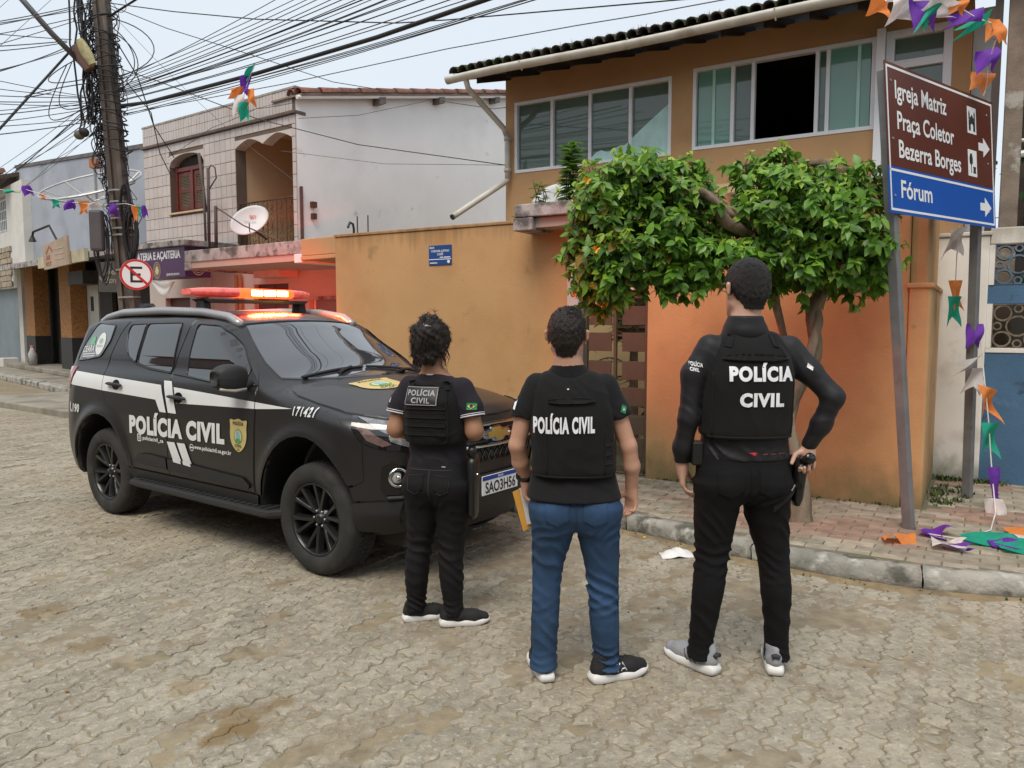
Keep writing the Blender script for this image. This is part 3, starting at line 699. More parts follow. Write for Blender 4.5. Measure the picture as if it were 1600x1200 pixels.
for zi,z in enumerate(zrow):
    cols=np.arange(TU0,TU1-.01,tw)
    for u in cols:
        a,b=u,min(u+tw,TU1); c_,d_=z,min(z+th_,5.17)
        segs=[(a,b)]
        for (h0,h1,g0,g1) in hol:
            if d_<=g0+.01 or c_>=g1-.01: continue
            ns=[]
            for (p_,q_) in segs:
                if q_<=h0 or p_>=h1: ns.append((p_,q_)); continue
                if p_<h0: ns.append((p_,h0))
                if q_>h1: ns.append((h1,q_))
            segs=ns
        for p_,q_ in segs:
            if q_-p_>.03 and nt2<298: put_tile((p_+q_)/2,(c_+d_)/2,q_-p_,d_-c_); nt2+=1
# parapet of narrow upright tiles, above a dark string course
pw_=.09; mbp=MB()
for r_,(z0,z1) in enumerate(((5.235,5.42),(5.42,5.605))):
    for i in range(int((TU1-TU0)/pw_)):
        u=TU0+i*pw_; mbp.fb(T,u+.004,u+pw_-.004,.001,.011+random.gauss(0,.001),z0+.004,z1-.004)
mbp.build('parapet_tiles',m_tileg,tb)
MB().fb(T,TU0-.03,TU1+.03,-.2,.06,5.175,5.232).build('string_course',mat('dark_string_course',(.12,.085,.07),.7,var=.2,vs=8),tb,bev=.01)
MB().fb(T,TU0-.02,TU1+.02,-.22,.02,5.606,5.64).build('parapet_coping',mat('stained_coping',(.33,.29,.26),.9,var=.3,vs=8),tb)
# side strip of tiles on the corner
for i in range(14):
    z=2.76+i*.2; mb=MB(); mb.box8([T.p(.001,-.16,z+.004),T.p(.001,-.0,z+.004),T.p(.011,-.0,z+.004),T.p(.011,-.16,z+.004),T.p(.001,-.16,z+.196),T.p(.001,-.0,z+.196),T.p(.011,-.0,z+.196),T.p(.011,-.16,z+.196)])
    mb.build('facade_tile',m_tileg,tb)
# arch spandrels (tiled fill above the arches)
def spandrel(u0,u1,top,fn,nm):
    P=[(u,fn(u)) for u in np.linspace(u0,u1,25)]
    MB().fpoly(T,[(u1,top),(u0,top)]+P,-.2,.010).build(nm,m_tileg,tb)
spandrel(-3.96,-2.76,4.94,arch_w,'window_arch'); spandrel(-1.74,-.10,4.94,arch_b,'balcony_arch')
# shuttered window
m_shut=mat('oxblood_shutter_paint',(.13,.030,.022),.5,var=.2,vs=9,stain=((.19,.07,.05),6,.55,.7,.4)); m_slat=mat('shutter_slat',(.21,.165,.11),.6,var=.2,vs=9)
mb=MB()
for a,b,c_,d_ in ((-3.96,-3.88,3.80,4.74),(-2.84,-2.76,3.80,4.74),(-3.88,-2.84,4.62,4.70),(-3.88,-2.84,3.80,3.85),(-3.395,-3.325,3.85,4.62)): mb.fb(T,a,b,-.19,-.10,c_,d_)
shu=mb.build('shutter_window',m_shut,tb,bev=.004)
for (a,b) in ((-3.86,-3.41),(-3.31,-2.86)):
    lf=MB()
    for q in ((a,a+.07,3.86,4.61),(b-.07,b,3.86,4.61),(a+.07,b-.07,3.86,3.94),(a+.07,b-.07,4.20,4.28),(a+.07,b-.07,4.53,4.61)): lf.fb(T,q[0],q[1],-.16,-.125,q[2],q[3])
    sh=lf.build('shutter',m_shut,tb,bev=.003); sl_=MB()
    for c0,c1 in ((3.94,4.20),(4.28,4.53)):
        for z in np.arange(c0+.012,c1-.005,.029): sl_.box8([T.p(a+.07,-.13,z-.008),T.p(b-.07,-.13,z-.008),T.p(b-.07,-.155,z+.012),T.p(a+.07,-.155,z+.012),T.p(a+.07,-.128,z-.002),T.p(b-.07,-.128,z-.002),T.p(b-.07,-.153,z+.018),T.p(a+.07,-.153,z+.018)])
    sl_.build('slats',m_slat,sh)
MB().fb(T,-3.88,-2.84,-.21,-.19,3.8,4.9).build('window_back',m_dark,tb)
MB().fb(T,-3.99,-2.73,-.2,.05,3.765,3.80).build('window_sill',m_beige,tb,bev=.005)
# balcony: inner walls and iron railing
MB().fb(T,-2.6,-.02,-2.4,-2.3,2.76,5.2).build('balcony_wall',m_beige,tb); MB().fb(T,-1.9,-1.75,-2.3,-.22,2.76,5.2).build('balcony_wall',m_beige,tb)
MB().fb(T,-.10,-.03,-2.3,-.222,2.76,5.2).build('balcony_wall',m_beige,tb)
m_iron=mat('rusty_iron',(.10,.045,.025),.75,var=.25,vs=15,m=.2)
rail=MB()
for z in (2.84,3.80): rail.tube([T.p(-1.73,-.06,z),T.p(-.11,-.06,z)],.014,5)
for i in range(6):
    u=-1.73+i*.27; rail.tube([T.p(u,-.06,2.8),T.p(u,-.06,3.8)],.009,4)
    if i<5+1 and u+.27<=0:
        for zc in (2.98,3.32,3.66):
            for k_ in range(8):
                an=k_*math.pi/4+.2; r1=.125; c_=np.array([u+.135,zc])
                pts=[]
                for t in np.linspace(0,1,5):
                    bend=.035*math.sin(t*math.pi); pts.append(T.p(c_[0]+math.cos(an)*r1*t-math.sin(an)*bend,-.06,c_[1]+(math.sin(an)*r1*t+math.cos(an)*bend)*1.25))
                rail.tube(pts,.006,4,cap=False)
rail.build('railing',m_iron,tb)
# satellite dish on the railing, round its mast
c=T.p(-.98,.28,3.40); ds=thing('satellite_dish','oval white satellite dish with faint red print fixed before the balcony railing','satellite dish',tuple(c))
ax=np.array([.28,-.86,.38]); ax/=np.linalg.norm(ax)
xd=np.array([.86,.5,.30]);
def dish2(c,ax,rx,ry,rot,depth,k=36,rings=8):
    x=np.cross([0,0,1.],ax);x/=np.linalg.norm(x);y=np.cross(ax,x);cr_,sr=math.cos(rot),math.sin(rot);X=x*cr_+y*sr;Y=-x*sr+y*cr_;mb=MB();P=[]
    for s_ in (1,0):
        for i in range(rings+1):
            t=i/rings if s_ else 1-i/rings; P.append([np.array(c)+X*rx*t*math.cos(2*math.pi*j/k)+Y*ry*t*math.sin(2*math.pi*j/k)+ax*(depth*t*t-(0 if s_ else .014)) for j in range(k+1)])
    return mb.grid(P),X,Y
mb,X_,Y_=dish2(c,ax,.37,.245,R(38),.05); mb.build('reflector',m_dish,ds,smooth=True)
m_red=mat('faded_red_print',(.62,.16,.10),.6)
lp=Fr.__new__(Fr); lp.O=c+ax*.012; lp.u=np.cross([0,0,1.],ax); lp.u/=np.linalg.norm(lp.u); lp.n=ax; lp.z=np.cross(ax,lp.u)
text_on(lp,'SKY',-.0,.12,.05,.06,.012,m_red,ds,bold=.03)
text_on(lp,'HDTV livre',-.09,.11,-.03,.03,.012,mat('faded_grey_print',(.55,.47,.45),.6),ds)
MB().tube([c-ax*.02,c-ax*.22,T.p(-.9,-.02,3.1)],.022,6).tube([c+ax*.02-lp.z*.22,c+ax*.2-lp.z*.28,c+ax*.32-lp.z*.22],.010,5).build('arm',m_iron,ds)
# white side wall rising towards the back, with a tiled verge
SF=Fr(T.p(.012,0,0)[:2],36-90)      # u runs away from the street
mb=MB(); zt=lambda u: 5.42+u*.229
mb.prism([SF.p(.005,-.02,0),SF.p(9,-.02,0),SF.p(9,-.02,zt(9)),SF.p(.005,-.02,zt(.005))],SF.n*.02); mb.build('gable_wall',m_white,tb)
MB().tube([SF.p(.05,.035,2.7),SF.p(.05,.035,3.95)],.03,6).build('corner_pipe',mat('oxide_pipe',(.10,.035,.03),.6),tb)
m_clay=mat('clay_roof_tile',(.20,.085,.06),.9,var=.3,vs=12,bump=.4,tone='obj',stain=((.07,.05,.045),4,.5,.65,.7))
def vp(u,nn,dz=0): return SF.p(u,nn,zt(u)+dz)
sd_=np.array(vp(1,0))-np.array(vp(0,0)); sd_/=np.linalg.norm(sd_)
mb=MB(); mb.box8([vp(-.05,.22,.03),vp(9,.22,.03),vp(9,-.6,.03),vp(-.05,-.6,.03),vp(-.05,.22,.06),vp(9,.22,.06),vp(9,-.6,.06),vp(-.05,-.6,.06)]); vo=mb.build('roof',mat('verge_board',(.20,.15,.12),.9,var=.2,vs=5),tb)
me_t=tile_mesh(.5,.10,.085,8); me_t.materials.append(m_clay)
for i in range(19):
    for row in (0,1):
        nv=Vector(np.cross(SF.n,sd_))*1; d=Vector(sd_); s_=Vector(SF.n)*-1; n_=s_.cross(d)
        if n_.z<0: s_=-s_; n_=s_.cross(d)
        o=bpy.data.objects.new('roof_tile',me_t); COL.objects.link(o); o.parent=vo; o.matrix_parent_inverse=parent_inv(vo)
        o.matrix_basis=Matrix.Translation(Vector(vp(-.06+i*.46,.14-row*.2,.07)))@Matrix((s_,d,n_)).transposed().to_4x4()@Matrix.Rotation(random.gauss(0,.02),4,'Z')
MB().tube([vp(-.1,.16,.005),vp(9,.16,.005)],.035,6).build('verge_batten',m_white,vo)
for u in (1.8,3.5,5.4): mb=MB(); mb.box8([vp(u,-.0,-.14),vp(u+.16,-.0,-.14),vp(u+.16,.2,-.13),vp(u,.2,-.13),vp(u,-.0,-.01),vp(u+.16,-.0,-.01),vp(u+.16,.2,-.01),vp(u,.2,-.01)]); mb.build('purlin_end',mat('grey_purlin',(.16,.14,.13),.9,var=.3,vs=6),vo)
MB().fb(SF,.26,.36,.0,.07,3.62,3.72).build('electric_bracket',m_iron,tb); MB().fb(SF,.27,.36,.0,.06,3.42,3.52).build('electric_bracket',m_iron,tb)
MB().tube([SF.p(1.0,.3,2.8),SF.p(1.0,.3,3.3),SF.p(.97,.31,3.38),SF.p(.88,.33,3.4),SF.p(.82,.34,3.3)],.022,7).build('service_hook',mat('black_conduit',(.02,.02,.02),.6),tb)
o=MB().fb(T,-6.5,4.0,.0,2.75,-.05,.12).build('side_pavement',mat('cement_pavement',(.27,.245,.20)),bev=.02); tag(o,kind='structure')
# ---- ground floor under the awning
m_pinkw=mat('pale_ground_floor_wall',(.50,.42,.38),.85,var=.08,vs=2,bump=.15,stain=((.33,.27,.23),1.6,.55,.72,.5))
m_doorr=mat('dark_red_door',(.10,.035,.028),.55,var=.15,vs=6)
gh=[(-1.35,1.6,.1,2.33)]
wall_holes(T,-2.6,1.75,0,2.62,[(-1.30,-.30,.1,2.30),(.25,1.6,.1,2.0)],-.2,-.0).build('ground_wall',m_pinkw,tb)
MB().fb(T,-1.30,-.30,-.14,-.10,.1,2.30).build('door',m_doorr,tb); MB().fb(T,-.83,-.80,-.10,-.085,.1,2.3).build('door_stile',m_doorr,tb)
MB().fb(T,.25,1.6,-.14,-.10,.1,2.0).build('garage_door',mat('red_glow_garage_door',(.22,.15,.13),.5,var=.1,vs=3),tb)  # door's red-brown base colour carries the red glow of the light bar
for u in (.28,.9,1.55): MB().fb(T,u,u+.03,-.10,-.085,.1,2.0).build('door_stile',m_alu,tb)
MB().fb(T,.2,1.7,-.02,.03,2.0,2.05).build('door_lintel',m_conc,tb)
MB().fb(T,1.0,1.55,.001,.012,2.05,2.45).build('vent_panel',mat('greenish_panel',(.22,.27,.22),.6),tb)
MB().fb(T,1.75,3.2,-.2,.0,0,2.6).build('ground_wall_end',m_or,tb)
for u in (-1.75,-1.62): MB().tube([T.p(u,.06,.1),T.p(u,.06,2.5)],.035,7).build('drain_pipe',mat('orange_brown_pipe',(.33,.13,.05),.6,var=.2),tb)
# awning slab (concrete part, then the painted part next to the orange wall)
aw=thing('concrete_awning','long stained concrete awning slab jutting over the pavement by the tiled house','awning',tuple(T.p(0,.8,2.6)))
MB().fb(T,-1.02,1.96,.02,1.5,2.50,2.60).build('slab',mat('awning_soffit_paint',(.50,.36,.30),.85,var=.08,vs=2),aw)
MB().fb(T,-1.03,1.97,1.38,1.52,2.60,2.79).build('upstand',m_conc,aw,bev=.01)
MB().fb(T,-1.035,-.85,.02,1.525,2.47,2.598).build('end_beam',m_conc,aw,bev=.01); MB().fb(T,1.80,1.972,.3,1.525,2.47,2.598).build('end_beam',m_white,aw,bev=.01)
MB().fb(T,-.6,.1,.1,.5,2.38,2.498).build('soffit_box',m_pinkw,aw)
aw2=thing('painted_awning','ochre painted awning block with a crack, joining the street wall','awning',tuple(T.p(2.5,.8,2.6)))
MB().fb(T,1.975,3.12,.2,1.535,2.56,2.80).build('upstand',m_or2,aw2,bev=.012); MB().fb(T,1.975,3.14,.2,1.55,2.50,2.556).build('slab',m_or2,aw2,bev=.01)
# ice cream shop box sign at the left end
m_purp=mat('purple_sign_vinyl',(.075,.018,.085),.4,var=.06,vs=5); m_gold=mat('cream_gold_print',(.55,.45,.22),.5)
sg=thing('shop_sign','purple shop sign box with white lettering under a concrete slab','shop sign',tuple(T.p(-1.9,1.0,2.6)))
MB().fb(T,-3.55,-1.80,.55,1.05,2.42,2.955).build('sign_box',m_purp,sg)
text_on(T,'LATERIA E AÇAITERIA',-3.46,-1.93,2.76,.13,1.053,m_wp,sg,bold=.035)
def emblem(fr,u,z,n,r,par):
    mb=MB()
    for a in range(40):
        t0,t1=2*math.pi*a/40,2*math.pi*(a+1)/40
        for r0,r1 in ((.92,1.0),(.70,.76)): mb.add([fr.p(u+r*q*math.cos(t)*.8,n,z+r*q*math.sin(t)) for t,q in ((t0,r0),(t1,r0),(t1,r1),(t0,r1))],[(0,1,2,3)])
    mb.add([fr.p(u+r*.5*math.cos(t)*(.7 if math.sin(t)>0 else .9),n,z+r*.55*math.sin(t)) for t in np.linspace(0,2*math.pi,16)[:-1]],[tuple(range(15))])
    mb.build('emblem',m_gold,par)
emblem(T,-2.72,2.56,1.053,.15,sg)
text_on(T,'@SABORES_MORADA',-2.40,-1.98,2.455,.035,1.053,m_wp,sg)
SG=Fr(T.p(-1.795,.55,0)[:2],36-90); SG2=Fr.__new__(Fr); SG2.O=T.p(-1.795,1.05,0); SG2.u=-T.n; SG2.n=T.u; SG2.z=T.z
emblem(SG2,.25,2.62,.004,.17,sg)
MB().fb(T,-3.65,-1.70,.0,1.12,2.96,3.06).build('slab',m_conc,sg,bev=.01)
# shop front below the sign, white cloth, dark sign left of it
m_shopin=mat('shop_interior',(.10,.08,.07),.9)
shop=thing('corner_shop','small shop with brown door behind the pole','shop front',tuple(T.p(-3.2,.4,0)))
wall_holes(T,-4.9,-2.62,0,2.6,[(-4.3,-3.4,.1,2.1),(-3.2,-2.75,.1,2.1)],-.2,.0).build('wall',m_pinkw,shop)
MB().fb(T,-4.3,-3.4,-.15,-.11,.1,2.1).build('door',m_doorr,shop); MB().fb(T,-3.2,-2.75,-.15,-.11,.1,2.1).build('door',mat('brown_door',(.14,.07,.04),.6),shop)
cl=MB(); P=[]
for i in range(13):
    t=i/12; u=-2.95+.75*t; row=[]
    for j in range(6):
        s_=j/5; row.append(T.p(u,1.0+.03*math.sin(j*1.9),2.40-.30*s_*math.sin(math.pi*min(1,t+.06))-.06*t))
    P.append(row)
tag(cl.grid(P).build('cloth',mat('white_cloth',(.70,.68,.66),.9),smooth=True),'white cloth hanging in a curve below the purple shop sign','cloth')
dk=thing('shop_sign','dark grey flat sign with faint floral print left of the pole','shop sign',tuple(T.p(-4.6,1.2,2.2)))
c0,c1=dp(154,410,14.6),dp(196,406,14.4); c2,c3=dp(154,456,14.6),dp(196,457,14.4)
mb=MB(); off_=np.array([0,.05,0]); mb.box8([c2,c3,c3+off_,c2+off_,c0,c1,c1+off_,c0+off_]); mb.build('board',mat('dark_sign_board',(.065,.057,.05),.6,var=.1,vs=6),dk)
lf=Fr.__new__(Fr); lf.O=np.array(c2)-off_*.1; lf.u=(c3-c2)/np.linalg.norm(c3-c2); lf.z=(c0-c2)/np.linalg.norm(c0-c2); lf.n=np.array([0,-1.,0])
m_pale=mat('pale_gold_print',(.30,.26,.19),.6)
text_on(lf,'Moda',.18,.42,.33,.11,.004,m_pale,dk,shear=.25); text_on(lf,'Store',.2,.45,.17,.11,.004,m_pale,dk,shear=.25)
mb=MB()
for k_ in range(7):
    a=R(-60+20*k_); mb.tube([lf.p(.09,.004,.2),lf.p(.09+.07*math.sin(a),.004,.2+.14*math.cos(a))],.006,4)
mb.build('flower_print',m_pale,dk)
# ================================================================== FAR LEFT: BLUE-GREY SHOPHOUSE
B=Fr(((-16.6457-13.3924)/2,(26.529+23.112)/2),45)
m_bl=mat('blue_grey_plaster',(.33,.355,.405),.88,var=.09,vs=.9,bump=.2,stain=[((.20,.21,.24),.7,.52,.7,.6),((.45,.46,.48),3,.66,.75,.5)],zgrime=((.12,.11,.105),6.9,5.6,.0,(1,1,.2)))
bb=thing('blue_shophouse','blue grey two storey shophouse with pillared open ground floor','house',tuple(B.p(1,-3,0)))
mb=MB(); 
mb.prism([B.p(-2.7,0,3.3),B.p(9.2,0,3.3),B.p(9.2,0,5.65),B.p(-2.7,0,6.80)],B.n*-.25); mb.build('front_wall',m_bl,bb)
mb=MB(); mb.prism([B.p(-2.75,.03,6.81),B.p(9.2,.03,5.66),B.p(9.2,.03,5.76),B.p(-2.75,.03,6.91)],B.n*-.4); mb.build('coping',mat('grey_coping',(.12,.11,.11),.9,var=.3),bb)
MB().fb(B,-4.0,-3.8,-7,-.25,0,6.9).build('side_wall',m_bl,bb); MB().fb(B,9.0,9.2,-7,-.25,0,5.8).build('side_wall',m_bl,bb)
MB().fb(B,-3.8,9.0,-7,-.25,3.3,3.5).build('floor_slab',m_bl,bb)
mb=MB(); mb.box8([B.p(-2.6,1.5,3.12),B.p(11,1.5,3.0),B.p(11,0,3.30),B.p(-2.6,0,3.42),B.p(-2.6,1.5,3.27),B.p(11,1.5,3.13),B.p(11,0,3.46),B.p(-2.6,0,3.6)]); mb.build('awning_slab',m_conc,bb)
m_osb=mat('chipboard_cladding',(.36,.165,.055),.8,var=.25,vs=22,bump=.2,stain=((.20,.075,.02),14,.5,.62,.6)); m_blk=mat('black_skirting_paint',(.018,.017,.017),.6); m_wh2=mat('whitewash',(.58,.56,.52),.85,var=.1,vs=2)
for u in (-.05,3.75):
    p_=MB().fb(B,u-.52,u+.52,.0,.42,1.15,3.30).build('pillar',m_osb,bb); MB().fb(B,u-.53,u+.53,-.01,.43,.12,1.145).build('pillar_base',m_blk,p_)
MB().fb(B,-1.75,-1.25,.1,.35,.1,3.3).build('pillar',m_wh2,bb)
MB().fb(B,-3.8,3.6,-3.0,-2.8,.1,3.3).build('inner_wall',mat('grey_inner_wall',(.22,.23,.245),.85,var=.12,vs=1.5,stain=((.33,.32,.30),1,.5,.7,.6)),bb)
sh=MB(); 
for i in range(28): sh.fb(B,2.3,3.2,-.02,.0+.02*(i%2),.1+i*.11,.205+i*.11)
sh.build('roller_shutter',mat('grey_roller_shutter',(.20,.20,.19),.6,var=.15,vs=5),bb)
MB().fb(B,4.3,5.25,-.1,.0,.1,3.0).build('white_door',m_wh2,bb); MB().fb(B,4.65,4.85,.0,.015,1.9,2.3).build('door_notice',m_blk,bb)
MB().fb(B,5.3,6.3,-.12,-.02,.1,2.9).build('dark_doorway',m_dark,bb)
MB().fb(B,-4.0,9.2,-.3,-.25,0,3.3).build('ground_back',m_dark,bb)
ac=MB().fb(B,4.6,5.9,.1,.55,2.6,2.95).build('hanging_machine',mat('old_machine_grey',(.07,.065,.06),.7,var=.3,vs=9),bb)
mb=MB(); mb.fb(B,6.05,9.75,1.52,1.6,2.93,3.2); mb.build('fascia_board',mat('pale_fascia_board',(.50,.44,.30),.85,var=.2,vs=2.5),bb)
# wooden board sign resting on the awning with its gooseneck lamp
ws=thing('wooden_sign','weathered wooden board sign with faint red print leaning on the awning','sign',tuple(B.p(1.4,1.6,3.4)))
M_=MB(); M_.box8([B.p(6.85,1.66,2.86),B.p(8.85,1.66,2.9),B.p(8.85,1.61,2.9),B.p(6.85,1.61,2.86),B.p(6.75,1.66,3.44),B.p(8.75,1.66,3.55),B.p(8.75,1.61,3.55),B.p(6.75,1.61,3.44)]); M_.build('board',mat('weathered_plywood',(.40,.30,.22),.9,var=.15,vs=2.2),ws)
m_redf=mat('faded_red_paint',(.34,.11,.07),.8)
mb=MB(); mb.fpoly(B,[(7.05,3.25),(7.35,3.42),(7.65,3.27),(7.6,3.24),(7.35,3.36),(7.1,3.22)],1.662,1.666); mb.build('house_print',m_redf,ws); MB().fpoly(B,[(7.1,3.08),(7.4,3.1),(7.38,3.19),(7.11,3.18)],1.662,1.666).build('house_print',m_redf,ws)
text_on(B,'RST',7.05,7.5,2.94,.09,1.667,m_redf,ws)
for z in (3.05,3.17,3.29): MB().fb(B,7.75,8.5,1.662,1.666,z,z+.03).build('faint_line',mat('faint_board_print',(.48,.37,.29),.9),ws)
lg=thing('sign_lamp','black gooseneck lamp arm above the wooden sign','lamp',tuple(B.p(7.4,1.5,3.3)))
MB().tube([B.p(7.75,1.55,3.42),B.p(7.2,1.6,3.90),B.p(6.4,1.75,3.80),B.p(6.3,1.75,3.68)],.028,6).build('arm',m_blk,lg); MB().lathe([(.03,.08),(.09,-.07),(.08,-.07)],B.p(6.3,1.75,3.64),(0,0,1),10).build('lamp_shade',m_blk,lg)
# stepped pavement in front of it
ps=[B.p(-9,1.75,0),B.p(14.5,1.70,0),B.p(14.5,-.2,0),B.p(-9,-.2,0)]
o=MB().prism([(p[0],p[1],-.05) for p in ps],(0,0,.17)).build('pavement',m_cpave,bev=.03); tag(o,kind='structure')
MB().fb(B,-2.2,8.4,-.2,.85,.121,.25).build('step',m_cpave,bb,bev=.02)
MB().fb(B,-1.9,-1.4,.5,.95,.1,.40).build('step_block',m_wh2,bb,bev=.02)
mk=MB(); 
for i in range(6): a=B.p(-9+i*4.0,1.95,0);b=B.p(-9+i*4.0+3.95,1.95,0); mk.prism([a+[0,0,-.05],b+[0,0,-.05],b-B.n*.25+[0,0,-.05],a-B.n*.25+[0,0,-.05]],(0,0,.2))
tag(mk.build('far_kerb',m_kerb,bev=.03),kind='structure')
# next house at the picture edge
nb=thing('stone_faced_house','house at the left edge with brown tiled eave, stone facing and grey metal door','house',tuple(B.p(-6,-2,0)))
m_stf=mat('split_stone_facing',(.33,.27,.20),.9,var=.35,vs=5,bump=.8,bs=12)
wall_holes(B,-11,-2.6,0,6.2,[(-5.2,-3.2,4.7,5.95),(-6.6,-1.0,.1,2.75)],-.3,.25).build('front_wall',m_wh2,nb)
for j in range(7):
    for i in range(9):
        u=-6.2+i*.39+(.2 if j%2 else 0); 
        if u>-3.0: continue
        MB().fb(B,u,u+.37,.25,.29+random.random()*.03,2.80+j*.2,2.98+j*.2).build('stone',m_stf,nb,bev=.012)
MB().fb(B,-6.6,-2.61,-.05,.05,.1,2.75).build('metal_door',mat('blue_grey_metal_door',(.16,.20,.22),.6,var=.12,vs=1.5,stain=((.20,.17,.13),2,.55,.7,.6)),nb)
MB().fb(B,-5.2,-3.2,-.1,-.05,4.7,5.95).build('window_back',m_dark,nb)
g=MB(); 
for i in range(8): g.tube([B.p(-5.1+i*.25,.15,4.7),B.p(-5.1+i*.25,.15,5.95)],.02,4)
for i in range(4): g.tube([B.p(-5.2,.15,4.8+i*.35),B.p(-3.2,.15,4.8+i*.35)],.02,4)
g.build('window_grille',m_alu,nb)
mb=MB(); mb.box8([B.p(-11,.9,6.25),B.p(-2.3,.9,6.25),B.p(-2.3,-4,7.6),B.p(-11,-4,7.6),B.p(-11,.9,6.38),B.p(-2.3,.9,6.38),B.p(-2.3,-4,7.75),B.p(-11,-4,7.75)]); rf=mb.build('roof',mat('dark_brown_roof',(.085,.05,.035),.9,var=.3,vs=4),nb)
for i in range(16):
    o=bpy.data.objects.new('roof_tile',tile_me.setdefault('bt',tile_mesh(.6,.2,.17,6))); 
    if not tile_me['bt'].materials: tile_me['bt'].materials.append(m_clay)
    COL.objects.link(o); o.parent=rf; o.matrix_parent_inverse=parent_inv(rf)
    d=Vector(B.p(0,-4.9,1.37)-B.p(0,0,0)).normalized(); s_=Vector(B.u); o.matrix_basis=Matrix.Translation(Vector(B.p(-8.8+i*.42,.95,6.42)))@Matrix((s_,d,s_.cross(d))).transposed().to_4x4()
# mesh parabolic dish on the roof of the shop, seen behind the pole
c=np.array([-9.15,17.2,4.30]); md=thing('mesh_dish','large wire mesh parabolic dish lying tilted behind the utility pole','satellite dish',tuple(c))
ax=np.array([-.12,-.42,.90]);ax/=np.linalg.norm(ax); x=np.cross(ax,[0,1.,0]);x/=np.linalg.norm(x);y=np.cross(ax,x)
mb=MB(); m_wire=mat('galvanised_wire',(.50,.50,.50),.5,m=.6)
for k_ in range(10):
    a=2*math.pi*k_/10; mb.tube([c+(x*math.cos(a)+y*math.sin(a))*1.05*t+ax*.34*t*t for t in np.linspace(0,1,6)],.02,5)
for t in (.5,1.0): mb.tube([c+(x*math.cos(a)+y*math.sin(a))*1.05*t+ax*.34*t*t for a in np.linspace(0,2*math.pi,33)],.026 if t==1 else .012,5,cap=False)
mb.build('rib_frame',m_wire,md)
m_mesh=mat('dish_mesh',(.33,.33,.33),.7,alpha=.28); P=[[c+(x*math.cos(a)+y*math.sin(a))*1.04*t+ax*.34*t*t for a in np.linspace(0,2*math.pi,33)] for t in np.linspace(.05,1,8)]
MB().grid(P).build('mesh_skin',m_mesh,md,smooth=True)
f=c+ax*.75+x*-.25; MB().tube([c,f],.03,5).build('feed_arm',m_wire,md); MB().box(f,(.16,.16,.2)).build('feed_horn',mat('rust_orange_box',(.35,.13,.06),.7),md)
# bottles by the first pillar and litter
for i,(u,n_) in enumerate(((.75,.60),(1.05,.65))):
    p=B.p(u,n_,.25); bt=thing('bottle',['clear plastic bottle by the first pillar, left of a pair','clear plastic bottle by the first pillar, right of a pair'][i],'bottle',tuple(p),'bottles by the pillar')
    MB().lathe([(0,0),(.11,0),(.115,.35),(.05,.5),(.04,.56),(0,.56)],p,(0,0,1),12).build('body',mat('clear_plastic',(.62,.60,.60),.2,trans=.4),bt,smooth=True); MB().lathe([(0,.56),(.05,.56),(.05,.62),(0,.62)],p,(0,0,1),10).build('cap',m_red,bt)
p=B.p(6.6,1.2,.13); lt=MB(); lt.grid([[p+np.array([i*.16,j*.12,.05*math.sin(i*2+j)+.02]) for j in range(3)] for i in range(5)])
tag(lt.build('litter',mat('white_plastic_film',(.72,.72,.74),.5),smooth=True),'white plastic litter on the far pavement before the pillars','litter')
# white plastic bag in the gutter
c=gp(1057,868); V=MB(); P=[]
for i in range(15):
    row=[]
    for j in range(9):
        a=i/14*2-1;b=j/8*2-1; r_=max(0,1-a*a*.9-b*b*.8); row.append((c[0]+a*.115,c[1]+b*.07+.02*a,.004+.045*r_+.012*math.sin(a*9+b*5)*r_))
    P.append(row)
tag(V.grid(P).build('plastic_bag',mat('white_plastic_bag',(.75,.74,.73),.35),smooth=True),'crumpled white plastic bag lying on the road near the kerb','litter')
p=gp(1007,841); fl=MB(); [fl.ball(p+np.array([.006*math.cos(a),.006*math.sin(a),.008]),.006,4) for a in np.arange(0,6.3,1.26)]
tag(fl.build('flower',mat('yellow_petal',(.75,.50,.02),.6)),'small yellow fallen flower on the road by the kerb','flower')
# ================================================================== RIGHT: WHITE AND BLUE NEIGHBOUR WALL
N=Fr((4.21,7.327),31.5)
m_blue2=mat('weathered_blue_wall',(.060,.135,.235),.8,var=.15,vs=2.2,bump=.3,bs=40,stain=[((.20,.29,.37),2.6,.53,.66,.75),((.03,.05,.08),6,.62,.7,.7)])
m_ww=mat('white_wall_paint',(.74,.71,.66),.85,var=.08,vs=2,bump=.2,stain=[((.40,.33,.25),2.2,.58,.74,.6)],zgrime=[((.12,.13,.07),.1,.42,.8,(6,6,4)),((.25,.22,.17),2.5,2.3,.6,(9,9,.7))])
nw=thing('neighbour_wall','white and blue neighbouring front wall with round hole breeze blocks','wall',tuple(N.p(1,0,0)))
MB().fb(N,-.25,.255,-.2,0,-.05,2.43).build('white_pillar',m_ww,nw,bev=.012)
MB().fb(N,.256,3.2,-.2,-.005,2.345,2.50).build('coping',m_ww,nw,bev=.012); MB().fb(N,-.26,.27,-.22,.015,2.431,2.47).build('pillar_cap',m_ww,nw,bev=.01)
MB().fb(N,.256,3.2,-.2,-.02,-.05,1.34).build('blue_panel',m_blue2,nw); MB().fb(N,.256,3.2,-.2,-.012,1.345,1.39).build('white_band',m_ww,nw,bev=.006)
MB().fb(N,.256,3.2,-.2,-.02,1.80,1.975).build('blue_band',m_blue2,nw)
MB().fb(N,.256,.30,-.2,-.01,1.39,1.80).build('reveal',m_ww,nw); MB().fb(N,.256,.30,-.2,-.01,1.975,2.345).build('reveal',m_ww,nw)
m_cob=mat('mouldy_breeze_block',(.20,.155,.115),.9,var=.35,vs=12,bump=.5,stain=((.06,.055,.045),8,.5,.62,.8)); m_cobb=mat('blue_breeze_block',(.09,.14,.19),.9,var=.3,vs=10,stain=((.25,.23,.19),7,.5,.65,.7))
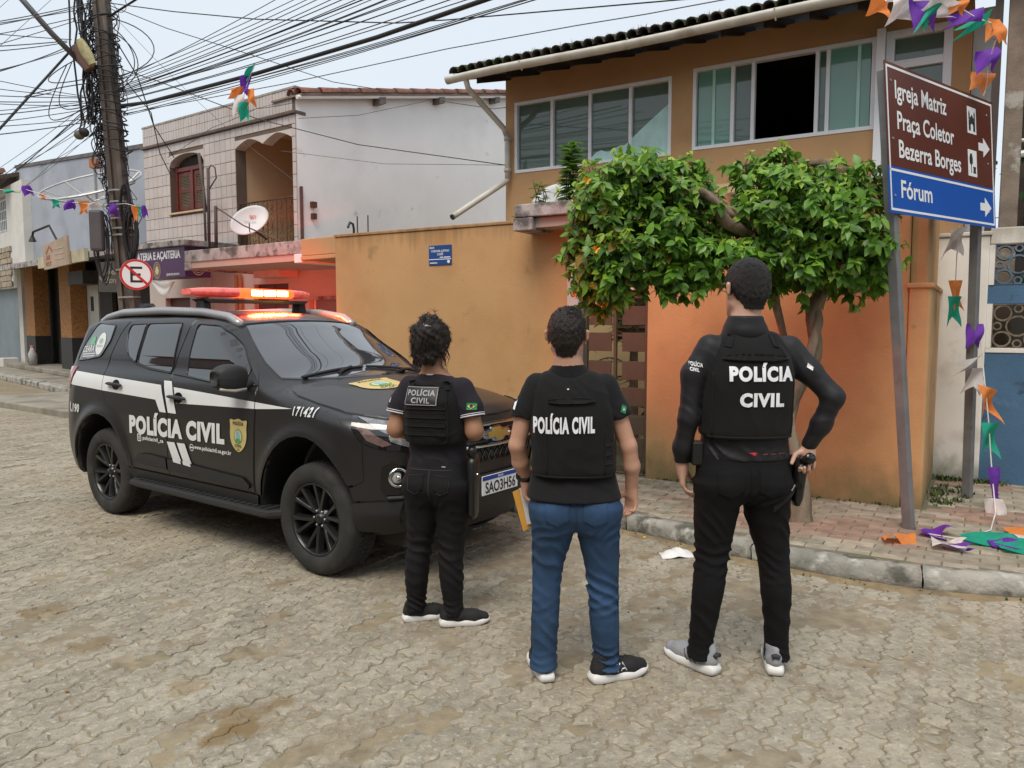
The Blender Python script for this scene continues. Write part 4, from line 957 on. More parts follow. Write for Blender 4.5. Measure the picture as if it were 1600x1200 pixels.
def ringblock(u,z,s,m):
    mb=MB()
    def ring(cu,cz,r):
        mb.lathe([(r,-.02),(r,-.16),(r-.016,-.16),(r-.016,-.02)],N.p(cu,0,cz),N.n,14,closed=True)
    ring(u+s*.5,z+s*.5,s*.245)
    for a,b in ((.2,.2),(.8,.2),(.2,.8),(.8,.8)): ring(u+s*a,z+s*b,s*.19)
    for a,b in ((.5,.1),(.5,.9),(.1,.5),(.9,.5)): ring(u+s*a,z+s*b,s*.10)
    for q in ((0,.02,0,1),(.98,1,0,1),(0.02,.98,0,.02),(.02,.98,.98,1)): mb.fb(N,u+q[0]*s,u+q[1]*s,-.17,-.015,z+q[2]*s,z+q[3]*s)
    mb.build('breeze_block',m,nw)
for i in range(7):
    ringblock(.302+i*.372,1.977,.366,m_cobb if i==0 else m_cob); ringblock(.302+i*.405,1.393,.402,m_cob)
MB().fb(N,.26,3.2,-1.2,-1.15,0,2.6).build('painted_shade_backing',m_dark,nw)  # near-black sheet added for the shade behind the breeze blocks
o=MB().fb(N,-.3,3.3,-1.1,-.25,-.04,.1).build('neighbour_yard_floor',m_cpave); tag(o,kind='structure')
mb=MB(); m_mossg=mat('moss_and_weeds',(.055,.085,.02),.95,var=.4,vs=30)
def tuft(mb,p,n,h,sp):
    for _ in range(n):
        q=np.array(p)+np.array([random.gauss(0,sp),random.gauss(0,sp),0]); a=random.random()*6.28; l=h*(.5+random.random()); w=.004+.004*random.random()
        d=np.array([math.cos(a),math.sin(a),0]); t=q+d*l*.5+np.array([0,0,l]); m_=q+d*l*.15+np.array([0,0,l*.55]); s_=np.array([-d[1],d[0],0])*w
        mb.add([q-s_,q+s_,m_+s_*1.3,m_-s_*1.3,t],[(0,1,2,3),(3,2,4)])
for i in range(60): tuft(mb,N.p(-.25+random.random()*.7,.0+abs(random.gauss(0,.05)),SWZ),6,.035,.02)
for i in range(50): tuft(mb,W.p(-2.3+random.random()*2.2,.02+abs(random.gauss(0,.015)),SWZ),3,.02,.02)
for i in range(70):
    q=KR[random.randrange(20,len(KR)-2)]; tuft(mb,(q[0]-.02,q[1]-.03,.0),3,.018,.02)
for i in range(30): tuft(mb,W.p(.05+abs(random.gauss(0,.1)),-.2-random.random()*.9,SWZ),8,.03,.03)
tag(mb.build('weeds',m_mossg),kind='stuff')
# concrete service post with a bundle of cables, roof and wall of the house behind
m_post=mat('grey_brown_post',(.20,.155,.12),.9,var=.25,vs=5,bump=.4,stain=((.42,.40,.36),4,.62,.7,.7))
post=thing('concrete_post','grey brown concrete service post behind the road sign','post',tuple(N.p(.40,-.6,0)))
MB().fb(N,.315,.47,-.72,-.56,0,5.2).build('shaft',m_post,post,bev=.01)
MB().fb(N,.20,.27,-.60,-.52,0,5.6).build('dark_conduit',mat('dark_conduit',(.05,.035,.03),.7),post)
MB().tube([N.p(.47,-.6,3.25),N.p(.8,-.6,3.28),N.p(1.6,-.7,3.22)],.035,7).tube([N.p(.47,-.6,3.38),N.p(1.6,-.7,3.40)],.018,6).build('water_pipe',mat('white_pipe',(.6,.6,.6),.5),post)
nh=thing('neighbour_house','dark roofed neighbouring house at the right edge','house',tuple(N.p(2,-3,0)))
MB().fb(N,.47,6,-6,-1.5,0,5.4).build('wall',mat('dim_brown_wall',(.13,.10,.08),.9,var=.25,vs=2),nh)
mb=MB(); mb.box8([N.p(.44,-1.0,4.0),N.p(6,-1.0,4.0),N.p(6,-6,7.9),N.p(.30,-6,7.9),N.p(.44,-1.0,4.1),N.p(6,-1.0,4.1),N.p(6,-6,8.0),N.p(.30,-6,8.0)]); rr=mb.build('roof',m_wood,nh)
for i in range(14):
    o=bpy.data.objects.new('roof_tile',tile_me.setdefault('nt',tile_mesh(.5,.1,.085,7)))
    if not tile_me['nt'].materials: tile_me['nt'].materials.append(m_tile)
    COL.objects.link(o); o.parent=rr; o.matrix_parent_inverse=parent_inv(rr)
    d=Vector(N.n)*-1; d=Vector((d.x*5,d.y*5,3.8)).normalized(); s_=Vector(N.u); k_=i*.37
    o.matrix_basis=Matrix.Translation(Vector(N.p(.52,-1.0-k_*.82,4.14+k_*.62)))@Matrix((s_,d,s_.cross(d))).transposed().to_4x4()
# ================================================================== ROAD SIGN
m_steel=mat('grey_sign_post',(.20,.20,.205),.55,var=.15,vs=7,bump=.1,m=.3,stain=((.13,.10,.07),6,.6,.72,.6))
m_brown=mat('brown_sign_enamel',(.105,.024,.013),.35,var=.06,vs=4,sps=.4); m_sblue=mat('blue_sign_vinyl',(.004,.085,.42),.35,var=.06,vs=3,sps=.4)
sign=thing('direction_sign','brown and blue tourist direction sign on two leaning grey posts','road sign',tuple(gp(1420,826,.12)))
TL,BL_,BR_=np.array([2.487,5.3,3.386]),np.array([2.571,5.3,2.378]),np.array([3.979,6.4,2.40])
S=Fr.__new__(Fr); S.O=BL_; S.u=BR_-BL_; SWd=np.linalg.norm(S.u); S.u/=SWd; v_=TL-BL_; v_-=S.u*(v_@S.u)*.0; SHt=np.linalg.norm(v_); S.z=v_/SHt; S.n=np.cross(S.u,S.z); S.n/=np.linalg.norm(S.n)
def sb(u0,u1,n0,n1,z0,z1): return MB().fb(S,u0,u1,n0,n1,z0,z1)
sb(0,SWd,-.004,0,.0,.315*SHt).build('blue_panel',m_sblue,sign); sb(0,SWd,-.004,0,.316*SHt,SHt).build('brown_panel',m_brown,sign)
mb=MB(); w_=.016
for (a,b,c_,d_) in ((.02,SWd-.02,.02,.02+w_),(.02,SWd-.02,.30*SHt-w_,.30*SHt+.0),(.02,SWd-.02,SHt-.02-w_,SHt-.02),(.02,.02+w_,.02+w_,SHt-.02-w_),(SWd-.02-w_,SWd-.02,.02+w_,SHt-.02-w_)): mb.fb(S,a,b,.0002,.0014,c_,d_)
mb.build('border',m_wp,sign)
def fs(u,z): return S.p(u*SWd,0.0018,z*SHt)
def stext(s,u0,u1,z,cap): text_on(S,s,u0*SWd,u1*SWd,z*SHt,cap*SHt,.0018,m_wp,sign,bold=.018)
stext('Igreja Matriz',.075,.52,.775,.115); stext('Praça Coletor',.085,.585,.575,.115); stext('Bezerra Borges',.09,.645,.385,.115); stext('Fórum',.095,.36,.115,.115)
for (zc,) in ((.62,),(.155,)):
    a=[(.835,-.03),(.885,-.03),(.885,-.075),(.955,0),(.885,.075),(.885,.03),(.835,.03)]
    MB().prism([S.p(u*SWd,.0002,(zc+z)*SHt) for u,z in a],S.n*.0014).build('arrow',m_wp,sign)
m_bkp=mat('black_print',(.015,.015,.016),.5)
for (u0,u1,z0,z1) in ((.725,.815,.70,.90),(.72,.81,.375,.575)): MB().prism([S.p(u*SWd,.0002,z*SHt) for u,z in ((u0,z0),(u1,z0),(u1,z1),(u0,z1))],S.n*.0012).build('pictogram_panel',m_wp,sign)
def spr(P,nm='pictogram'): MB().prism([S.p(u*SWd,.0015,z*SHt) for u,z in P],S.n*.0008).build(nm,m_bkp,sign)
spr([(.737,.72),(.757,.72),(.757,.76),(.763,.775),(.777,.775),(.783,.76),(.783,.72),(.803,.72),(.803,.80),(.790,.80),(.790,.815),(.770,.845),(.750,.815),(.750,.80),(.737,.80)])
for u in (.737,.790): spr([(u,.803),(u+.013,.803),(u+.013,.85),(u+.0065,.875),(u,.85)])
spr([(.748,.40),(.754,.40),(.754,.46),(.766,.475),(.768,.51),(.760,.545),(.750,.55),(.740,.54),(.733,.505),(.737,.47),(.748,.46)]); spr([(.768,.40),(.800,.40),(.800,.41),(.796,.41),(.796,.44),(.800,.44),(.800,.45),(.768,.45),(.768,.44),(.772,.44),(.772,.41),(.768,.41)])
for (b0,t0) in ((gp(1420,826,.115),fs(.045,.96)),(gp(1511,778,.115),fs(.93,.96))):
    b0=np.array(b0); t0=np.array(t0)-S.n*.045; ax_=(t0-b0); ax_/=np.linalg.norm(ax_); s_=.034
    x_=S.u-ax_*(S.u@ax_); x_/=np.linalg.norm(x_); y_=np.cross(ax_,x_)
    P=[q+x_*a*s_+y_*b*s_ for q in (b0,t0) for a,b in ((-1,-1),(1,-1),(1,1),(-1,1))]
    MB().box8(P).build('post',m_steel,sign,bev=.004)
for u in (.045,.93):
    for z in (.12,.5,.88): MB().lathe([(.0,.004),(.009,.004),(.011,0)],fs(u,z),S.n,8).build('bolt',m_steel,sign)
# ================================================================== UTILITY POLE, NO PARKING SIGN, WIRES
m_pole=mat('old_concrete_pole',(.115,.097,.082),.95,var=.35,vs=6,bump=.8,bs=30,stain=[((.30,.26,.22),3,.6,.72,.6)],aniso=(1,1,.35))
m_cable=mat('black_cable',(.018,.017,.018),.6); m_cableg=mat('grey_cable',(.10,.10,.105),.6)
pb,pt=np.array([-5.84,12,0.0]),np.array([-6.30,12,8.6])
pole=thing('utility_pole','leaning concrete utility pole tangled with cables','utility pole',tuple(pb))
pa=lambda z: pb+(pt-pb)*(z/8.6)
mb=MB(); 
for sgn in (-1,1):
    V=[]
    for z,w in ((0,.135),(8.6,.085)):
        p=pa(z); V+= [p+[sgn*w,-w*.9,0],p+[sgn*w*.42,-w*.9,0],p+[sgn*w*.42,w*.9,0],p+[sgn*w,w*.9,0]]
    P=V[:4]+V[4:]; mb.add(P,[(0,1,2,3),(7,6,5,4)]+[(i,i+4,(i+1)%4+4,(i+1)%4) for i in range(4)])
V=[]
for z,w in ((0,.135),(8.6,.085)):
    p=pa(z); V+=[p+[-w*.45,-w*.45,0],p+[w*.45,-w*.45,0],p+[w*.45,w*.45,0],p+[-w*.45,w*.45,0]]
mb.add(V,[(0,3,2,1),(4,5,6,7)]+[(i,(i+1)%4,(i+1)%4+4,i+4) for i in range(4)])
mb.build('shaft',m_pole,pole)
for z in (2.0,2.42,2.95,3.05,3.2,3.33,3.45,3.62): MB().lathe([(.165-.005*z,-.012),(.173-.005*z,-.012),(.173-.005*z,.012),(.165-.005*z,.012)],pa(z),(-.05,0,1),14,closed=True).build('steel_band',mat('steel_band',(.45,.43,.40),.45,m=.7),pole)
tang=MB()
for i in range(210):
    z=3.3+random.random()*3.4+ (random.gauss(0,.3)); r_=.14+random.random()*.10; a=random.random()*6.28; p=pa(z); pts=[]
    side=-1 if random.random()<.74 else 1; dz=random.gauss(-.1,.45)
    p0=p+np.array([side*(.10+random.random()*.05),-.13+random.random()*.22,0]); k1=p0+np.array([side*abs(random.gauss(.07,.085)),random.gauss(-.02,.08),random.gauss(-.12,.2)]); k2=k1+np.array([side*random.gauss(.03,.10),random.gauss(0,.08),dz*.5]); p3=pa(z+dz)+np.array([side*(.10+random.random()*.06),-.13+random.random()*.22,0])
    for t in np.linspace(0,1,8): pts.append((1-t)**3*p0+3*t*(1-t)**2*k1+3*t*t*(1-t)*k2+t**3*p3)
    tang.tube(pts,.004+.005*random.random(),4,cap=False)
for i in range(10):
    x_=-.2-.03*i*random.random(); tang.tube([pa(z)+[x_+random.gauss(0,.02),-.12+random.gauss(0,.03),0] for z in np.linspace(4.6,7.6,14)],.014,5,cap=False)
for i in range(22):
    z=4.3+i*.09; tang.lathe([(.20,-.01),(.215,0),(.20,.01)],pa(z)+[random.gauss(0,.01),0,0],(random.gauss(0,.25),random.gauss(0,.15),1),12)
tag(tang.build('cable_tangle',m_cable,pole,smooth=True),kind='stuff')
for (dx,z,r0,n_) in ((.20,2.95,.20,16),(-.26,2.75,.24,5),(.16,3.35,.15,8)):
    mb=MB()
    for i in range(n_):
        c=pa(z)+[dx+random.gauss(0,.02),-.17+random.gauss(0,.02),random.gauss(0,.03)]; rx,rz=r0*.45*(1+random.gauss(0,.12)),r0*1.9*(1+random.gauss(0,.1))
        mb.tube([c+np.array([rx*math.cos(t),.02*math.sin(2*t),rz*math.sin(t)]) for t in np.linspace(0,6.28,17)],.011,4,cap=False)
    mb.build('cable_coil',m_cable,pole,smooth=True)
MB().box(pa(3.0)+[-.29,-.2,.0],(.20,.14,.62)).build('splice_box',mat('dark_splice_box',(.09,.08,.085),.6),pole,bev=.04)
# luminaire with its arm (seen from below at the left of the pole)
lamp=thing('street_lamp','street lamp on a long slanting arm with a yellowed cover','street lamp',tuple(pa(5.2)))
a0,a1=dp(30,-6,11.0),dp(128,100,11.85); MB().tube([a0,a0+(a1-a0)*.5+[0,0,-.03],a1],.04,8).build('arm',mat('galvanised_arm',(.16,.165,.17),.5,m=.5),lamp,smooth=True)
q0,q1=dp(126,66,11.75),dp(147,104,11.8); mb=MB()
d_=(q1-q0)/np.linalg.norm(q1-q0); s_=np.cross(d_,[0,1,0]); 
for k_,(m_,o_,nm,w1,dep) in enumerate(((mat('yellowed_lamp_cover',(.40,.37,.19),.6,var=.3,vs=12),np.array([.03,-.09,.0]),'cover',.075,.04),(mat('brown_lamp_body',(.17,.10,.08),.6),np.array([-.06,-.01,-.05]),'housing',.10,.06))):
    P=[]
    for t in np.linspace(0,1,7):
        c=q0+(q1-q0)*t+o_; r_=w1*(.75+.35*math.sin(t*math.pi)); P.append([c+s_*r_*math.cos(a)+np.array([0,-1,0])*dep*math.sin(a) for a in np.linspace(0,2*math.pi,13)])
    g=MB().grid(P); g.f.append(tuple(range(12,-1,-1))); g.f.append(tuple(range(6*13,7*13))); g.build(nm,m_,lamp,smooth=False)
nps=thing('no_parking_sign','round white no parking sign with red ring and slash on the pole','road sign',tuple(dp(213,429,11.7)))
cs_=dp(213,429,11.72); K=Fr.__new__(Fr); K.O=cs_; K.u=np.array([.955,.295,0.]); K.n=np.array([.295,-.955,0.]); K.z=np.array([0,0,1.]); rr_=.232
m_red2=mat('red_sign_enamel',(.55,.022,.018),.4)
def disc(fr,r0,r1,n0,n1,m,nm,par,k=40):
    return MB().lathe([(r0,n0),(r1,n0),(r1,n1),(r0,n1)],fr.O,fr.n,k,closed=True).build(nm,m,par)
disc(K,0.0,rr_,-.006,0,m_wp,'disc',nps); disc(K,rr_-.034,rr_-.002,.0002,.0016,m_red2,'ring',nps)
mb=MB()
for q in ((-.085,-.05,-.12,.12),(-.05,.085,.085,.12),(-.05,.06,-.018,.018),(-.05,.085,-.12,-.085)): mb.fb(K,q[0],q[1],.0003,.0012,q[2],q[3])
mb.build('letter_e',m_bkp,nps); 
MB().prism([K.p(u,.0014,z) for u,z in ((-.155,.125),(-.13,.152),(.155,-.125),(.13,-.152))],K.n*.001).build('slash',m_red2,nps)
MB().fb(K,-.02,.02,-.06,-.007,-.1,.1).build('bracket',m_steel,nps)
# wires -------------------------------------------------------------------
def wire(P,r,m,sag=0.,k=4,n=14,name='power_cable',label=None,group=None):
    P=[np.array(p,float) for p in P]; pts=[]
    for a,b in zip(P[:-1],P[1:]):
        L_=np.linalg.norm(b-a)
        for t in np.linspace(0,1,n)[(0 if not pts else 1):]: q=a+(b-a)*t; q=q-np.array([0,0,sag*L_*4*t*(1-t)]); pts.append(q)
    o=MB().tube(pts,r,k,cap=False).build(name,m,None,smooth=True); tag(o,label,'cable',group); return o
Lr='thin black overhead cable running from the pole up to the right over the street'; Gr_='cables from the pole to the right'
rw=[ # start px at pole, end px at the top edge or beyond, depth at end
 ((180,128),(560,-40),9.5,.006),((182,132),(575,-40),9.0,.006),((182,136),(610,-45),8.6,.006),((184,138),(640,-48),8.4,.007),((185,140),(690,-60),8.0,.006),((186,143),(640,-30),8.8,.009),((188,144),(650,-30),8.7,.006),((186,148),(720,-50),8.0,.006),
 ((187,152),(780,-60),7.4,.006),((186,150),(700,-40),8.2,.006),((190,147),(800,-62),7.4,.006),((192,144),(830,-62),7.2,.007),((188,158),(880,-50),7.0,.006),((190,156),(900,-70),6.6,.006),((188,170),(950,-40),6.8,.006),((190,175),(960,-44),6.8,.005),((190,180),(1000,-50),6.6,.006),((190,182),(1010,-56),6.5,.005),((188,120),(520,-30),9.8,.006),((188,124),(500,-40),10,.006)]
for i,(a,b,d,r_) in enumerate(rw):
    wire([dp(a[0],a[1],11.9),dp(b[0],b[1],d)],r_,m_cable if i%3 else m_cableg,.004+.008*random.random(),label=Lr,group=Gr_)
wire([dp(190,165,11.85),dp(230,160,11.2),dp(400,115,9.9),dp(590,58,8.7),dp(780,-8,7.5),dp(900,-50,6.8)],.024,m_cable,.0,6,label='thick black bundled cable sweeping from the pole across the street to the upper right')
wire([dp(170,26,11.9),dp(240,-18,11.5)],.02,m_cable,label='short thick black cable leaving the pole top towards the upper right')
wire([dp(165,4,11.9),dp(270,18,11),dp(400,30,10),dp(620,36,9),dp(700,31,8.5),dp(1080,-2,7)],.007,m_cable,label='black cable crossing low sky almost level above the roofs')
wire([dp(170,8,11.9),dp(260,44,12),dp(400,88,12.4),dp(520,128,13),dp(605,142,14)],.006,m_cable,label='thin cable from the pole top sloping down to the white gable')
wire([dp(175,22,11.9),dp(240,90,13),dp(300,150,14.5),dp(365,210,14.6),dp(470,290,13.6)],.004,m_cableg,label='faint grey drop wire slanting across the tiled facade')
wire([dp(190,108,11.9),dp(250,128,12.2),dp(400,185,12.6),dp(560,226,12.2),dp(790,258,11.4)],.007,m_cable,.0,label='black cable slung across the balcony and white gable to the downpipe')
wire([dp(440,236,13.4),dp(600,256,12.5),dp(790,258,11.4)],.004,m_cableg,.0,label='thin grey cable crossing the white gable below the black one')
wire([dp(466,185,13.2),dp(560,180,14),dp(670,157,15.4)],.005,m_cableg,.0,label='thin cable tacked along the upper white gable')
wire([dp(683,157,15.4),dp(770,170,13.5),dp(790,168,11.3)],.006,m_cable,.0,label='short black cable under the verge near the ochre house corner')
wire([dp(192,178,11.9),dp(450,130,10.6),dp(700,76,9.3),dp(900,40,8.4),dp(1010,22,8),dp(1150,-4,7.4)],.006,m_cableg,.0,label='lone grey cable rising above the mossy tile roof')
wire([dp(196,126,11.9),dp(236,176,13),dp(250,240,14.4),dp(268,276,15.2)],.009,m_cable,.0,label='black drop cable curving from the pole to the shuttered window')
wire([dp(185,70,11.8),dp(215,120,12.5),dp(240,196,14),dp(272,246,15.1)],.010,m_cable,.0,label='black drop cable falling steeply from the pole to the window arch')
wire([dp(262,246,15.2),dp(330,200,14.7),dp(400,170,14),dp(460,160,13.2)],.005,m_cable,.01,label='thin cable running along the string course of the tiled house')
Ll='thin overhead cable running from the pole towards the upper left'; Gl='cables from the pole to the left'
lw=[((150,4),(-30,44),10.5,.006),((150,2),(-30,38),10.4,.006),((120,16),(-40,42),11,.006),((118,28),(-30,58),11,.006),((120,32),(-40,80),10.5,.005),((112,62),(-40,50),11,.006),((105,64),(-40,74),10,.007),((105,66),(-40,82),10,.006),((104,74),(-40,122),9,.007),((108,77),(-40,118),9,.006),
 ((130,150),(-40,118),10,.005),((135,152),(-40,134),10,.005),((140,153),(-40,148),10,.006),((130,158),(-40,158),10,.006),((140,160),(-40,182),9.5,.006),((140,158),(-40,176),9.5,.005),((135,165),(-40,160),10,.005),((140,170),(-40,195),9.5,.005),((150,188),(-40,214),9.5,.007),((150,184),(-40,200),9.6,.005)]
for i,(a,b,d,r_) in enumerate(lw): wire([dp(a[0],a[1],11.9),dp(b[0],b[1],d)],r_,m_cable if i%3 else m_cableg,.004+.006*random.random(),label=Ll,group=Gl)
Lb='thin black cable dropping from the pole down to the left along the street'; Gb='cables from the pole down the street'
for i,(a,b,d) in enumerate((((150,155),(-20,305),20),((150,160),(-20,300),20),((155,165),(-20,290),18),((160,172),(10,275),22),((150,152),(-20,275),18),((160,175),(30,300),22),((158,185),(20,262),22),((165,190),(40,290),23),((160,200),(60,262),23))):
    wire([dp(a[0],a[1],11.9),dp(b[0],b[1],d)],.009 if i<4 else .006,m_cable,.004,label=Lb,group=Gb)
wire([dp(108,82,11.8),dp(-10,212,10.5)],.018,m_cable,0,5,label='stout black stay cable slanting from the lamp down to the left edge')
for i,(a,b) in enumerate((((85,-5),(-20,90)),((18,-5),(-20,30)))): wire([dp(*a,11),dp(*b,9)],.004,m_cableg,0,label=['faint grey cable crossing the left sky corner, the longer one','faint grey cable cutting the very top left corner'][i])
for i,(p,q,h) in enumerate((((112,98),(150,160),.5),((105,100),(140,165),.75),((115,95),(150,120),.3),((80,145),(140,130),.15))):
    a,b=dp(*p,11.7),dp(*q,11.8); c1=a+[-.3-.2*i,0,-h*1.2]; c2=b+[-.7,0,-h*.5]; wire([(1-t)**3*a+3*t*(1-t)**2*c1+3*t*t*(1-t)*c2+t**3*b for t in np.linspace(0,1,14)],.008,m_cable,0,n=2,label='loose loop of black cable hanging left of the pole',group='loose cable loops')
for i,(p,q,b_) in enumerate((((170,28),(182,120),1.0),((172,50),(186,140),.55),((170,40),(196,126),.35))):
    a,b=dp(*p,11.8),dp(*q,11.8); c1=a+[b_*.6,0,-.1]; c2=b+[b_,0,.25]; wire([(1-t)**3*a+3*t*(1-t)**2*c1+3*t*t*(1-t)*c2+t**3*b for t in np.linspace(0,1,14)],.008,m_cable,0,n=2,label='slack black cable bowing out right of the pole',group='slack cables right of the pole')
for (px,nm,r_) in (((124,211),'splice closure, left one','a'),((131,207),'splice closure, right one','b')):
    p=dp(*px,11.6); s_=thing('splice_closure','grey domed cable splice hanging left of the pole, '+('left one of two' if r_=='a' else 'right one of two'),'cable box',tuple(p),'cable splices')
    MB().ball(p,.075,8,(1,1,.9)).build('body',mat('dull_green_plastic',(.12,.115,.075),.6) if r_=='a' else m_cable,s_,smooth=True)
    MB().tube([p+[0,0,.06],p+[.08,0,.3]],.012,4).build('lead',m_cable,s_)
# masts in front of the tiled house
mm=MB(); 
for (a,b,r_) in (((325,262),(327,390),.028),((318,290),(322,392),.022),((300,330),(302,330),.0),((337,322),(338,390),.03)):
    if r_: mm.tube([dp(*b,14.0),dp(*a,14.0)],r_,6)
mm.tube([dp(326,264,14),dp(330,258,14),dp(336,262,14),dp(338,278,14),dp(328,294,14)],.013,5).tube([dp(311,240,14.5),dp(322,330,14.2)],.03,5).tube([dp(338,324,14),dp(380,352,13),dp(440,378,11.6)],.012,5)
tag(mm.build('antenna_mast',mat('brown_mast',(.09,.06,.055),.7),smooth=True),'bundle of thin brown masts before the shuttered window','mast')
# ================================================================== TREE, PLANTS
m_bark=mat('twisted_bark',(.175,.125,.085),.95,var=.35,vs=10,bump=1.0,bs=55,aniso=(1,1,.25),stain=((.30,.25,.19),5,.55,.68,.6))
tree=thing('tree','small twisted tree with a spreading glossy green crown by the kerb','tree',tuple(gp(1245,815,.115)))
TB=gp(1246,812,.118)
def br(pts,rad,n=26,wob=.012,name='limb',parent=tree,k=10):
    P=np.array(pts,float); d=np.r_[0,np.cumsum(np.linalg.norm(np.diff(P,axis=0),axis=1))]; t=np.linspace(0,d[-1],n)
    # catmull-rom through the points
    Q=np.stack([np.interp(t,d,P[:,i]) for i in range(3)],1)
    for _ in range(2): Q[1:-1]=(Q[:-2]+2*Q[1:-1]+Q[2:])/4
    rr=np.interp(t,d,rad)
    mb=MB().tube(Q,rr,k); V=np.array(mb.v[:n*k]).reshape(n,k,3)
    for i in range(n):
        for j in range(k): V[i,j]=Q[i]+(V[i,j]-Q[i])*(1+.16*math.sin(j*2*math.pi/k*3+i*.45)+.10*math.sin(j*2*math.pi/k*2-i*.33)+random.gauss(0,.03))
    mb.v[:n*k]=[tuple(q) for q in V.reshape(-1,3)]
    return mb.build(name,m_bark,parent,smooth=True)
ty=TB[1]
b1=[TB+[0,0,-.04],dp(1243,770,ty),dp(1240,715,ty+.0),dp(1226,660,ty),dp(1232,625,ty+.02),dp(1258,585,ty+.02),dp(1276,545,ty),dp(1268,508,ty),dp(1270,480,ty),dp(1288,455,ty),dp(1296,420,ty)]
br(b1,[.115,.088,.072,.066,.068,.058,.050,.047,.050,.052,.045],46,name='trunk',k=14)
br([dp(1232,640,ty),dp(1250,600,ty-.05),dp(1262,575,ty-.05),dp(1270,535,ty-.05),dp(1280,500,ty-.04),dp(1272,470,ty)],[.045,.036,.035,.036,.034,.03],24,name='twisted_stem')
br([dp(1226,660,ty+.05),dp(1216,620,ty+.12),dp(1232,560,ty+.15),dp(1221,510,ty+.15),dp(1210,470,ty+.12),dp(1212,430,ty+.1)],[.05,.035,.03,.03,.032,.03],26,name='trunk_fork')
br([dp(1292,445,ty),dp(1260,420,ty-.1),dp(1225,400,ty-.12),dp(1180,340,ty-.1),dp(1130,330,ty-.12),dp(1105,300,ty-.2),dp(1068,300,ty-.28)],[.05,.055,.06,.045,.04,.03,.02])
br([dp(1212,432,ty+.1),dp(1180,370,ty),dp(1128,345,ty-.2),dp(1122,318,ty-.3),dp(1095,296,ty-.35)],[.035,.04,.05,.03,.02])
br([dp(1296,425,ty),dp(1305,360,ty),dp(1310,300,ty-.05),dp(1303,265,ty-.12),dp(1285,252,ty-.15),dp(1262,257,ty-.15)],[.045,.04,.036,.032,.028,.018])
br([dp(1310,290,ty-.05),dp(1316,268,ty-.1),dp(1322,262,ty-.1)],[.03,.028,.024],8)
br([dp(1225,400,ty-.12),dp(1100,380,ty-.05),dp(1000,370,ty+.1),dp(950,360,ty+.2)],[.04,.035,.03,.015])
br([dp(1296,425,ty),dp(1340,390,ty),dp(1370,360,ty+.05)],[.035,.025,.012],12)
# crown: whorled leaves on twigs filling uneven clumps
lf_col=[(.150,.320,.034),(.110,.250,.030),(.22,.39,.040),(.075,.175,.024),(.30,.45,.05)]
m_leaf=mat('glossy_leaf',(.06,.15,.03),.38,var=.2,vs=3,tone='col',sps=.5,translu=.36)
mleafs=[]
clumps=[ # px, py, depth offset, rx, rz, ry, n(twigs)
 (948,330,.15,62,62,.36,150),(985,285,.05,60,42,.32,120),(940,405,.1,52,40,.34,105),(1000,395,.0,60,45,.36,120),(1050,330,-.02,60,48,.36,115),(1075,395,0,60,38,.34,100),(1040,275,.1,52,30,.28,60),(1080,310,.16,42,34,.24,52),(1120,350,.12,40,30,.2,46),(1325,432,.0,40,20,.24,36),(1185,438,.05,34,18,.2,28),(1065,432,.05,40,18,.24,34),
 (1140,408,0,58,34,.30,100),(1178,335,.0,40,42,.30,62),(1200,290,0,55,30,.28,75),(1212,262,.0,32,20,.18,34),(1260,330,-.12,75,52,.40,170),(1310,380,-.1,66,44,.38,140),(1340,330,0,48,38,.32,90),(1290,285,0,60,28,.30,80),(1355,400,0,34,36,.28,60),(1200,400,.05,55,34,.32,80),(1260,410,-.05,60,28,.34,80),(915,375,.2,26,55,.22,50),(1375,415,.0,16,22,.16,18),(1068,262,.1,20,12,.12,10),(1000,250,.1,30,16,.18,22),(1220,245,.02,12,16,.08,9),(930,430,.12,34,40,.26,60),(960,455,.1,26,22,.2,26),(1040,262,.1,14,16,.08,9),(1345,280,.0,30,18,.2,26),(1160,255,.05,16,12,.1,8)]
LV=[];LF=[];LC=[];nb=0; singles=[]
def leaf_geo(L_,w):   # folded, curved ovate leaf along +x, normal +z
    xs=[0,.18,.45,.72,1.]; ws=[.05,.75,1.,.62,0.02]
    V=[];
    for x,ww in zip(xs,ws):
        dz=-.18*x*x*L_; V+=[(x*L_,-ww*w,dz+.16*w*ww),(x*L_,0,dz-.05*w),(x*L_,ww*w,dz+.16*w*ww)]
    Fc=[]
    for i in range(4): Fc+=[(3*i,3*i+3,3*i+4,3*i+1),(3*i+1,3*i+4,3*i+5,3*i+2)]
    return np.array(V),Fc
LG=leaf_geo(1.,.27); me_leaf=[]
for c in lf_col:
    me=np_mesh('leaf',LG[0],LG[1],True); a=me.color_attributes.new('col','FLOAT_COLOR','POINT'); a.data.foreach_set('color',np.tile([*c,1],len(LG[0])).astype(np.float32)); me.materials.append(m_leaf); me_leaf.append(me)
twig=MB(); nl=0; cand=[]
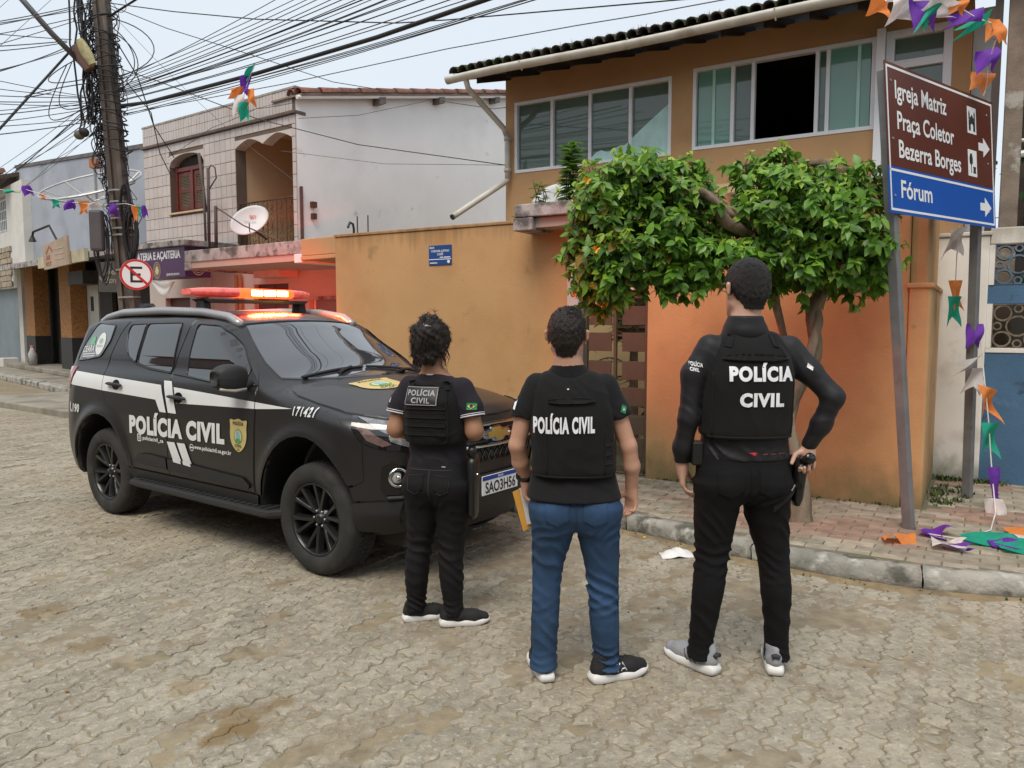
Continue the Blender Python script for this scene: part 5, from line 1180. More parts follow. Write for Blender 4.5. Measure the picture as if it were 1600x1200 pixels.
for (px,py,dy,rx,rz,ry,nt3) in clumps:
    c0=dp(px,py,ty+dy); sx,sz=rx*ty/1200,rz*ty/1200
    for _ in range(int(nt3*1.32)):
        while True:
            q=np.array([random.uniform(-1,1) for _ in range(3)])
            l=np.linalg.norm(q)
            if l<=1 and random.random()<l**1.1+.12: break
        if random.random()<.09: q=q/l*random.uniform(1.05,1.34)
        p=c0+q*[sx,ry,sz]; hang=q[2]<-.35 and random.random()<.25; p=p-np.array([0,0,random.uniform(.03,.13) if hang else 0]); out_=q*[1,1,1]+np.array([0,-.15,.12]); out_/=np.linalg.norm(out_)+1e-6
        tip=p+out_*random.uniform(.02,.06); twig.tube([p-out_*.10-np.array([0,0,.03]),tip],.003,3,cap=False)
        droop=random.uniform(.4,1.5); pale_top=q[2]>.35 and random.random()<.55  # some twigs near clump tops bear smaller, paler leaves
        yellow=(px<960 and py>370 and random.random()<.16) or random.random()<.012
        nlv=random.randint(5,8); a0=random.random()*6.28
        e1=np.cross(out_,[0,0,1.]); e1/=np.linalg.norm(e1)+1e-6; e2=np.cross(e1,out_)
        for j in range(nlv):
            a=a0+j*2.4; rad=e1*math.cos(a)+e2*math.sin(a); d=out_*random.uniform(.15,.7)+rad*random.uniform(.6,1.); d[2]-=droop*.6; d/=np.linalg.norm(d)
            up=out_*.6+np.array([0,-.12,.75])+np.array([random.gauss(0,.25) for _ in range(3)]); y=np.cross(up,d); y/=np.linalg.norm(y)+1e-6; z=np.cross(d,y)
            L_=random.uniform(.050,.108)*(.75 if pale_top else 1); M=np.stack([d,y*random.uniform(.75,1.25),z],1)*L_
            ci=4 if pale_top and random.random()<.5 else (2 if pale_top or random.random()<.22 else random.choice([0,0,1,1,3]))
            base=tip-out_*random.uniform(0,.05)
            col=np.array(lf_col[ci])*random.uniform(.8,1.25)
            if yellow and random.random()<.6: col=np.array(random.choice([(.30,.20,.025),(.22,.17,.02),(.16,.045,.015)]))
            cand.append((base,M,ci,col,yellow))
# leaves nearest the camera and largest: parts of their own
cand_d=np.array([c[0][1]-.4*np.linalg.norm(c[1][:,0]) for c in cand]); sel=set(np.argsort(cand_d)[:292].tolist())
tinv2=parent_inv(tree)
for i,(b,M,ci,col,yl) in enumerate(cand):
    if i in sel and not yl:
        o=bpy.data.objects.new('leaf',me_leaf[ci]); COL.objects.link(o); o.parent=tree; o.matrix_parent_inverse=tinv2
        mm_=Matrix.Identity(4); 
        for r_ in range(3):
            for c_ in range(3): mm_[r_][c_]=M[r_,c_]
            mm_[r_][3]=b[r_]
        o.matrix_basis=mm_
    else:
        LV.append(LG[0]@M.T+b); LF+=[tuple(x+nb for x in f) for f in LG[1]]; nb+=15; LC.append(np.tile([*col,1],(15,1)))
me=np_mesh('foliage',np.vstack(LV),LF,True); a=me.color_attributes.new('col','FLOAT_COLOR','POINT'); a.data.foreach_set('color',np.vstack(LC).astype(np.float32).ravel())
tag(link('foliage',me,tree,m_leaf),kind='stuff'); tag(twig.build('twigs',m_bark,tree),kind='stuff')
for (px,py) in ((917,282),(931,389)):
    p=dp(px,py,ty-.28); mb=MB()
    for j in range(5):
        a=j*1.257; d=np.array([math.cos(a)*.6,-.5,math.sin(a)*.6]); mb.add([p,p+d*.03+[.012,0,.012],p+d*.045,p+d*.03-[.012,0,.012]],[(0,1,2,3)])
    mb.build('flower',mat('orange_flower',(.80,.36,.01),.6),tree)
def stalk(name,label,base,h,nlv,ll,spread,cols,lean=(0,0)):
    t=thing(name,label,'plant',tuple(base)); mb=MB(); LV=[];LF=[];LC=[];nb=0
    for s_ in range(spread):
        top=np.array(base)+np.array([random.gauss(lean[0],.05),random.gauss(lean[1],.04),h*random.uniform(.7,1.05)]); b0=np.array(base)+np.array([random.gauss(0,.03),random.gauss(0,.02),0])
        mb.tube([b0,(b0+top)/2+[random.gauss(0,.02),0,0],top],[.006,.005,.003],5)
        for j in range(nlv):
            t_=.12+.88*j/nlv; p=b0+(top-b0)*t_; a=j*2.4+s_; d=np.array([math.cos(a),math.sin(a),.35-.5*(1-t_)]); d/=np.linalg.norm(d); y=np.cross([0,0,1.],d); y/=np.linalg.norm(y); z=np.cross(d,y)
            for side in (-.5,0,.5):
                dd=d+y*side*.8; dd/=np.linalg.norm(dd); yy=np.cross(z,dd); M=np.stack([dd,yy*.75,np.cross(dd,yy)],1)*ll*random.uniform(.6,1.1)
                LV.append(LG[0]@M.T+p+d*.01); LF+=[tuple(x+nb for x in f) for f in LG[1]]; nb+=15; LC.append(np.tile([*(np.array(random.choice(cols))*random.uniform(.8,1.2)),1],(15,1)))
    mb.build('stem',mat('green_stem',(.07,.10,.03),.7),t)
    me=np_mesh('leaves',np.vstack(LV),LF,True); a=me.color_attributes.new('col','FLOAT_COLOR','POINT'); a.data.foreach_set('color',np.vstack(LC).astype(np.float32).ravel()); link('leaves',me,t,m_leaf)
cols_=[(.12,.28,.03),(.17,.34,.04),(.09,.21,.03)]
stalk('canopy_weed','tall leafy weed growing on top of the gate canopy',W.p(-3.22,.0,2.79),.60,24,.135,6,cols_,(0,-.05))
stalk('canopy_weed','small pale green fern like weed at the left end of the gate canopy',W.p(-3.52,.05,2.79),.28,9,.095,4,[(.22,.34,.05),(.17,.28,.05)],(-.05,0))
stalk('wall_weed','low yellow green weed on top of the street wall by the house corner',W.p(-3.8,-.05,2.69),.06,6,.05,4,cols_)
# palm and parked bicycle glimpsed through the gate
pm=thing('palm_plant','slender palm with spiny fronds seen through the metal gate','palm',tuple(W.p(-2.75,-.6,.1))); mb=MB(); m_palm=mat('palm_frond',(.10,.15,.035),.6,var=.3,vs=9)
for k_ in range(9):
    a=k_*.7; b=W.p(-2.75,-.6,.3+.2*k_); pts=[b+np.array([math.cos(a)*.5*t,math.sin(a)*.3*t,.55*t-.5*t*t]) for t in np.linspace(0,1,9)]; mb.tube(pts,.006,4)
    for i in range(1,9):
        for s_ in (-1,1):
            d=np.array([-math.sin(a)*s_*.14,math.cos(a)*s_*.14,-.05]); p=pts[i]; w_=np.array([0,0,.007]); mb.add([p-w_,p+w_,p+d],[(0,1,2)])
mb.build('fronds',m_palm,pm); MB().tube([W.p(-2.75,-.6,.1),W.p(-2.77,-.6,1.2),W.p(-2.74,-.6,2.3)],[.05,.045,.03],8).build('trunk',m_bark,pm)
yw=thing('yard_wall','beige yard wall with a low barred window behind the metal gate','wall',tuple(W.p(-2.8,-1.9,.1)))
wall_holes(W,-4.5,-1.0,.1,3.2,[(-3.6,-2.9,1.4,2.2)],-2.1,-1.9).build('wall_panel',mat('yard_cream_paint',(.50,.38,.20),.85,var=.1,vs=2),yw)
mb=MB(); [mb.fb(W,-3.6,-2.9,-1.98,-1.95,1.45+i*.1,1.48+i*.1) for i in range(8)]; mb.build('window_bars',m_iron,yw); MB().fb(W,-3.6,-2.9,-2.09,-2.05,1.4,2.2).build('window_back',m_dark,yw)
bk_=thing('motorbike','dark parked motorbike partly hidden behind the metal gate','motorbike',tuple(W.p(-2.5,-1.2,.1)))
for u in (-2.95,-1.85): MB().lathe([(.25,-.04),(.3,-.03),(.31,0),(.3,.03),(.25,.04)],W.p(u,-1.2,.42),W.n,20,closed=True).build('wheel',m_cable,bk_,smooth=True)
MB().tube([W.p(-2.9,-1.2,.5),W.p(-2.6,-1.2,.85),W.p(-2.2,-1.2,.85),W.p(-1.85,-1.2,.45)],.07,7).build('frame',m_cable,bk_,smooth=True); MB().tube([W.p(-2.65,-1.2,.9),W.p(-2.2,-1.2,.98),W.p(-1.95,-1.2,.95)],[.09,.12,.07],8).build('seat',m_cable,bk_,smooth=True); MB().tube([W.p(-2.75,-1.45,1.15),W.p(-2.7,-1.2,1.1),W.p(-2.75,-.95,1.15)],.03,6).build('handlebar',m_steel,bk_); MB().tube([W.p(-2.9,-1.2,.42),W.p(-2.7,-1.2,1.1)],.035,6).build('fork',m_steel,bk_)
MB().box(W.p(-2.5,-1.14,1.28),(.2,.1,.1)).build('blue_bag',m_sblue,bk_)
# dark tree at the right edge behind the neighbour
dt=thing('background_tree','dark green tree behind the neighbour wall at the right edge','tree',tuple(N.p(1.4,-1.3,0))); LV=[];LF=[];nb=0;LC=[]
MB().tube([N.p(1.3,-1.35,0),N.p(1.3,-1.35,2.8)],[.08,.05],7).build('trunk',m_bark,dt)
for i in range(1500):
    q=np.array([random.gauss(0,.35),random.gauss(0,.2),random.gauss(0,.4)]); p=N.p(1.15,-1.35,3.0)+q; d=np.array([random.gauss(0,1) for _ in range(3)]); d/=np.linalg.norm(d); y=np.cross([0,0,1.],d); y/=np.linalg.norm(y); M=np.stack([d,y,np.cross(d,y)],1)*.1
    LV.append(LG[0]@M.T+p); LF+=[tuple(x+nb for x in f) for f in LG[1]]; nb+=15; LC.append(np.tile([.04,.09,.02,1],(15,1)))
me=np_mesh('crown',np.vstack(LV),LF,True); a=me.color_attributes.new('col','FLOAT_COLOR','POINT'); a.data.foreach_set('color',np.vstack(LC).astype(np.float32).ravel()); link('crown',me,dt,m_leaf)
# ================================================================== BUNTING
m_fl={'o':mat('orange_tissue',(.80,.26,.06),.7,var=.14,vs=20,translu=.35),'p':mat('purple_tissue',(.16,.035,.42),.7,var=.16,vs=20,translu=.35),'g':mat('green_tissue',(.012,.38,.25),.7,var=.14,vs=20,translu=.35),'w':mat('white_tissue',(.75,.72,.70),.7,var=.14,vs=20,translu=.35),'t':mat('pale_tissue',(.60,.57,.55),.7,translu=.4)}
m_str=mat('white_string',(.65,.63,.60),.8)
def flag(par,a,dirn,down,w,h,c,twist=.0,seed=0):
    """little tissue flag with a notched tail, gently crumpled"""
    rs=np.random.default_rng(seed); a=np.array(a,float); x=np.array(dirn,float); x/=np.linalg.norm(x); y=np.array(down,float); y/=np.linalg.norm(y); n=np.cross(x,y); n/=np.linalg.norm(n)
    nu,nv=12,11; P=[];f1,f2=rs.uniform(3,6),rs.uniform(0,6)
    for j in range(nv+1):
        t=j/nv; row=[]
        for i in range(nu+1):
            s_=i/nu; L_=h*(1-.34*(1-abs(2*s_-1))) ; q=a+x*(s_-.5)*w*(1-.25*twist*math.sin(t*3))+y*L_*t+n*(.16*w*math.sin(s_*f1+f2+t*2)*t+.06*w*math.sin(s_*9+t*7+f2)*(.3+t)+twist*w*.55*math.sin(s_*3+t*4+f2))+x*(.12*w*math.sin(t*5+f2)*twist)
            row.append(q)
        P.append(row)
    o=MB().grid(P).build('flag',m_fl[c],par,smooth=True); return o
def string_of(label,pts,flags,seed):
    t=thing('bunting',label,'bunting',tuple(np.array(pts[0]))); MB().tube(pts,.005,4).build('string',m_str,t)
    for k_,(p,dirn,down,w,h,c,tw) in enumerate(flags): flag(t,p,dirn,down,w,h,c,tw,seed+k_)
    return t
pts=[dp(*q) for q in ((-12,294,13.5),(12,298,13.3),(40,296,13.1),(67,304,12.9),(88,312,12.7),(110,316,12.5),(132,318,12.3),(150,320,12.2),(175,320,12.0),(196,318,11.6),(212,322,11.5),(224,322,11.5))]
fl_=[(dp(12,296,13.25),(1,-.2,-.1),(.4,0,-.35),.28,.12,'g',.3)]
for (px,py,d,c,w,h,tw,tl) in ((40,290,13.1,'p',.17,.19,.2,.3),(67,303,12.9,'o',.13,.11,.6,.2),(88,311,12.7,'g',.16,.15,.2,-.1),(110,313,12.5,'p',.18,.18,.3,-.15),(132,314,12.3,'o',.18,.21,.2,-.1),(150,316,12.2,'w',.22,.11,.5,.3),(175,318,11.7,'p',.17,.23,.2,.05),(211,322,11.5,'o',.09,.24,.4,.0),(217,320,11.5,'g',.09,.20,.3,.0),(224,321,11.5,'p',.08,.20,.4,.15)): fl_.append((dp(px,py,d),(1,-.2,.02),(tl,0,-1),w,h,c,tw))
string_of('string of purple, orange, green and white tissue flags sagging across the left shop fronts',pts,fl_,10)
pts=[dp(398,102,9.6),dp(390,120,9.6),dp(382,145,9.6),dp(380,165,9.6)]
fl_=[(dp(392,104,9.6),(.5,0,.5),(-.35,0,-1),.14,.26,'g',.5),(dp(385,118,9.58),(1,0,.2),(-.2,0,-1),.13,.27,'p',.4),(dp(378,142,9.57),(.4,0,1),(-1,0,-.25),.13,.17,'o',.4),(dp(390,138,9.55),(1,0,.1),(.12,0,-1),.11,.25,'o',.4),(dp(373,148,9.56),(1,0,0),(.0,0,-1),.15,.28,'w',.4),(dp(381,160,9.54),(1,0,0),(.0,0,-1),.12,.24,'g',.4)]
string_of('clump of tissue flags tangled on the thick cable before the tiled house',pts,fl_,40)
pts=[dp(*q) for q in ((1362,-12,5.6),(1385,2,5.5),(1420,2,5.4),(1450,0,5.3),(1482,4,5.3),(1500,12,5.3),(1525,28,5.4),(1548,36,5.6),(1556,62,5.9),(1546,95,6.0),(1540,140,6.1),(1536,150,6.1))]
fl_=[]
for (px,py,d,c,w,h,tw,dx,dz,ax_) in ((1376,-2,5.5,'o',.15,.13,.3,-.2,-1,(1,0,-.2)),(1418,-6,5.4,'w',.20,.20,.4,-.35,-1,(1,0,.2)),(1438,-4,5.35,'p',.16,.22,.3,.25,-1,(1,0,0)),(1468,-2,5.3,'g',.10,.26,.3,-.6,-1,(1,0,.3)),(1480,3,5.3,'w',.22,.12,.5,-.6,-.6,(1,0,-.4)),(1496,0,5.3,'o',.12,.10,.4,0,-1,(1,0,0)),(1535,22,5.4,'p',.09,.28,.4,-1,-.22,(0,0,1)),(1548,24,5.5,'g',.10,.30,.3,-1,-.55,(.3,0,1)),(1553,28,5.7,'o',.12,.17,.4,.1,-1,(1,0,0)),(1560,40,5.8,'o',.08,.14,.4,.4,-1,(1,0,0)),(1541,76,6.0,'p',.16,.18,.5,.1,-1,(1,0,.2)),(1536,113,6.1,'o',.16,.16,.3,-.2,-1,(1,0,-.2))): fl_.append((dp(px,py,d),ax_,(dx,0,dz),w,h,c,tw))
string_of('string of tissue flags looping from the upper right corner down to the sign',pts,fl_,70)
pts=[dp(*q) for q in ((1500,352,6.75),(1495,400,6.75),(1493,440,6.75),(1491,470,6.75))]
string_of('short hanging string of white, orange and green tissue flags on the white pillar',pts,[(dp(1500,356,6.74),(1,0,.2),(-.3,0,-1),.17,.28,'t',.4),(dp(1492,438,6.72),(1,0,0),(.15,0,-1),.10,.27,'o',.4),(dp(1492,463,6.70),(1,0,0),(0,0,-1),.13,.27,'g',.3)],100)
pts=[dp(*q) for q in ((1527,505,6.45),(1535,560,6.4),(1540,610,6.3),(1545,660,6.25),(1548,710,6.2),(1552,760,6.1),(1556,800,5.9))]+[gp(1548,828,.13),gp(1500,842,.13),gp(1440,832,.13)]
gnd=lambda px,py: gp(px,py,.145)
fl_=[(dp(1523,506,6.42),(1,0,0),(.0,0,-1),.13,.21,'p',.3),(dp(1530,562,6.36),(.6,0,1),(-1,0,-.45),.16,.25,'t',.4),(dp(1530,575,6.34),(1,0,0),(-.3,0,-1),.14,.24,'t',.4),(dp(1542,605,6.28),(1,0,-.3),(.15,0,-1),.17,.28,'o',.5),(dp(1547,660,6.22),(1,0,0),(0,0,-1),.15,.30,'g',.4),(dp(1552,730,6.12),(1,0,0),(.15,0,-1),.08,.35,'p',.4),(dp(1552,780,5.98),(1,0,0),(.2,0,-1),.13,.28,'w',.5)]
for (px,py,w,h,c,dx,dy) in ((1402,836,.22,.20,'o',-.3,-1),(1440,828,.22,.20,'p',.6,-.6),(1455,846,.30,.22,'w',1,-.5),(1470,850,.10,.20,'p',.8,-.4),(1505,840,.20,.42,'g',1,-.35),(1545,846,.18,.25,'p',1,-.3),(1560,852,.20,.30,'g',1,-.25),(1575,830,.16,.34,'o',1,-.25),(1580,842,.16,.30,'w',1,-.3)):
    fl_.append((gnd(px,py)+np.array([0,0,.012*random.random()]),(-dy,dx,.02),(dx,dy,-.03),w,h,c,.12))
string_of('string of tissue flags trailing down the sign post into a heap on the pavement',pts,fl_,130)
# ================================================================== POLICE CAR: one implicit body form, panels laid on it
# ---- smooth table interpolation (Catmull-ish via cosine-free PCHIP-lite)
def tab(xs,ys):
    xs=np.array(xs,float);ys=np.array(ys,float)
    m=np.gradient(ys,xs)
    d=np.diff(ys)/np.diff(xs)
    for i in range(len(xs)):   # limit slopes (monotone)
        a=d[i-1] if i>0 else d[0]; b=d[i] if i<len(d) else d[-1]
        if a*b<=0: m[i]=0
        else: m[i]=np.sign(a)*min(abs(m[i]),3*min(abs(a),abs(b)))
    def f(x):
        x=np.clip(x,xs[0],xs[-1]); i=np.clip(np.searchsorted(xs,x)-1,0,len(xs)-2)
        h=xs[i+1]-xs[i];t=(x-xs[i])/h
        return (ys[i]*(1+2*t)*(1-t)**2+m[i]*h*t*(1-t)**2+ys[i+1]*t*t*(3-2*t)+m[i+1]*h*t*t*(t-1))
    return f
CW=tab([.2,.3,.45,.6,.8,1.0,1.12,1.2,1.27,1.33,1.45,1.6,1.72,1.8,1.9],[.84,.88,.925,.945,.95,.945,.935,.925,.905,.872,.838,.785,.738,.69,.55])
CT=tab([-4.2,-3.95,-3.7,-3.4,-3.0,-2.2,-1.6,-1.3,-1.15,-1.0,-.75,-.5,-.42,-.2,0,.25,.5,.75,.85,1.0],
       [1.66,1.68,1.715,1.775,1.815,1.83,1.815,1.785,1.735,1.645,1.50,1.36,1.335,1.30,1.27,1.225,1.18,1.12,1.085,1.0])
CF=tab([.2,.3,.42,.5,.75,.92,1.02,1.09,1.14,1.25,2],[-.30,-.17,-.05,0,.005,0,-.02,-.06,-.12,-.3,-2.])
CR=tab([.2,.35,.5,.7,.95,1.1,1.25,1.4,1.6,1.72,1.9],[.25,.1,.03,0,.02,.05,.09,.17,.29,.33,.5])
def smax(a,b,k):
    h=np.clip(.5+.5*(a-b)/k,0,1); return b+(a-b)*h+k*h*(1-h)
def car_sdf(x,y,z,arch=False):
    ay=np.abs(y)
    W=CW(z)
    fl=0
    for cx,rx,rz in ((-.05,.475,.545),(-2.845,.48,.50)):
        r=np.sqrt(((x-cx)/rx)**2+((z-.42)/rz)**2)
        fl=fl+.022*np.exp(-((r-1.0)/.13)**2)*(z<1.2)
    a=ay-W-fl
    b=x-(.88-.62*ay**3)-CF(z)
    c=(-3.95+.66*ay**5)+CR(z)-x
    d=(z-CT(x+.12*y*y)+.11*y*y)*.9
    e=.30-z
    f=smax(a,d,.07); f=smax(f,b,.09); f=smax(f,c,.12); f=smax(f,e,.05)
    if arch:
        for cx,rx,rz in ((-.05,.475,.545),(-2.845,.48,.50)):
            r=(np.sqrt(((x-cx)/rx)**2+((z-.42)/rz)**2)-1)*.45
            f=np.maximum(f,np.where(ay>.60,-r,f))
    return f
X0,Y0,CA,CS=-.7714,5.552,-.6302,.9449
_cc,_cs=math.cos(CA),math.sin(CA)
def c2w(P):
    P=np.atleast_2d(np.asarray(P,float))*CS; return np.c_[X0+_cc*P[:,0]-_cs*P[:,1],Y0+_cs*P[:,0]+_cc*P[:,1],P[:,2]]
car=thing('police_car','matte black police SUV with white stripes and a lit red roof light bar','car',tuple(c2w([-1.4,0,0])[0]))
m_paint=mat('matte_black_wrap',(.0150,.0140,.0140),.36,var=.06,vs=2,sps=.5,coat=.16)
m_plast=mat('black_plastic',(.020,.020,.020),.6,var=.06,vs=8,bump=.1,bs=200); m_gloss=mat('gloss_black',(.006,.006,.006),.12,var=0)
m_cglass=mat('tinted_car_glass',(.010,.009,.010),.02,var=0,sps=.8,coat=.9); m_wsg=mat('windshield_glass',(.050,.050,.058),.02,var=.15,vs=2,sps=1.0,coat=1.0)  # windshield base colour lightened to stand in for pale sky reflection and haze
m_vin=mat('white_vinyl',(.70,.71,.71),.45,var=.03); m_chrome=mat('chrome',(.75,.76,.78),.12,m=1.,var=0); m_tyre=mat('tyre_rubber',(.026,.025,.024),.85,var=.3,vs=12,bump=.2,bs=80,stain=((.10,.085,.065),5,.55,.75,.35))
m_rim=mat('black_alloy',(.012,.012,.012),.3,var=0,sps=.6)
def sdf_grad(P):
    e=.006; x,y,z=P.T; g=np.stack([car_sdf(x+e,y,z)-car_sdf(x-e,y,z),car_sdf(x,y+e,z)-car_sdf(x,y-e,z),car_sdf(x,y,z+e)-car_sdf(x,y,z-e)],1); return g/(np.linalg.norm(g,axis=1)[:,None]+1e-9)
def cproj(a,b,mode):
    a=np.asarray(a,float);b=np.asarray(b,float)
    lo,hi={'side':(-1.2,-.02),'top':(2.2,.5),'front':(1.3,-.8)}[mode]
    L_=np.full(a.shape,lo);H_=np.full(a.shape,hi)     # L outside, H inside
    mk={'side':lambda t:(a,t,b),'top':lambda t:(a,b,t),'front':lambda t:(t,a,b)}[mode]
    # march to the first crossing, then bisect
    st=np.linspace(0,1,60); found=np.zeros(a.shape,bool); prev=np.full(a.shape,lo)
    for s_ in st[1:]:
        t=lo+(hi-lo)*s_; f=car_sdf(*[np.broadcast_to(q,a.shape) for q in mk(t)]); new=(f<0)&~found
        L_[new]=prev[new] if hasattr(prev,'__len__') else prev; H_[new]=t; found|=new; prev=np.where(found,prev,t)
    for _ in range(22):
        m_=(L_+H_)/2; f=car_sdf(*mk(m_)); ins=f<0; H_=np.where(ins,m_,H_); L_=np.where(ins,L_,m_)
    return np.stack([np.broadcast_to(q,a.shape) for q in mk(H_)],1)
def dens(poly,h):
    out=[]
    for i in range(len(poly)):
        a,b=np.array(poly[i],float),np.array(poly[(i+1)%len(poly)],float); n=max(1,int(np.linalg.norm(b-a)/h))
        out+= [a+(b-a)*t/n for t in range(n)]
    return np.array(out)
def cmesh(name,P2,tris,mode,off,m,par,rim,loop,mirror=False,label=None):
    P=cproj(P2[:,0],P2[:,1],mode); Nn=sdf_grad(P); V=P+Nn*off
    vs=list(V); ns=list(Nn); fs=[tuple(t) for t in tris]
    if rim and loop is not None:
        k=len(vs); n=len(loop)
        for i in loop: vs.append(V[i]); ns.append(Nn[i])
        for i in loop: vs.append(V[i]-Nn[i]*rim); ns.append(Nn[i])
        for i in range(n): fs.append((k+i,k+n+i,k+n+(i+1)%n,k+(i+1)%n))
    V=np.array(vs); nrm=np.array(ns)
    # orientation: face normal must agree with outward normal
    a,b,c=[V[[t[q] for t in fs[:len(tris)]]] for q in range(3)]; fn=np.cross(b-a,c-a).sum(0)@nrm[:len(P)].sum(0)
    if fn<0: fs=[t[::-1] for t in fs]
    if mirror: V=V*[1,-1,1]; nrm=nrm*[1,-1,1]; fs=[t[::-1] for t in fs]
    me=bpy.data.meshes.new(name); me.from_pydata(c2w(V).tolist(),[],fs); 
    nt_=len(tris); me.polygons.foreach_set('use_smooth',[i<nt_ for i in range(len(fs))]); me.update()
    wn=np.c_[_cc*nrm[:,0]-_cs*nrm[:,1],_cs*nrm[:,0]+_cc*nrm[:,1],nrm[:,2]]
    me.normals_split_custom_set_from_vertices(wn.tolist())
    o=link(name,me,par,m)
    if label: o['label']=label
    return o
def panel(name,poly,mode,m,par,off=0.,rim=.014,h=.035,mirror=False,both=False,holes=(),label=None):
    B_=dens(poly,h); lo,hi=B_.min(0),B_.max(0)
    gx,gy=np.meshgrid(np.arange(lo[0]+h/2,hi[0],h),np.arange(lo[1]+h/2,hi[1],h)); G=np.c_[gx.ravel(),gy.ravel()]
    G=G[pip(G,B_)]
    if len(G):
        d=np.min(np.linalg.norm(G[:,None]-B_[None],axis=2),axis=1); G=G[d>h*.45]
    pts=np.vstack([B_,G]) if len(G) else B_; n=len(B_)
    vo,ed,fc,ov,_,_=delaunay_2d_cdt([Vector(p) for p in pts],[(i,(i+1)%n) for i in range(n)],[],0,1e-7)
    P2=np.array([v[:] for v in vo]); fc=[f for f in fc]; cen_=np.array([P2[list(f)].mean(0) for f in fc]); ok=pip(cen_,B_)
    for hl in holes: ok&=~pip(cen_,np.array(hl))
    fc=[f for f,k_ in zip(fc,ok) if k_]; mp={};
    for i,l in enumerate(ov):
        for q in l: mp[q]=i
    loop=[mp[i] for i in range(n)]
    o=cmesh(name,P2,fc,mode,off,m,par,rim,loop,mirror,label)
    if both: cmesh(name,P2,fc,mode,off,m,par,rim,loop,True)
    return o
def clipx(poly,x0,x1):
    def cl(P,s_,x):
        out=[]
        for i in range(len(P)):
            a,b=P[i],P[(i+1)%len(P)]; ia,ib=(a[0]-x)*s_>=0,(b[0]-x)*s_>=0
            if ia: out.append(a)
            if ia!=ib: t=(x-a[0])/(b[0]-a[0]); out.append((x,a[1]+(b[1]-a[1])*t))
        return out
    P=cl(list(poly),1,x0); return cl(P,-1,x1) if len(P)>2 else []
def decal(name,poly,m,par,mode='side',off=.004,h=.05,both=True): return panel(name,poly,mode,m,par,off,0,h,both=both)
def ctext(s,x0,x1,z0,cap,m,par,mode='side',bold=.02,shear=0.,tilt=0.,off=.005,f=None,spc=1.14):
    V,Fc=text_fit(s,x0,x1,z0,cap,bold,shear,spc); V[:,1]+=(V[:,0]-x0)*tilt
    # split long edges so that letters follow the bodywork
    bm=bmesh.new(); vs=[bm.verts.new((*v,0)) for v in V]
    for t in Fc:
        try: bm.faces.new([vs[i] for i in t])
        except ValueError: pass
    for _ in range(3):
        le=[e for e in bm.edges if e.calc_length()>.028]
        if le: bmesh.ops.subdivide_edges(bm,edges=le,cuts=1)
    bmesh.ops.triangulate(bm,faces=bm.faces[:]); bm.verts.index_update()
    P2=np.array([v.co[:2] for v in bm.verts]); tr=[tuple(v.index for v in fc.verts) for fc in bm.faces]; bm.free()
    if f is not None: P2=f(P2)
    return cmesh('lettering',P2,tr,mode,off,m,par,0,None)
# inner shell ------------------------------------------------------------
h_=.03; lo=np.array([-4.1,-1.08,.2]); ng=[int(a/h_) for a in (5.2,2.16,1.8)]
ax_=[lo[i]+h_*np.arange(ng[i]) for i in range(3)]
Fg=car_sdf(ax_[0][:,None,None],ax_[1][None,:,None],ax_[2][None,None,:],True)+.009
V,Q=surfnet(Fg,lo,h_)
nr=sdf_grad(V); me=np_mesh('body',c2w(V),Q,True); link('body',me,car,m_paint)
def arcp(cx,rx,rz,a0,a1,n=14): return [(cx+rx*math.cos(R(a)),.42+rz*math.sin(R(a))) for a in np.linspace(a0,a1,n)]
FA=(-.05,.475,.545); RA=(-2.845,.48,.50)
panel('fender',[(-.592,.50),(-.575,.88),(-.572,1.15),(-.602,1.27),(-.585,1.296),(-.45,1.262),(-.33,1.228),(-.256,1.208),(-.025,1.172),(.179,1.140),(.222,1.127),(.30,1.075),(.395,1.0),(.455,.945),(.462,.712),(.412,.682)]+arcp(*FA,28,172),'side',m_paint,car,both=True)
fd=panel('front_door',[(-.622,.50),(-.596,.88),(-.592,1.15),(-.618,1.27),(-.735,1.378),(-.963,1.548),(-1.139,1.665),(-1.28,1.722),(-1.45,1.748),(-1.652,1.758),(-1.70,1.54),(-1.735,1.35),(-1.722,1.25),(-1.726,1.15),(-1.722,1.0),(-1.738,.5)],'side',m_paint,car)
rd=panel('rear_door',[(-1.752,.5),(-1.736,1.0),(-1.740,1.15),(-1.736,1.25),(-1.749,1.35),(-1.714,1.54),(-1.668,1.758),(-2.0,1.765),(-2.4,1.757),(-2.64,1.735),(-2.73,1.62),(-2.795,1.42),(-2.805,1.26),(-2.78,1.12),(-2.705,.985),(-2.55,.90),(-2.39,.755),(-2.31,.57),(-2.305,.5)],'side',m_paint,car)
panel('quarter_panel',[(-2.318,.5),(-2.325,.58),(-2.405,.77),(-2.56,.915),(-2.718,1.0),(-2.795,1.125),(-2.82,1.26),(-2.81,1.42),(-2.745,1.62),(-2.66,1.735),(-3.0,1.728),(-3.22,1.715),(-3.36,1.60),(-3.44,1.42),(-3.50,1.30),(-3.53,1.0),(-3.53,.75),(-3.50,.52),(-3.33,.47)]+arcp(*RA,175,10)[::1],'side',m_paint,car,both=True)
panel('far_door',[(-.62,.5),(-.59,1.2),(-.735,1.378),(-1.139,1.665),(-1.45,1.748),(-2.4,1.757),(-2.64,1.735),(-2.8,1.4),(-2.78,1.1),(-2.39,.755),(-2.3,.5)],'side',m_paint,car,mirror=True,h=.06)
panel('rocker',[(-.55,.485),(-.60,.385),(-2.32,.385),(-2.36,.485)],'side',m_plast,car,.004,both=True)
hs=[(-.44,-.715),(-.36,-.775),(-.256,-.815),(-.025,-.83),(.17,-.815),(.225,-.818),(.37,-.775),(.50,-.712),(.60,-.62),(.70,-.50),(.775,-.30),(.80,-.1)]
ry_=np.linspace(-.70,.70,15)
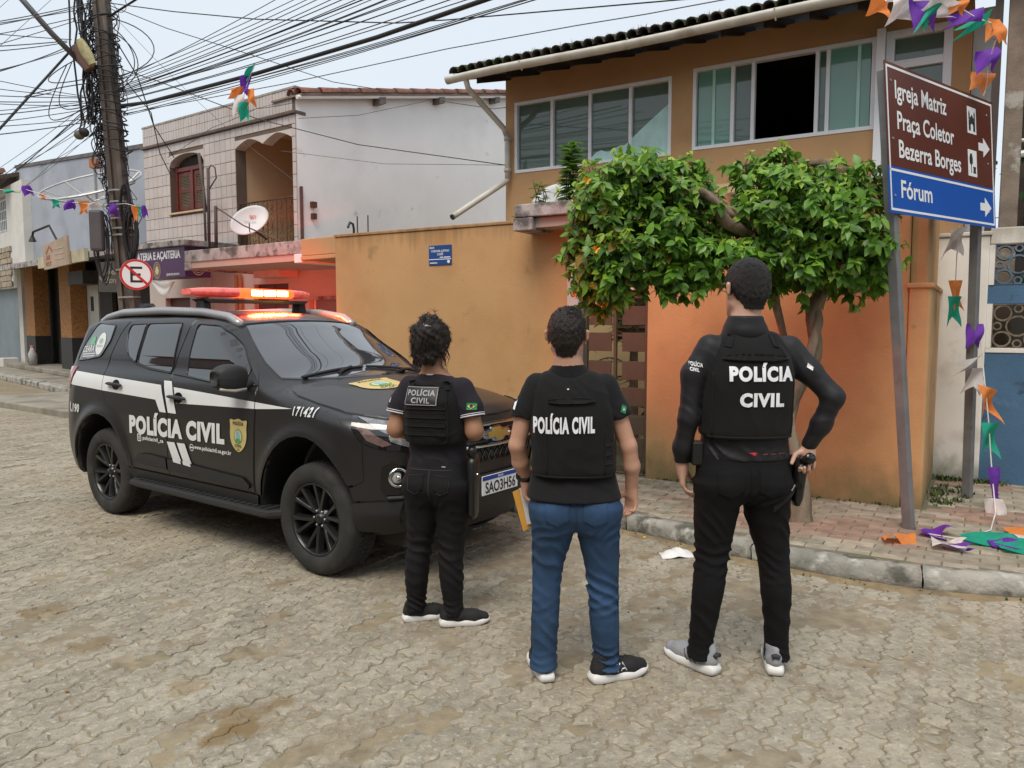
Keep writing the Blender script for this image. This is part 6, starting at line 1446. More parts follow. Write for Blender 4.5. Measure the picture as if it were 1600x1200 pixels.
hood=panel('hood',hs+[(x,-y) for x,y in hs[::-1]]+[(-.275-.34*y*y,y) for y in ry_[::-1]],'top',m_paint,car,h=.05)
wsp=[(-.345-.52*y*y,y) for y in np.linspace(-.69,.69,13)]+[(-.78,.688),(-.916,.652),(-1.05,.61),(-1.185,.562)]+[(-1.135-.16*y*y,y) for y in np.linspace(.54,-.54,11)]+[(-1.185,-.562),(-1.05,-.61),(-.916,-.652),(-.78,-.688)]
panel('windshield',wsp,'top',m_wsg,car,.002,.012,.05)
panel('roof',[(-1.175-.16*y*y,y) for y in np.linspace(-.55,.55,9)]+[(-1.6,.61),(-2.6,.625),(-3.35,.58),(-3.5,.3),(-3.5,-.3),(-3.35,-.58),(-2.6,-.625),(-1.6,-.61)],'top',mat('roof_wrap',(.0155,.015,.015),.24,var=.03,coat=.2),car,h=.07)
# side glass with rubber surrounds
def csurf(P2,mode,off): P=cproj(np.array(P2)[:,0],np.array(P2)[:,1],mode); return P+sdf_grad(P)*off
def ctube(P2,mode,off,r,m,par,name,closed=True,k=6):
    Q=dens(P2,.03) if closed else resample(np.array(P2,float),.03); P=c2w(csurf(Q,mode,off)); P=list(P)+([P[0],P[1]] if closed else []); return MB().tube(P,r*CS,k,cap=not closed).build(name,m,par,smooth=True)
def rnd(P,r):
    out=[];n=len(P);P=np.array(P,float)
    for i in range(n):
        a,b,c=P[i-1],P[i],P[(i+1)%n]; ra=min(r,np.linalg.norm(a-b)*.45); rc=min(r,np.linalg.norm(c-b)*.45); p=b+unit(a-b)*ra; q=b+unit(c-b)*rc
        for t in (0,.33,.67,1): out.append((1-t)**2*p+2*t*(1-t)*b+t*t*q)
    return np.array(out)
def unit(v): v=np.array(v,float); return v/(np.linalg.norm(v)+1e-9)
fw=rnd([(-1.572,1.712),(-1.30,1.700),(-1.15,1.642),(-.99,1.545),(-.84,1.435),(-.762,1.375),(-.762,1.282),(-1.183,1.277),(-1.535,1.306),(-1.566,1.50)],.035)
rw1=rnd([(-2.322,1.714),(-1.806,1.722),(-1.785,1.54),(-1.757,1.322),(-2.12,1.347),(-2.318,1.380)],.03); rw2=rnd([(-2.350,1.712),(-2.346,1.386),(-2.40,1.396),(-2.505,1.44),(-2.578,1.545),(-2.612,1.645),(-2.592,1.705)],.03)
for nm,P,par in (('front_window',fw,fd),('rear_window',rw1,rd),('rear_window',rw2,rd)):
    g=panel(nm,P,'side',m_cglass,par,.0025,.004,.04); ctube(P,'side',.003,.007,m_gloss,par,'window_seal')
panel('mirror_sail',[(-.75,1.37),(-.62,1.275),(-.75,1.275)],'side',m_gloss,fd,.003,.004)
for P in (fw,rw1): panel('far_window',P,'side',m_cglass,car,.0025,.004,.06,mirror=True)
ctube([(-.63,1.272),(-.9,1.276),(-1.183,1.275),(-1.53,1.300),(-1.715,1.312)],'side',.004,.007,m_gloss,fd,'belt_moulding',False)
ctube([(-1.76,1.316),(-2.12,1.338),(-2.33,1.37),(-2.46,1.41),(-2.56,1.49)],'side',.004,.007,m_gloss,rd,'belt_moulding',False)
dgp=rnd([(-3.195,1.715),(-2.87,1.700),(-2.875,1.555),(-2.968,1.42),(-3.176,1.388),(-3.385,1.368),(-3.305,1.548)],.03)
dg=panel('quarter_glass',dgp,'side',mat('quarter_glass_reflection',(.13,.15,.155),.05,var=.1,sps=.7,coat=.6),car,.0025,.004,.04,both=True)  # paler base colour stands in for the grey-white reflection on this glass
ctube(dgp,'side',.003,.006,m_gloss,car,'window_seal')
cp=lambda cx,cz,rx,rz,n=24:[(cx+rx*math.cos(2*math.pi*i/n),cz+rz*math.sin(2*math.pi*i/n)) for i in range(n)]
decal('round_sticker',cp(-3.03,1.53,.075,.10),m_vin,dg,off=.006,h=.04,both=False); decal('sticker_mark',cp(-3.035,1.555,.035,.025),mat('pale_green_print',(.35,.50,.40),.5),dg,off=.008,h=.03,both=False); ctext('POLÍCIA CIVIL',-3.08,-2.98,1.50,.018,mat('grey_print',(.3,.32,.33),.5),dg,off=.009)
ctext('CEARÁ',-3.315,-3.12,1.445,.055,m_vin,dg,off=.006,tilt=.08); decal('state_map_sticker',[(-3.24,1.53),(-3.19,1.60),(-3.15,1.585),(-3.14,1.53),(-3.18,1.51)],mat('green_print',(.16,.42,.25),.5),dg,off=.006,both=False)
for z in (1.405,1.425): decal('fine_print',[(-3.30,z),(-3.08,z+.012),(-3.08,z+.019),(-3.30,z+.008)],m_vin,dg,off=.006,both=False)
panel('tail_light',[(-3.34,1.318),(-3.52,1.302),(-3.56,1.2),(-3.52,1.10),(-3.44,1.12)],'side',mat('tail_light_lens',(.33,.055,.05),.15,var=.2,vs=9,coat=.5),car,.006,.01,both=True)
panel('tail_light_clear',[(-3.40,1.318),(-3.52,1.305),(-3.54,1.25),(-3.44,1.26)],'side',mat('tail_light_pale',(.55,.40,.38),.15,coat=.5),car,.009,.01,both=True)
# lower door cladding, side step
for a,b,par in ((-1.73,-.64,fd),(-2.29,-1.755,rd)):
    P=clipx([(-2.276,.565),(-2.167,.63),(-2.046,.642),(-1.408,.622),(-.723,.598),(-.649,.548),(-.67,.525),(-1.4,.535),(-2.2,.545)],a,b)
    if len(P)>2: panel('door_cladding',P,'side',m_plast,par,.016,.02,.03)
sp=MB(); S_=[]
for x in np.linspace(-2.34,-.33,30):
    t=min(1,(x+2.34)/.10,(-.33-x)/.10); w=1.005*(.90+.10*math.sin(min(1,max(0,t))*math.pi/2)); 
    S_.append([(x,-.80,.40),(x,-w+.02,.405),(x,-w,.395),(x,-w-.004,.37),(x,-w+.03,.345),(x,-.80,.36)])
for s_ in (1,-1):
    G=[c2w(np.array(q)*[1,s_,1]) for q in S_]; mb=MB().grid(G); n=6; mb.f.append(tuple(range(n))); mb.f.append(tuple(range(29*n+n-1,29*n-1,-1))); st=mb.build('side_step',m_plast,car,ang=35)
tr=MB()
for i in range(24):
    x=-2.2+i*.075; tr.box8(c2w([(x,-.97,.405),(x+.05,-.97,.405),(x+.05,-.86,.405),(x,-.86,.405),(x,-.97,.412),(x+.05,-.97,.412),(x+.05,-.86,.412),(x,-.86,.412)]))
tr.build('step_tread',m_plast,car)
# bumper and face
panel('bumper_corner',[(.478,.93),(.476,.705),(.42,.672),(.383,.66),(.405,.575),(.66,.590),(.67,.90),(.56,.915)],'side',m_paint,car,both=True)
panel('bumper_lip_corner',[(.402,.56),(.39,.37),(.60,.35),(.66,.575)],'side',m_plast,car,.012,.02,both=True)
panel('front_bumper',[(-.70,.585),(-.70,.78),(-.6,.72),(-.5,.69),(.5,.69),(.6,.72),(.70,.78),(.70,.585)],'front',m_paint,car,.006,h=.05)
panel('bumper_lip',[(-.69,.355),(-.70,.57),(.70,.57),(.69,.355)],'front',m_plast,car,.012,.02,.05)
lgp=[(-.55,.868),(.55,.868),(.49,.775),(-.49,.775)]; ugp=[(-.57,.975),(-.3,1.018),(0,1.024),(.3,1.018),(.57,.975),(.52,.892),(0,.882),(-.52,.892)]
gr=panel('grille',ugp,'front',m_gloss,car,.002,.012,.04); panel('lower_grille',lgp,'front',m_gloss,car,.002,.012,.04)
ctube(ugp,'front',.010,.014,m_chrome,gr,'chrome_surround')
for z in (.915,.95,.985): ctube([(-.50,z),(-.12,z)],'front',.010,.007,m_chrome if z==.95 else m_rim,gr,'grille_slat',False); ctube([(.12,z),(.50,z)],'front',.010,.007,m_chrome if z==.95 else m_rim,gr,'grille_slat',False)
mbm=[]
for i in range(17):
    y=-.52+i*.065
    for s_ in (-1,1):
        a=(y,.778);b=(y+s_*.06,.865)
        if abs(b[0])<.54: ctube([a,b],'front',.006,.004,m_rim,gr,'mesh_bar',False,4)
m_bow=mat('gold_bowtie',(.62,.40,.10),.3,m=.7,var=.1)
bwp=[(-.105,.935),(-.040,.935),(-.030,.912),(.042,.912),(.048,.935),(.112,.935),(.100,.972),(.036,.972),(.026,.995),(-.046,.995),(-.054,.972),(-.118,.972)]
panel('emblem',bwp,'front',m_bow,gr,.022,.016,.02); panel('emblem_frame',chaikin([(-.15,.925),(-.06,.925),(-.05,.902),(.06,.902),(.07,.925),(.15,.925),(.135,.985),(.05,.985),(.04,1.007),(-.06,1.007),(-.07,.985),(-.16,.985)],1),'front',m_chrome,gr,.014,.016,.03)
# number plate
PF=Fr.__new__(Fr); PF.O=c2w([.905,0,.61])[0]; PF.u=np.array([-_cs,_cc,0])*1.0; PF.n=np.array([_cc,_cs,0]); PF.z=np.array([0,0,1.])
plt=MB().fb(PF,-.195,.195,-.02,.006,-.064,.064).build('number_plate',m_wp,car,bev=.004)
MB().fb(PF,-.193,.193,.0062,.0075,.034,.062).build('plate_band',mat('plate_blue',(.01,.05,.30),.4),plt)
text_on(PF,'SAO3H56',-.165,.165,-.05,.068,.0078,m_bkp,plt,bold=.022); text_on(PF,'BRASIL',-.03,.03,.041,.013,.0080,m_wp,plt)
MB().fb(PF,-.21,.21,-.03,-.001,-.075,.075).build('plate_holder',m_plast,plt,bev=.005)
# lamps
hlp=chaikin([(-.842,1.126),(-.80,1.110),(-.732,1.092),(-.64,1.078),(-.585,1.03),(-.60,.905),(-.706,.895),(-.803,.91),(-.857,.938),(-.896,.995),(-.902,1.06)],1)
for s_ in (False,True):
    hl=panel('headlight',hlp,'front',mat('headlight_smoked',(.010,.010,.011),.06,var=.1,vs=25,coat=1),car,.004,.012,.03,mirror=s_)
    panel('headlight_lens',chaikin([(-.838,1.118),(-.80,1.104),(-.732,1.086),(-.65,1.07),(-.62,.99),(-.63,.94),(-.72,.985),(-.79,1.02),(-.82,1.07)],1),'front',mat('headlight_clear',(.22,.225,.235),.1,var=.45,vs=30,coat=1,m=.2),hl,.007,.004,.03,mirror=s_)
    panel('reflector',chaikin([(-.755,1.03),(-.70,1.045),(-.66,1.0),(-.625,.925),(-.665,.918),(-.73,.945),(-.775,.97)],1),'front',mat('headlight_reflector',(.78,.80,.82),.12,m=.85,var=.25,vs=30,coat=1),hl,.010,.004,.02,mirror=s_)
    panel('indicator',[(-.885,1.06),(-.86,1.08),(-.82,1.0),(-.76,.945),(-.80,.93),(-.86,.97)],'front',mat('indicator_lens',(.16,.10,.09),.1,var=.3,vs=25,coat=1),hl,.008,.004,.02,mirror=s_)
    panel('fog_bezel',[(-.808,.80),(-.768,.825),(-.70,.80),(-.635,.74),(-.63,.62),(-.80,.615),(-.815,.66)],'front',m_gloss,car,.004,.012,.03,mirror=s_)
    g=-1 if not s_ else 1
    fc=np.array([.636,g*.735,.728]); fnv=np.array([.80,g*.58,0.]); fnv/=np.linalg.norm(fnv); C_=c2w(fc)[0]; nw_=c2w(fc+fnv)[0]-C_; nw_/=np.linalg.norm(nw_)
    fl=MB().lathe([(.062,-.03),(.062,.012),(.052,.016),(.046,.004),(.044,-.02)],C_,nw_,24).build('fog_light',m_chrome,car,smooth=True); MB().lathe([(0,.010),(.03,.007),(.047,-.003)],C_,nw_,20).build('fog_lens',mat('fog_lens',(.42,.42,.40),.06,var=.4,vs=60,coat=1),fl,smooth=True); MB().ball(C_+nw_*.002,.02,6).build('fog_bulb',m_chrome,fl,smooth=True)
    MB().tube(c2w([(.60,g*.80,.60),(.66,g*.73,.60),(.68,g*.68,.605)]),.012,6).build('fog_trim',m_chrome if False else m_plast,car)
# wipers, rails, mirror, handles, antenna
wip=MB()
for a,b in (((-.50,-.58),(-.50,.02)),((-.50,.06),(-.47,.62))):
    P=c2w(csurf([(a[0]+(b[0]-a[0])*t,a[1]+(b[1]-a[1])*t) for t in np.linspace(0,1,9)],'top',.014)); wip.tube(P,.010,5)
for a in ((-.42,-.30),(-.40,.35)): wip.tube(c2w(csurf([(a[0],a[1]),(a[0]-.05,a[1]+.1),(a[0]-.085,a[1]+.2)],'top',.02)),.012,5)
wip.build('wiper',m_plast,car)
m_rail=mat('roof_rail_grey',(.36,.36,.37),.32,m=.4,var=.05)
for s_ in (-1,1):
    rq=[(-1.22,-.585,-.01),(-1.36,-.60,.018),(-1.7,-.612,.030),(-2.3,-.618,.036),(-3.0,-.605,.032),(-3.3,-.585,.015),(-3.45,-.57,-.012)]; rs_=csurf([q[:2] for q in rq],'top',0); rp_=[(p[0],p[1]*-s_,p[2]+q[2]) for p,q in zip(rs_,rq)]
    MB().tube(c2w(resample(np.array(rp_),.05)),.036,8,flat=1.0).build('roof_rail',m_rail,car,smooth=True)
for s_ in (-1,1):
    G=[]
    for t in np.linspace(0,1,13):
        y=.915+.255*t; sc_=math.sin(math.pi*(.10+.84*t))**.38; q=[]
        for a in np.linspace(0,2*math.pi,25)[:-1]:
            ca,sa=math.cos(a),math.sin(a); q.append((-.74+.02*t+.088*sc_*np.sign(ca)*abs(ca)**.6, s_*y, 1.335+.098*sc_*np.sign(sa)*abs(sa)**.6))
        G.append(c2w(q+[q[0]]))
    mb=MB().grid(G if s_>0 else [g[::-1] for g in G]); mb.f.append(tuple(range(24))); mb.f.append(tuple(range(12*25+23,12*25-1,-1))); mi=mb.build('door_mirror',m_plast,fd if s_<0 else car,smooth=True)
    MB().tube(c2w([(-.70,s_*.875,1.285),(-.72,s_*.97,1.27)]),.035,8).build('mirror_arm',m_plast,mi,smooth=True)
    MB().tube(c2w([(-.66,s_*.95,1.252),(-.655,s_*1.05,1.246),(-.68,s_*1.15,1.262)]),.011,6).build('mirror_trim',mat('mirror_indicator',(.42,.38,.33),.2),mi,smooth=True)
for (x,z,par) in ((-2.56,1.187,rd),(-1.572,1.132,fd)):
    panel('handle_cup',chaikin(cp(x,z,.062,.044,16),1),'side',m_gloss,par,.0065,.004,.03)
    mb=MB().tube(c2w(csurf([(x-.125,z+.004),(x-.09,z+.004),(x,z+.002),(x+.09,z),(x+.125,z-.002)],'side',.026)),[.010,.018,.019,.018,.010],8,flat=.75); mb.build('door_handle',m_plast,par,smooth=True)
# wheels ------------------------------------------------------------------
def wheel(cx,sgn,turn=0.):
    C_=np.array([cx,sgn*.785,.3875]); ax=np.array([0,sgn*1.,0]); 
    Cw=c2w(C_)[0]; aw=c2w(C_+ax)[0]-Cw; aw/=np.linalg.norm(aw)
    s=CS; rimp=[(.256,.085),(.256,.112),(.249,.121),(.240,.114),(.233,.09),(.222,.02),(.215,-.10)]
    w=MB().lathe([(r*s,h*s) for r,h in rimp],Cw,aw,48).build('wheel',m_rim,car,smooth=True)
    tp=[(.250,.108),(.262,.124),(.305,.134),(.345,.130),(.368,.120),(.380,.104),(.3865,.085),(.3865,-.085),(.380,-.104),(.345,-.130),(.28,-.13),(.22,-.11)]
    MB().lathe([(r*s,h*s) for r,h in tp],Cw,aw,64).build('tyre',m_tyre,w,smooth=True)
    x_=np.cross(aw,[0,0,1.]);x_/=np.linalg.norm(x_);y_=np.cross(x_,aw)*-1; y_=np.array([0,0,1.])
    tb=MB()
    for i in range(60):               # shoulder and crown tread blocks
        a=2*math.pi*i/60
        for (h0,h1,r0,sk) in ((.062,.112,.384,.0),(.020,.055,.388,.03),(-.020,.014,.388,-.02),(-.058,-.026,.388,.03),(-.112,-.066,.384,0)):
            P=[]
            for rr in (r0-.012,r0+(.0035 if abs(h0)<.1 else .001)):
                for (aa,hh) in ((a-.036,h0),(a+.036,h0),(a+.036+sk,h1),(a-.036+sk,h1)):
                    r2=rr-(.014 if hh>.1 or hh<-.1 else 0); P.append(Cw+s*(r2*(x_*math.cos(aa)+y_*math.sin(aa))+aw*hh))
            tb.box8(P)
    tb.build('tread_block_ring',m_tyre,w)
    for i in range(6):
        for sd in (-1,1):
            a=2*math.pi*(i+.5)/6+.2; P=[]
            for (r,da,hw,hh) in ((.055,.0,.018,.075),(.12,sd*.15,.019,.090),(.185,sd*.205,.018,.102),(.246,sd*.225,.024,.112)):
                a2=a+da; d=x_*math.cos(a2)+y_*math.sin(a2); t=-x_*math.sin(a2)+y_*math.cos(a2); c=Cw+s*(d*r); P.append((c+s*(aw*(hh-.045)-t*hw*1.3),c+s*(aw*(hh-.045)+t*hw*1.3),c+s*(aw*hh+t*hw*.6),c+s*(aw*hh-t*hw*.6)))
            mb=MB()
            for q in P: mb.v+= [tuple(z) for z in q]
            for k_ in range(3):
                for j in range(4): mb.f.append((4*k_+j,4*k_+(j+1)%4,4*k_+4+(j+1)%4,4*k_+4+j))
            mb.f+= [(3,2,1,0),(12,13,14,15)]; mb.build('spoke',m_rim,w,bev=.003)
    MB().lathe([(0,.092),(.03,.090),(.036,.082),(.04,.06),(.07,.055),(.078,.03)],Cw,aw,24).mesh
    MB().lathe([(r*s,h*s) for r,h in ((0,.092),(.03,.090),(.036,.082),(.04,.068),(.072,.06),(.08,.03))],Cw,aw,24).build('hub_cap',m_rim,w,smooth=True)
    MB().prism([Cw+s*(x_*u*sgn+y_*z+aw*.0925) for u,z in ((-.018,-.004),(-.006,-.004),(-.005,-.009),(.007,-.009),(.008,-.004),(.02,-.004),(.018,.004),(.006,.004),(.005,.009),(-.007,.009),(-.008,.004),(-.02,.004))],aw*.002).build('hub_emblem',m_rim,w)
    for i in range(6):
        a=2*math.pi*i/6; c=Cw+s*(.055*(x_*math.cos(a)+y_*math.sin(a))); MB().lathe([(.0,.078),(.008,.076),(.010,.072),(.010,.055)],c,aw,8).build('lug_nut',mat('steel_nut',(.35,.35,.35),.35,m=.8),w,smooth=True)
    MB().lathe([(0,.0),(.155,.0),(.155,-.02),(0,-.02)],Cw,aw,24).build('brake_disc',mat('brake_disc',(.12,.115,.11),.5,m=.6),w)
    MB().lathe([(0,-.1),(.2,-.1),(.2,-.12)],Cw,aw,20).build('wheel_back',m_plast,w)
for cx in (0,-2.845):
    for s_ in (-1,1): wheel(cx,s_)
und=MB(); und.box8(c2w([(-3.6,-.6,.22),(.55,-.6,.22),(.55,.6,.22),(-3.6,.6,.22),(-3.6,-.6,.5),(.55,-.6,.5),(.55,.6,.5),(-3.6,.6,.5)])); und.build('chassis',m_dark,car)
MB().tube(c2w([(-2.845,-.75,.38),(-2.845,.75,.38)]),.05,8).build('rear_axle',m_dark,car); MB().tube(c2w([(0,-.75,.36),(0,.75,.36)]),.05,8).build('front_axle',m_dark,car)
MB().tube(c2w([(-3.75,-.62,.58),(-4.02,-.62,.58)]),.022,8).build('tow_hook',m_plast,car)
# livery -------------------------------------------------------------------
def stripe(poly):
    for a,b in ((-5,-2.803),(-2.797,-1.742),(-1.734,-.589),(-.581,2)):
        P=clipx(poly,a,b)
        if len(P)>2 and np.ptp(np.array(P)[:,0])>.01: decal('stripe',P,m_vin,car,both=False)
stripe([(-3.318,1.277),(-2.812,1.256),(-1.843,1.22),(-1.746,1.003),(-1.838,1.004),(-1.909,1.098),(-2.775,1.126),(-3.40,1.152)])
decal('stripe',[(-1.812,1.257),(-1.70,1.256),(-1.596,1.004),(-1.715,1.005)],m_vin,car,both=False)
stripe([(-1.655,1.212),(-1.1,1.187),(-.577,1.160),(-.171,1.139),(-.572,1.112),(-1.1,1.100),(-1.60,1.087)])
decal('stripe',[(-1.732,.771),(-1.622,.775),(-1.535,.63),(-1.655,.628)],m_vin,car,off=.007,both=False); decal('stripe',[(-1.587,.775),(-1.476,.778),(-1.392,.625),(-1.505,.628)],m_vin,car,off=.007,both=False)
for P in ([(-1.640,.645),(-1.535,.64),(-1.52,.612),(-1.63,.618)],[(-1.50,.638),(-1.395,.632),(-1.383,.605),(-1.488,.612)]): decal('stripe',P,m_vin,car,off=.021,both=False)
ctext('POLÍCIA',-2.315,-1.508,.803,.130,m_vin,car,bold=.06,tilt=.022); ctext('CIVIL',-1.452,-.943,.822,.130,m_vin,car,bold=.06,tilt=.022)
def ring2(cx,cz,ro,ri,sq=False,n=28):
    f=lambda a,r: (cx+r*np.sign(math.cos(a))*abs(math.cos(a))**(.35 if sq else 1),cz+r*np.sign(math.sin(a))*abs(math.sin(a))**(.35 if sq else 1))
    V=[f(2*math.pi*i/n,r) for r in (ro,ri) for i in range(n)]; T_=[]
    for i in range(n): j=(i+1)%n; T_+=[(i,j,n+j),(i,n+j,n+i)]
    return np.array(V),T_
for q in (ring2(-2.161,.766,.031,.023,True),ring2(-2.161,.766,.016,.009),ring2(-1.38,.757,.028,.022)): cmesh('icon',*q,'side',.005,m_vin,car,0,None)
decal('icon',cp(-2.144,.785,.004,.004,8),m_vin,car,off=.005,both=False); decal('icon',[(-1.402,.752),(-1.358,.752),(-1.358,.762),(-1.402,.762)],m_vin,car,off=.005,both=False)
ctext('policiacivil_ce',-2.107,-1.788,.754,.030,m_vin,car,bold=.035); ctext('www.policiacivil.ce.gov.br',-1.345,-.861,.751,.029,m_vin,car,bold=.035)
ctext('171421',-.155,.06,1.098,.054,m_vin,car,bold=.03,shear=.05,spc=1.25,off=.008); ctext('190',-3.335,-3.205,.905,.070,m_vin,car,bold=.04,shear=.15)
decal('icon',[(-3.405,.985),(-3.385,.99),(-3.385,.965),(-3.393,.955),(-3.388,.925),(-3.375,.918),(-3.365,.925),(-3.36,.902),(-3.38,.893),(-3.405,.91),(-3.415,.95)],m_vin,car,both=False)
m_badge=mat('badge_gold',(.56,.44,.18),.5,var=.08,vs=20); m_bgr=mat('badge_green',(.10,.32,.10),.5); m_bbl=mat('badge_blue',(.25,.45,.52),.5)
def badge(f,mode,par,off=.005,both=False):
    o=chaikin([(0,.135),(.05,.115),(.105,.128),(.095,.07),(.10,.0),(.085,-.06),(.045,-.105),(0,-.128),(-.045,-.105),(-.085,-.06),(-.10,0),(-.095,.07),(-.105,.128),(-.05,.115)],1)
    def d(P,m,of): panel('badge',[tuple(q) for q in f(np.array(P,float))],mode,m,par,of,0,.03)
    d(o,m_badge,off); 
    d([(.052*math.cos(a),-.005+.058*math.sin(a)) for a in np.linspace(0,6.283,21)[:-1]],m_bgr,off+.001)
    d([(.042*math.cos(a),-.003+.048*math.sin(a)) for a in np.linspace(0,6.283,21)[:-1]],mat('badge_cream',(.62,.55,.28),.5),off+.002)
    d([(-.02,.03),(.0,.045),(.018,.02),(.03,-.01),(.01,-.04),(-.012,-.03),(-.025,0)],m_bbl,off+.003)
    d([(-.03,-.045),(.03,-.045),(.02,-.02),(-.02,-.02)],m_bgr,off+.004)
    ctext('POLÍCIA',-.062,.062,.082,.024,m_bkp,par,mode,.03,off=off+.002,f=f); ctext('CIVIL',-.042,.042,-.088,.022,m_bkp,par,mode,.03,off=off+.002,f=f); ctext('CE',-.014,.014,-.112,.014,m_bkp,par,mode,.03,off=off+.002,f=f)
badge(lambda P: P*np.array([1.02,.96])+[-.77,.902],'side',car)
badge(lambda P: np.c_[.02-P[:,1]*1.15-.06,-.20+P[:,0]*1.9*1.0-.03] ,'top',hood)
ctext('171421',-.14,.14,.0,.085,m_vin,hood,'top',.04,.15,f=lambda P: np.c_[.20-P[:,1],.42+P[:,0]],off=.004)
# roof light bar ------------------------------------------------------------
m_rlens=mat('unlit_lens_glow',(.72,.20,.17),.12,var=.25,vs=25,coat=.6,emit=(1,.02,.01),es=.22); m_lit=mat('lit_red_lens',(.6,.02,.01),.2,emit=(1,.045,.008),es=5.0); m_core=mat('lit_led_core',(1,.8,.4),.2,emit=(1,.62,.11),es=60.)  # unlit lens segments get a faint red glow of their own
bar=MB(); G=[]
for t in np.linspace(-1,1,41):
    y=t*.62; sw=.10*(1-abs(t)**6*.35); hz=.042*(1-abs(t)**8*.45); xo=-.06*abs(t)**2; q=[]
    for a in np.linspace(0,2*math.pi,17): q.append((-1.88+xo+sw*1.2*np.sign(math.cos(a))*abs(math.cos(a))**.5,y,1.985+hz*np.sign(math.sin(a))*abs(math.sin(a))**.55))
    G.append(c2w(q))
def barseg(i0,i1,m,nm,par):
    mb=MB().grid(G[i0:i1+1]); k_=17; n=i1-i0+1; mb.f.append(tuple(range(k_-1,-1,-1))); mb.f.append(tuple(range((n-1)*k_,n*k_))); return mb.build(nm,m,par,ang=50)
lb=barseg(0,13,m_rlens,'light_bar',car); barseg(13,32,m_lit,'lit_lens',lb); barseg(32,40,m_rlens,'light_bar_end',lb)
for sx in (1,-1):
    for i in range(3):
        y=-.10+i*.135; xx=-1.885+sx*.1205; MB().box8(c2w([(xx,y,1.962),(xx+.006*sx,y,1.962),(xx+.006*sx,y+.110,1.962),(xx,y+.110,1.962),(xx,y,2.008),(xx+.006*sx,y,2.008),(xx+.006*sx,y+.110,2.008),(xx,y+.110,2.008)])).build('led_module',m_core,lb)
MB().box8(c2w([(-1.98,-.5,1.895),(-1.79,-.5,1.895),(-1.79,.5,1.895),(-1.98,.5,1.895),(-1.98,-.55,1.924),(-1.79,-.55,1.924),(-1.79,.55,1.924),(-1.98,.55,1.924)])).build('bar_base',m_plast,lb)
for y in (-.5,.5): MB().box8(c2w([(-1.94,y-.04,1.80),(-1.82,y-.04,1.80),(-1.82,y+.04,1.80),(-1.94,y+.04,1.80),(-1.93,y-.03,1.92),(-1.83,y-.03,1.92),(-1.83,y+.03,1.92),(-1.93,y+.03,1.92)])).build('bar_foot',m_plast,lb)
MB().box8(c2w([(-2.75,-.61,1.842),(-2.6,-.61,1.868),(-2.6,-.52,1.868),(-2.75,-.52,1.868),(-2.73,-.6,1.895),(-2.62,-.6,1.895),(-2.62,-.53,1.895),(-2.73,-.53,1.895)])).build('antenna_base',m_plast,car)
# the bar's own red beams
def beam(loc,d,E,sx,sz,spread):
    l=bpy.data.lights.new('bar_beam','AREA'); l.shape='RECTANGLE'; l.size=sx; l.size_y=sz; l.energy=E; l.color=(1,.045,.012); l.spread=R(spread); o=bpy.data.objects.new('bar_beam',l); COL.objects.link(o); o.location=c2w(loc)[0]; v=c2w(np.array(loc)+d)[0]-c2w(loc)[0]; o.rotation_euler=Vector(v).to_track_quat('-Z','Y').to_euler()
    attach(o,car)
    return o
beam((-1.72,.17,1.985),np.array([1,.66,-.03]),17,.5,.05,70)
beam((-1.72,.17,1.985),np.array([1,.1,-.02]),5,.5,.06,150)
beam((-2.05,.17,1.985),np.array([-.76,.65,-.02]),20,.5,.05,34)
beam((-2.05,.17,1.985),np.array([-1,.2,.0]),14,.5,.05,120)
beam((-1.88,.17,2.06),np.array([-.1,.4,.75]),1.5,.5,.10,170)
beam((-1.70,.10,1.95),np.array([.6,-.1,-1]),13,.5,.03,150)
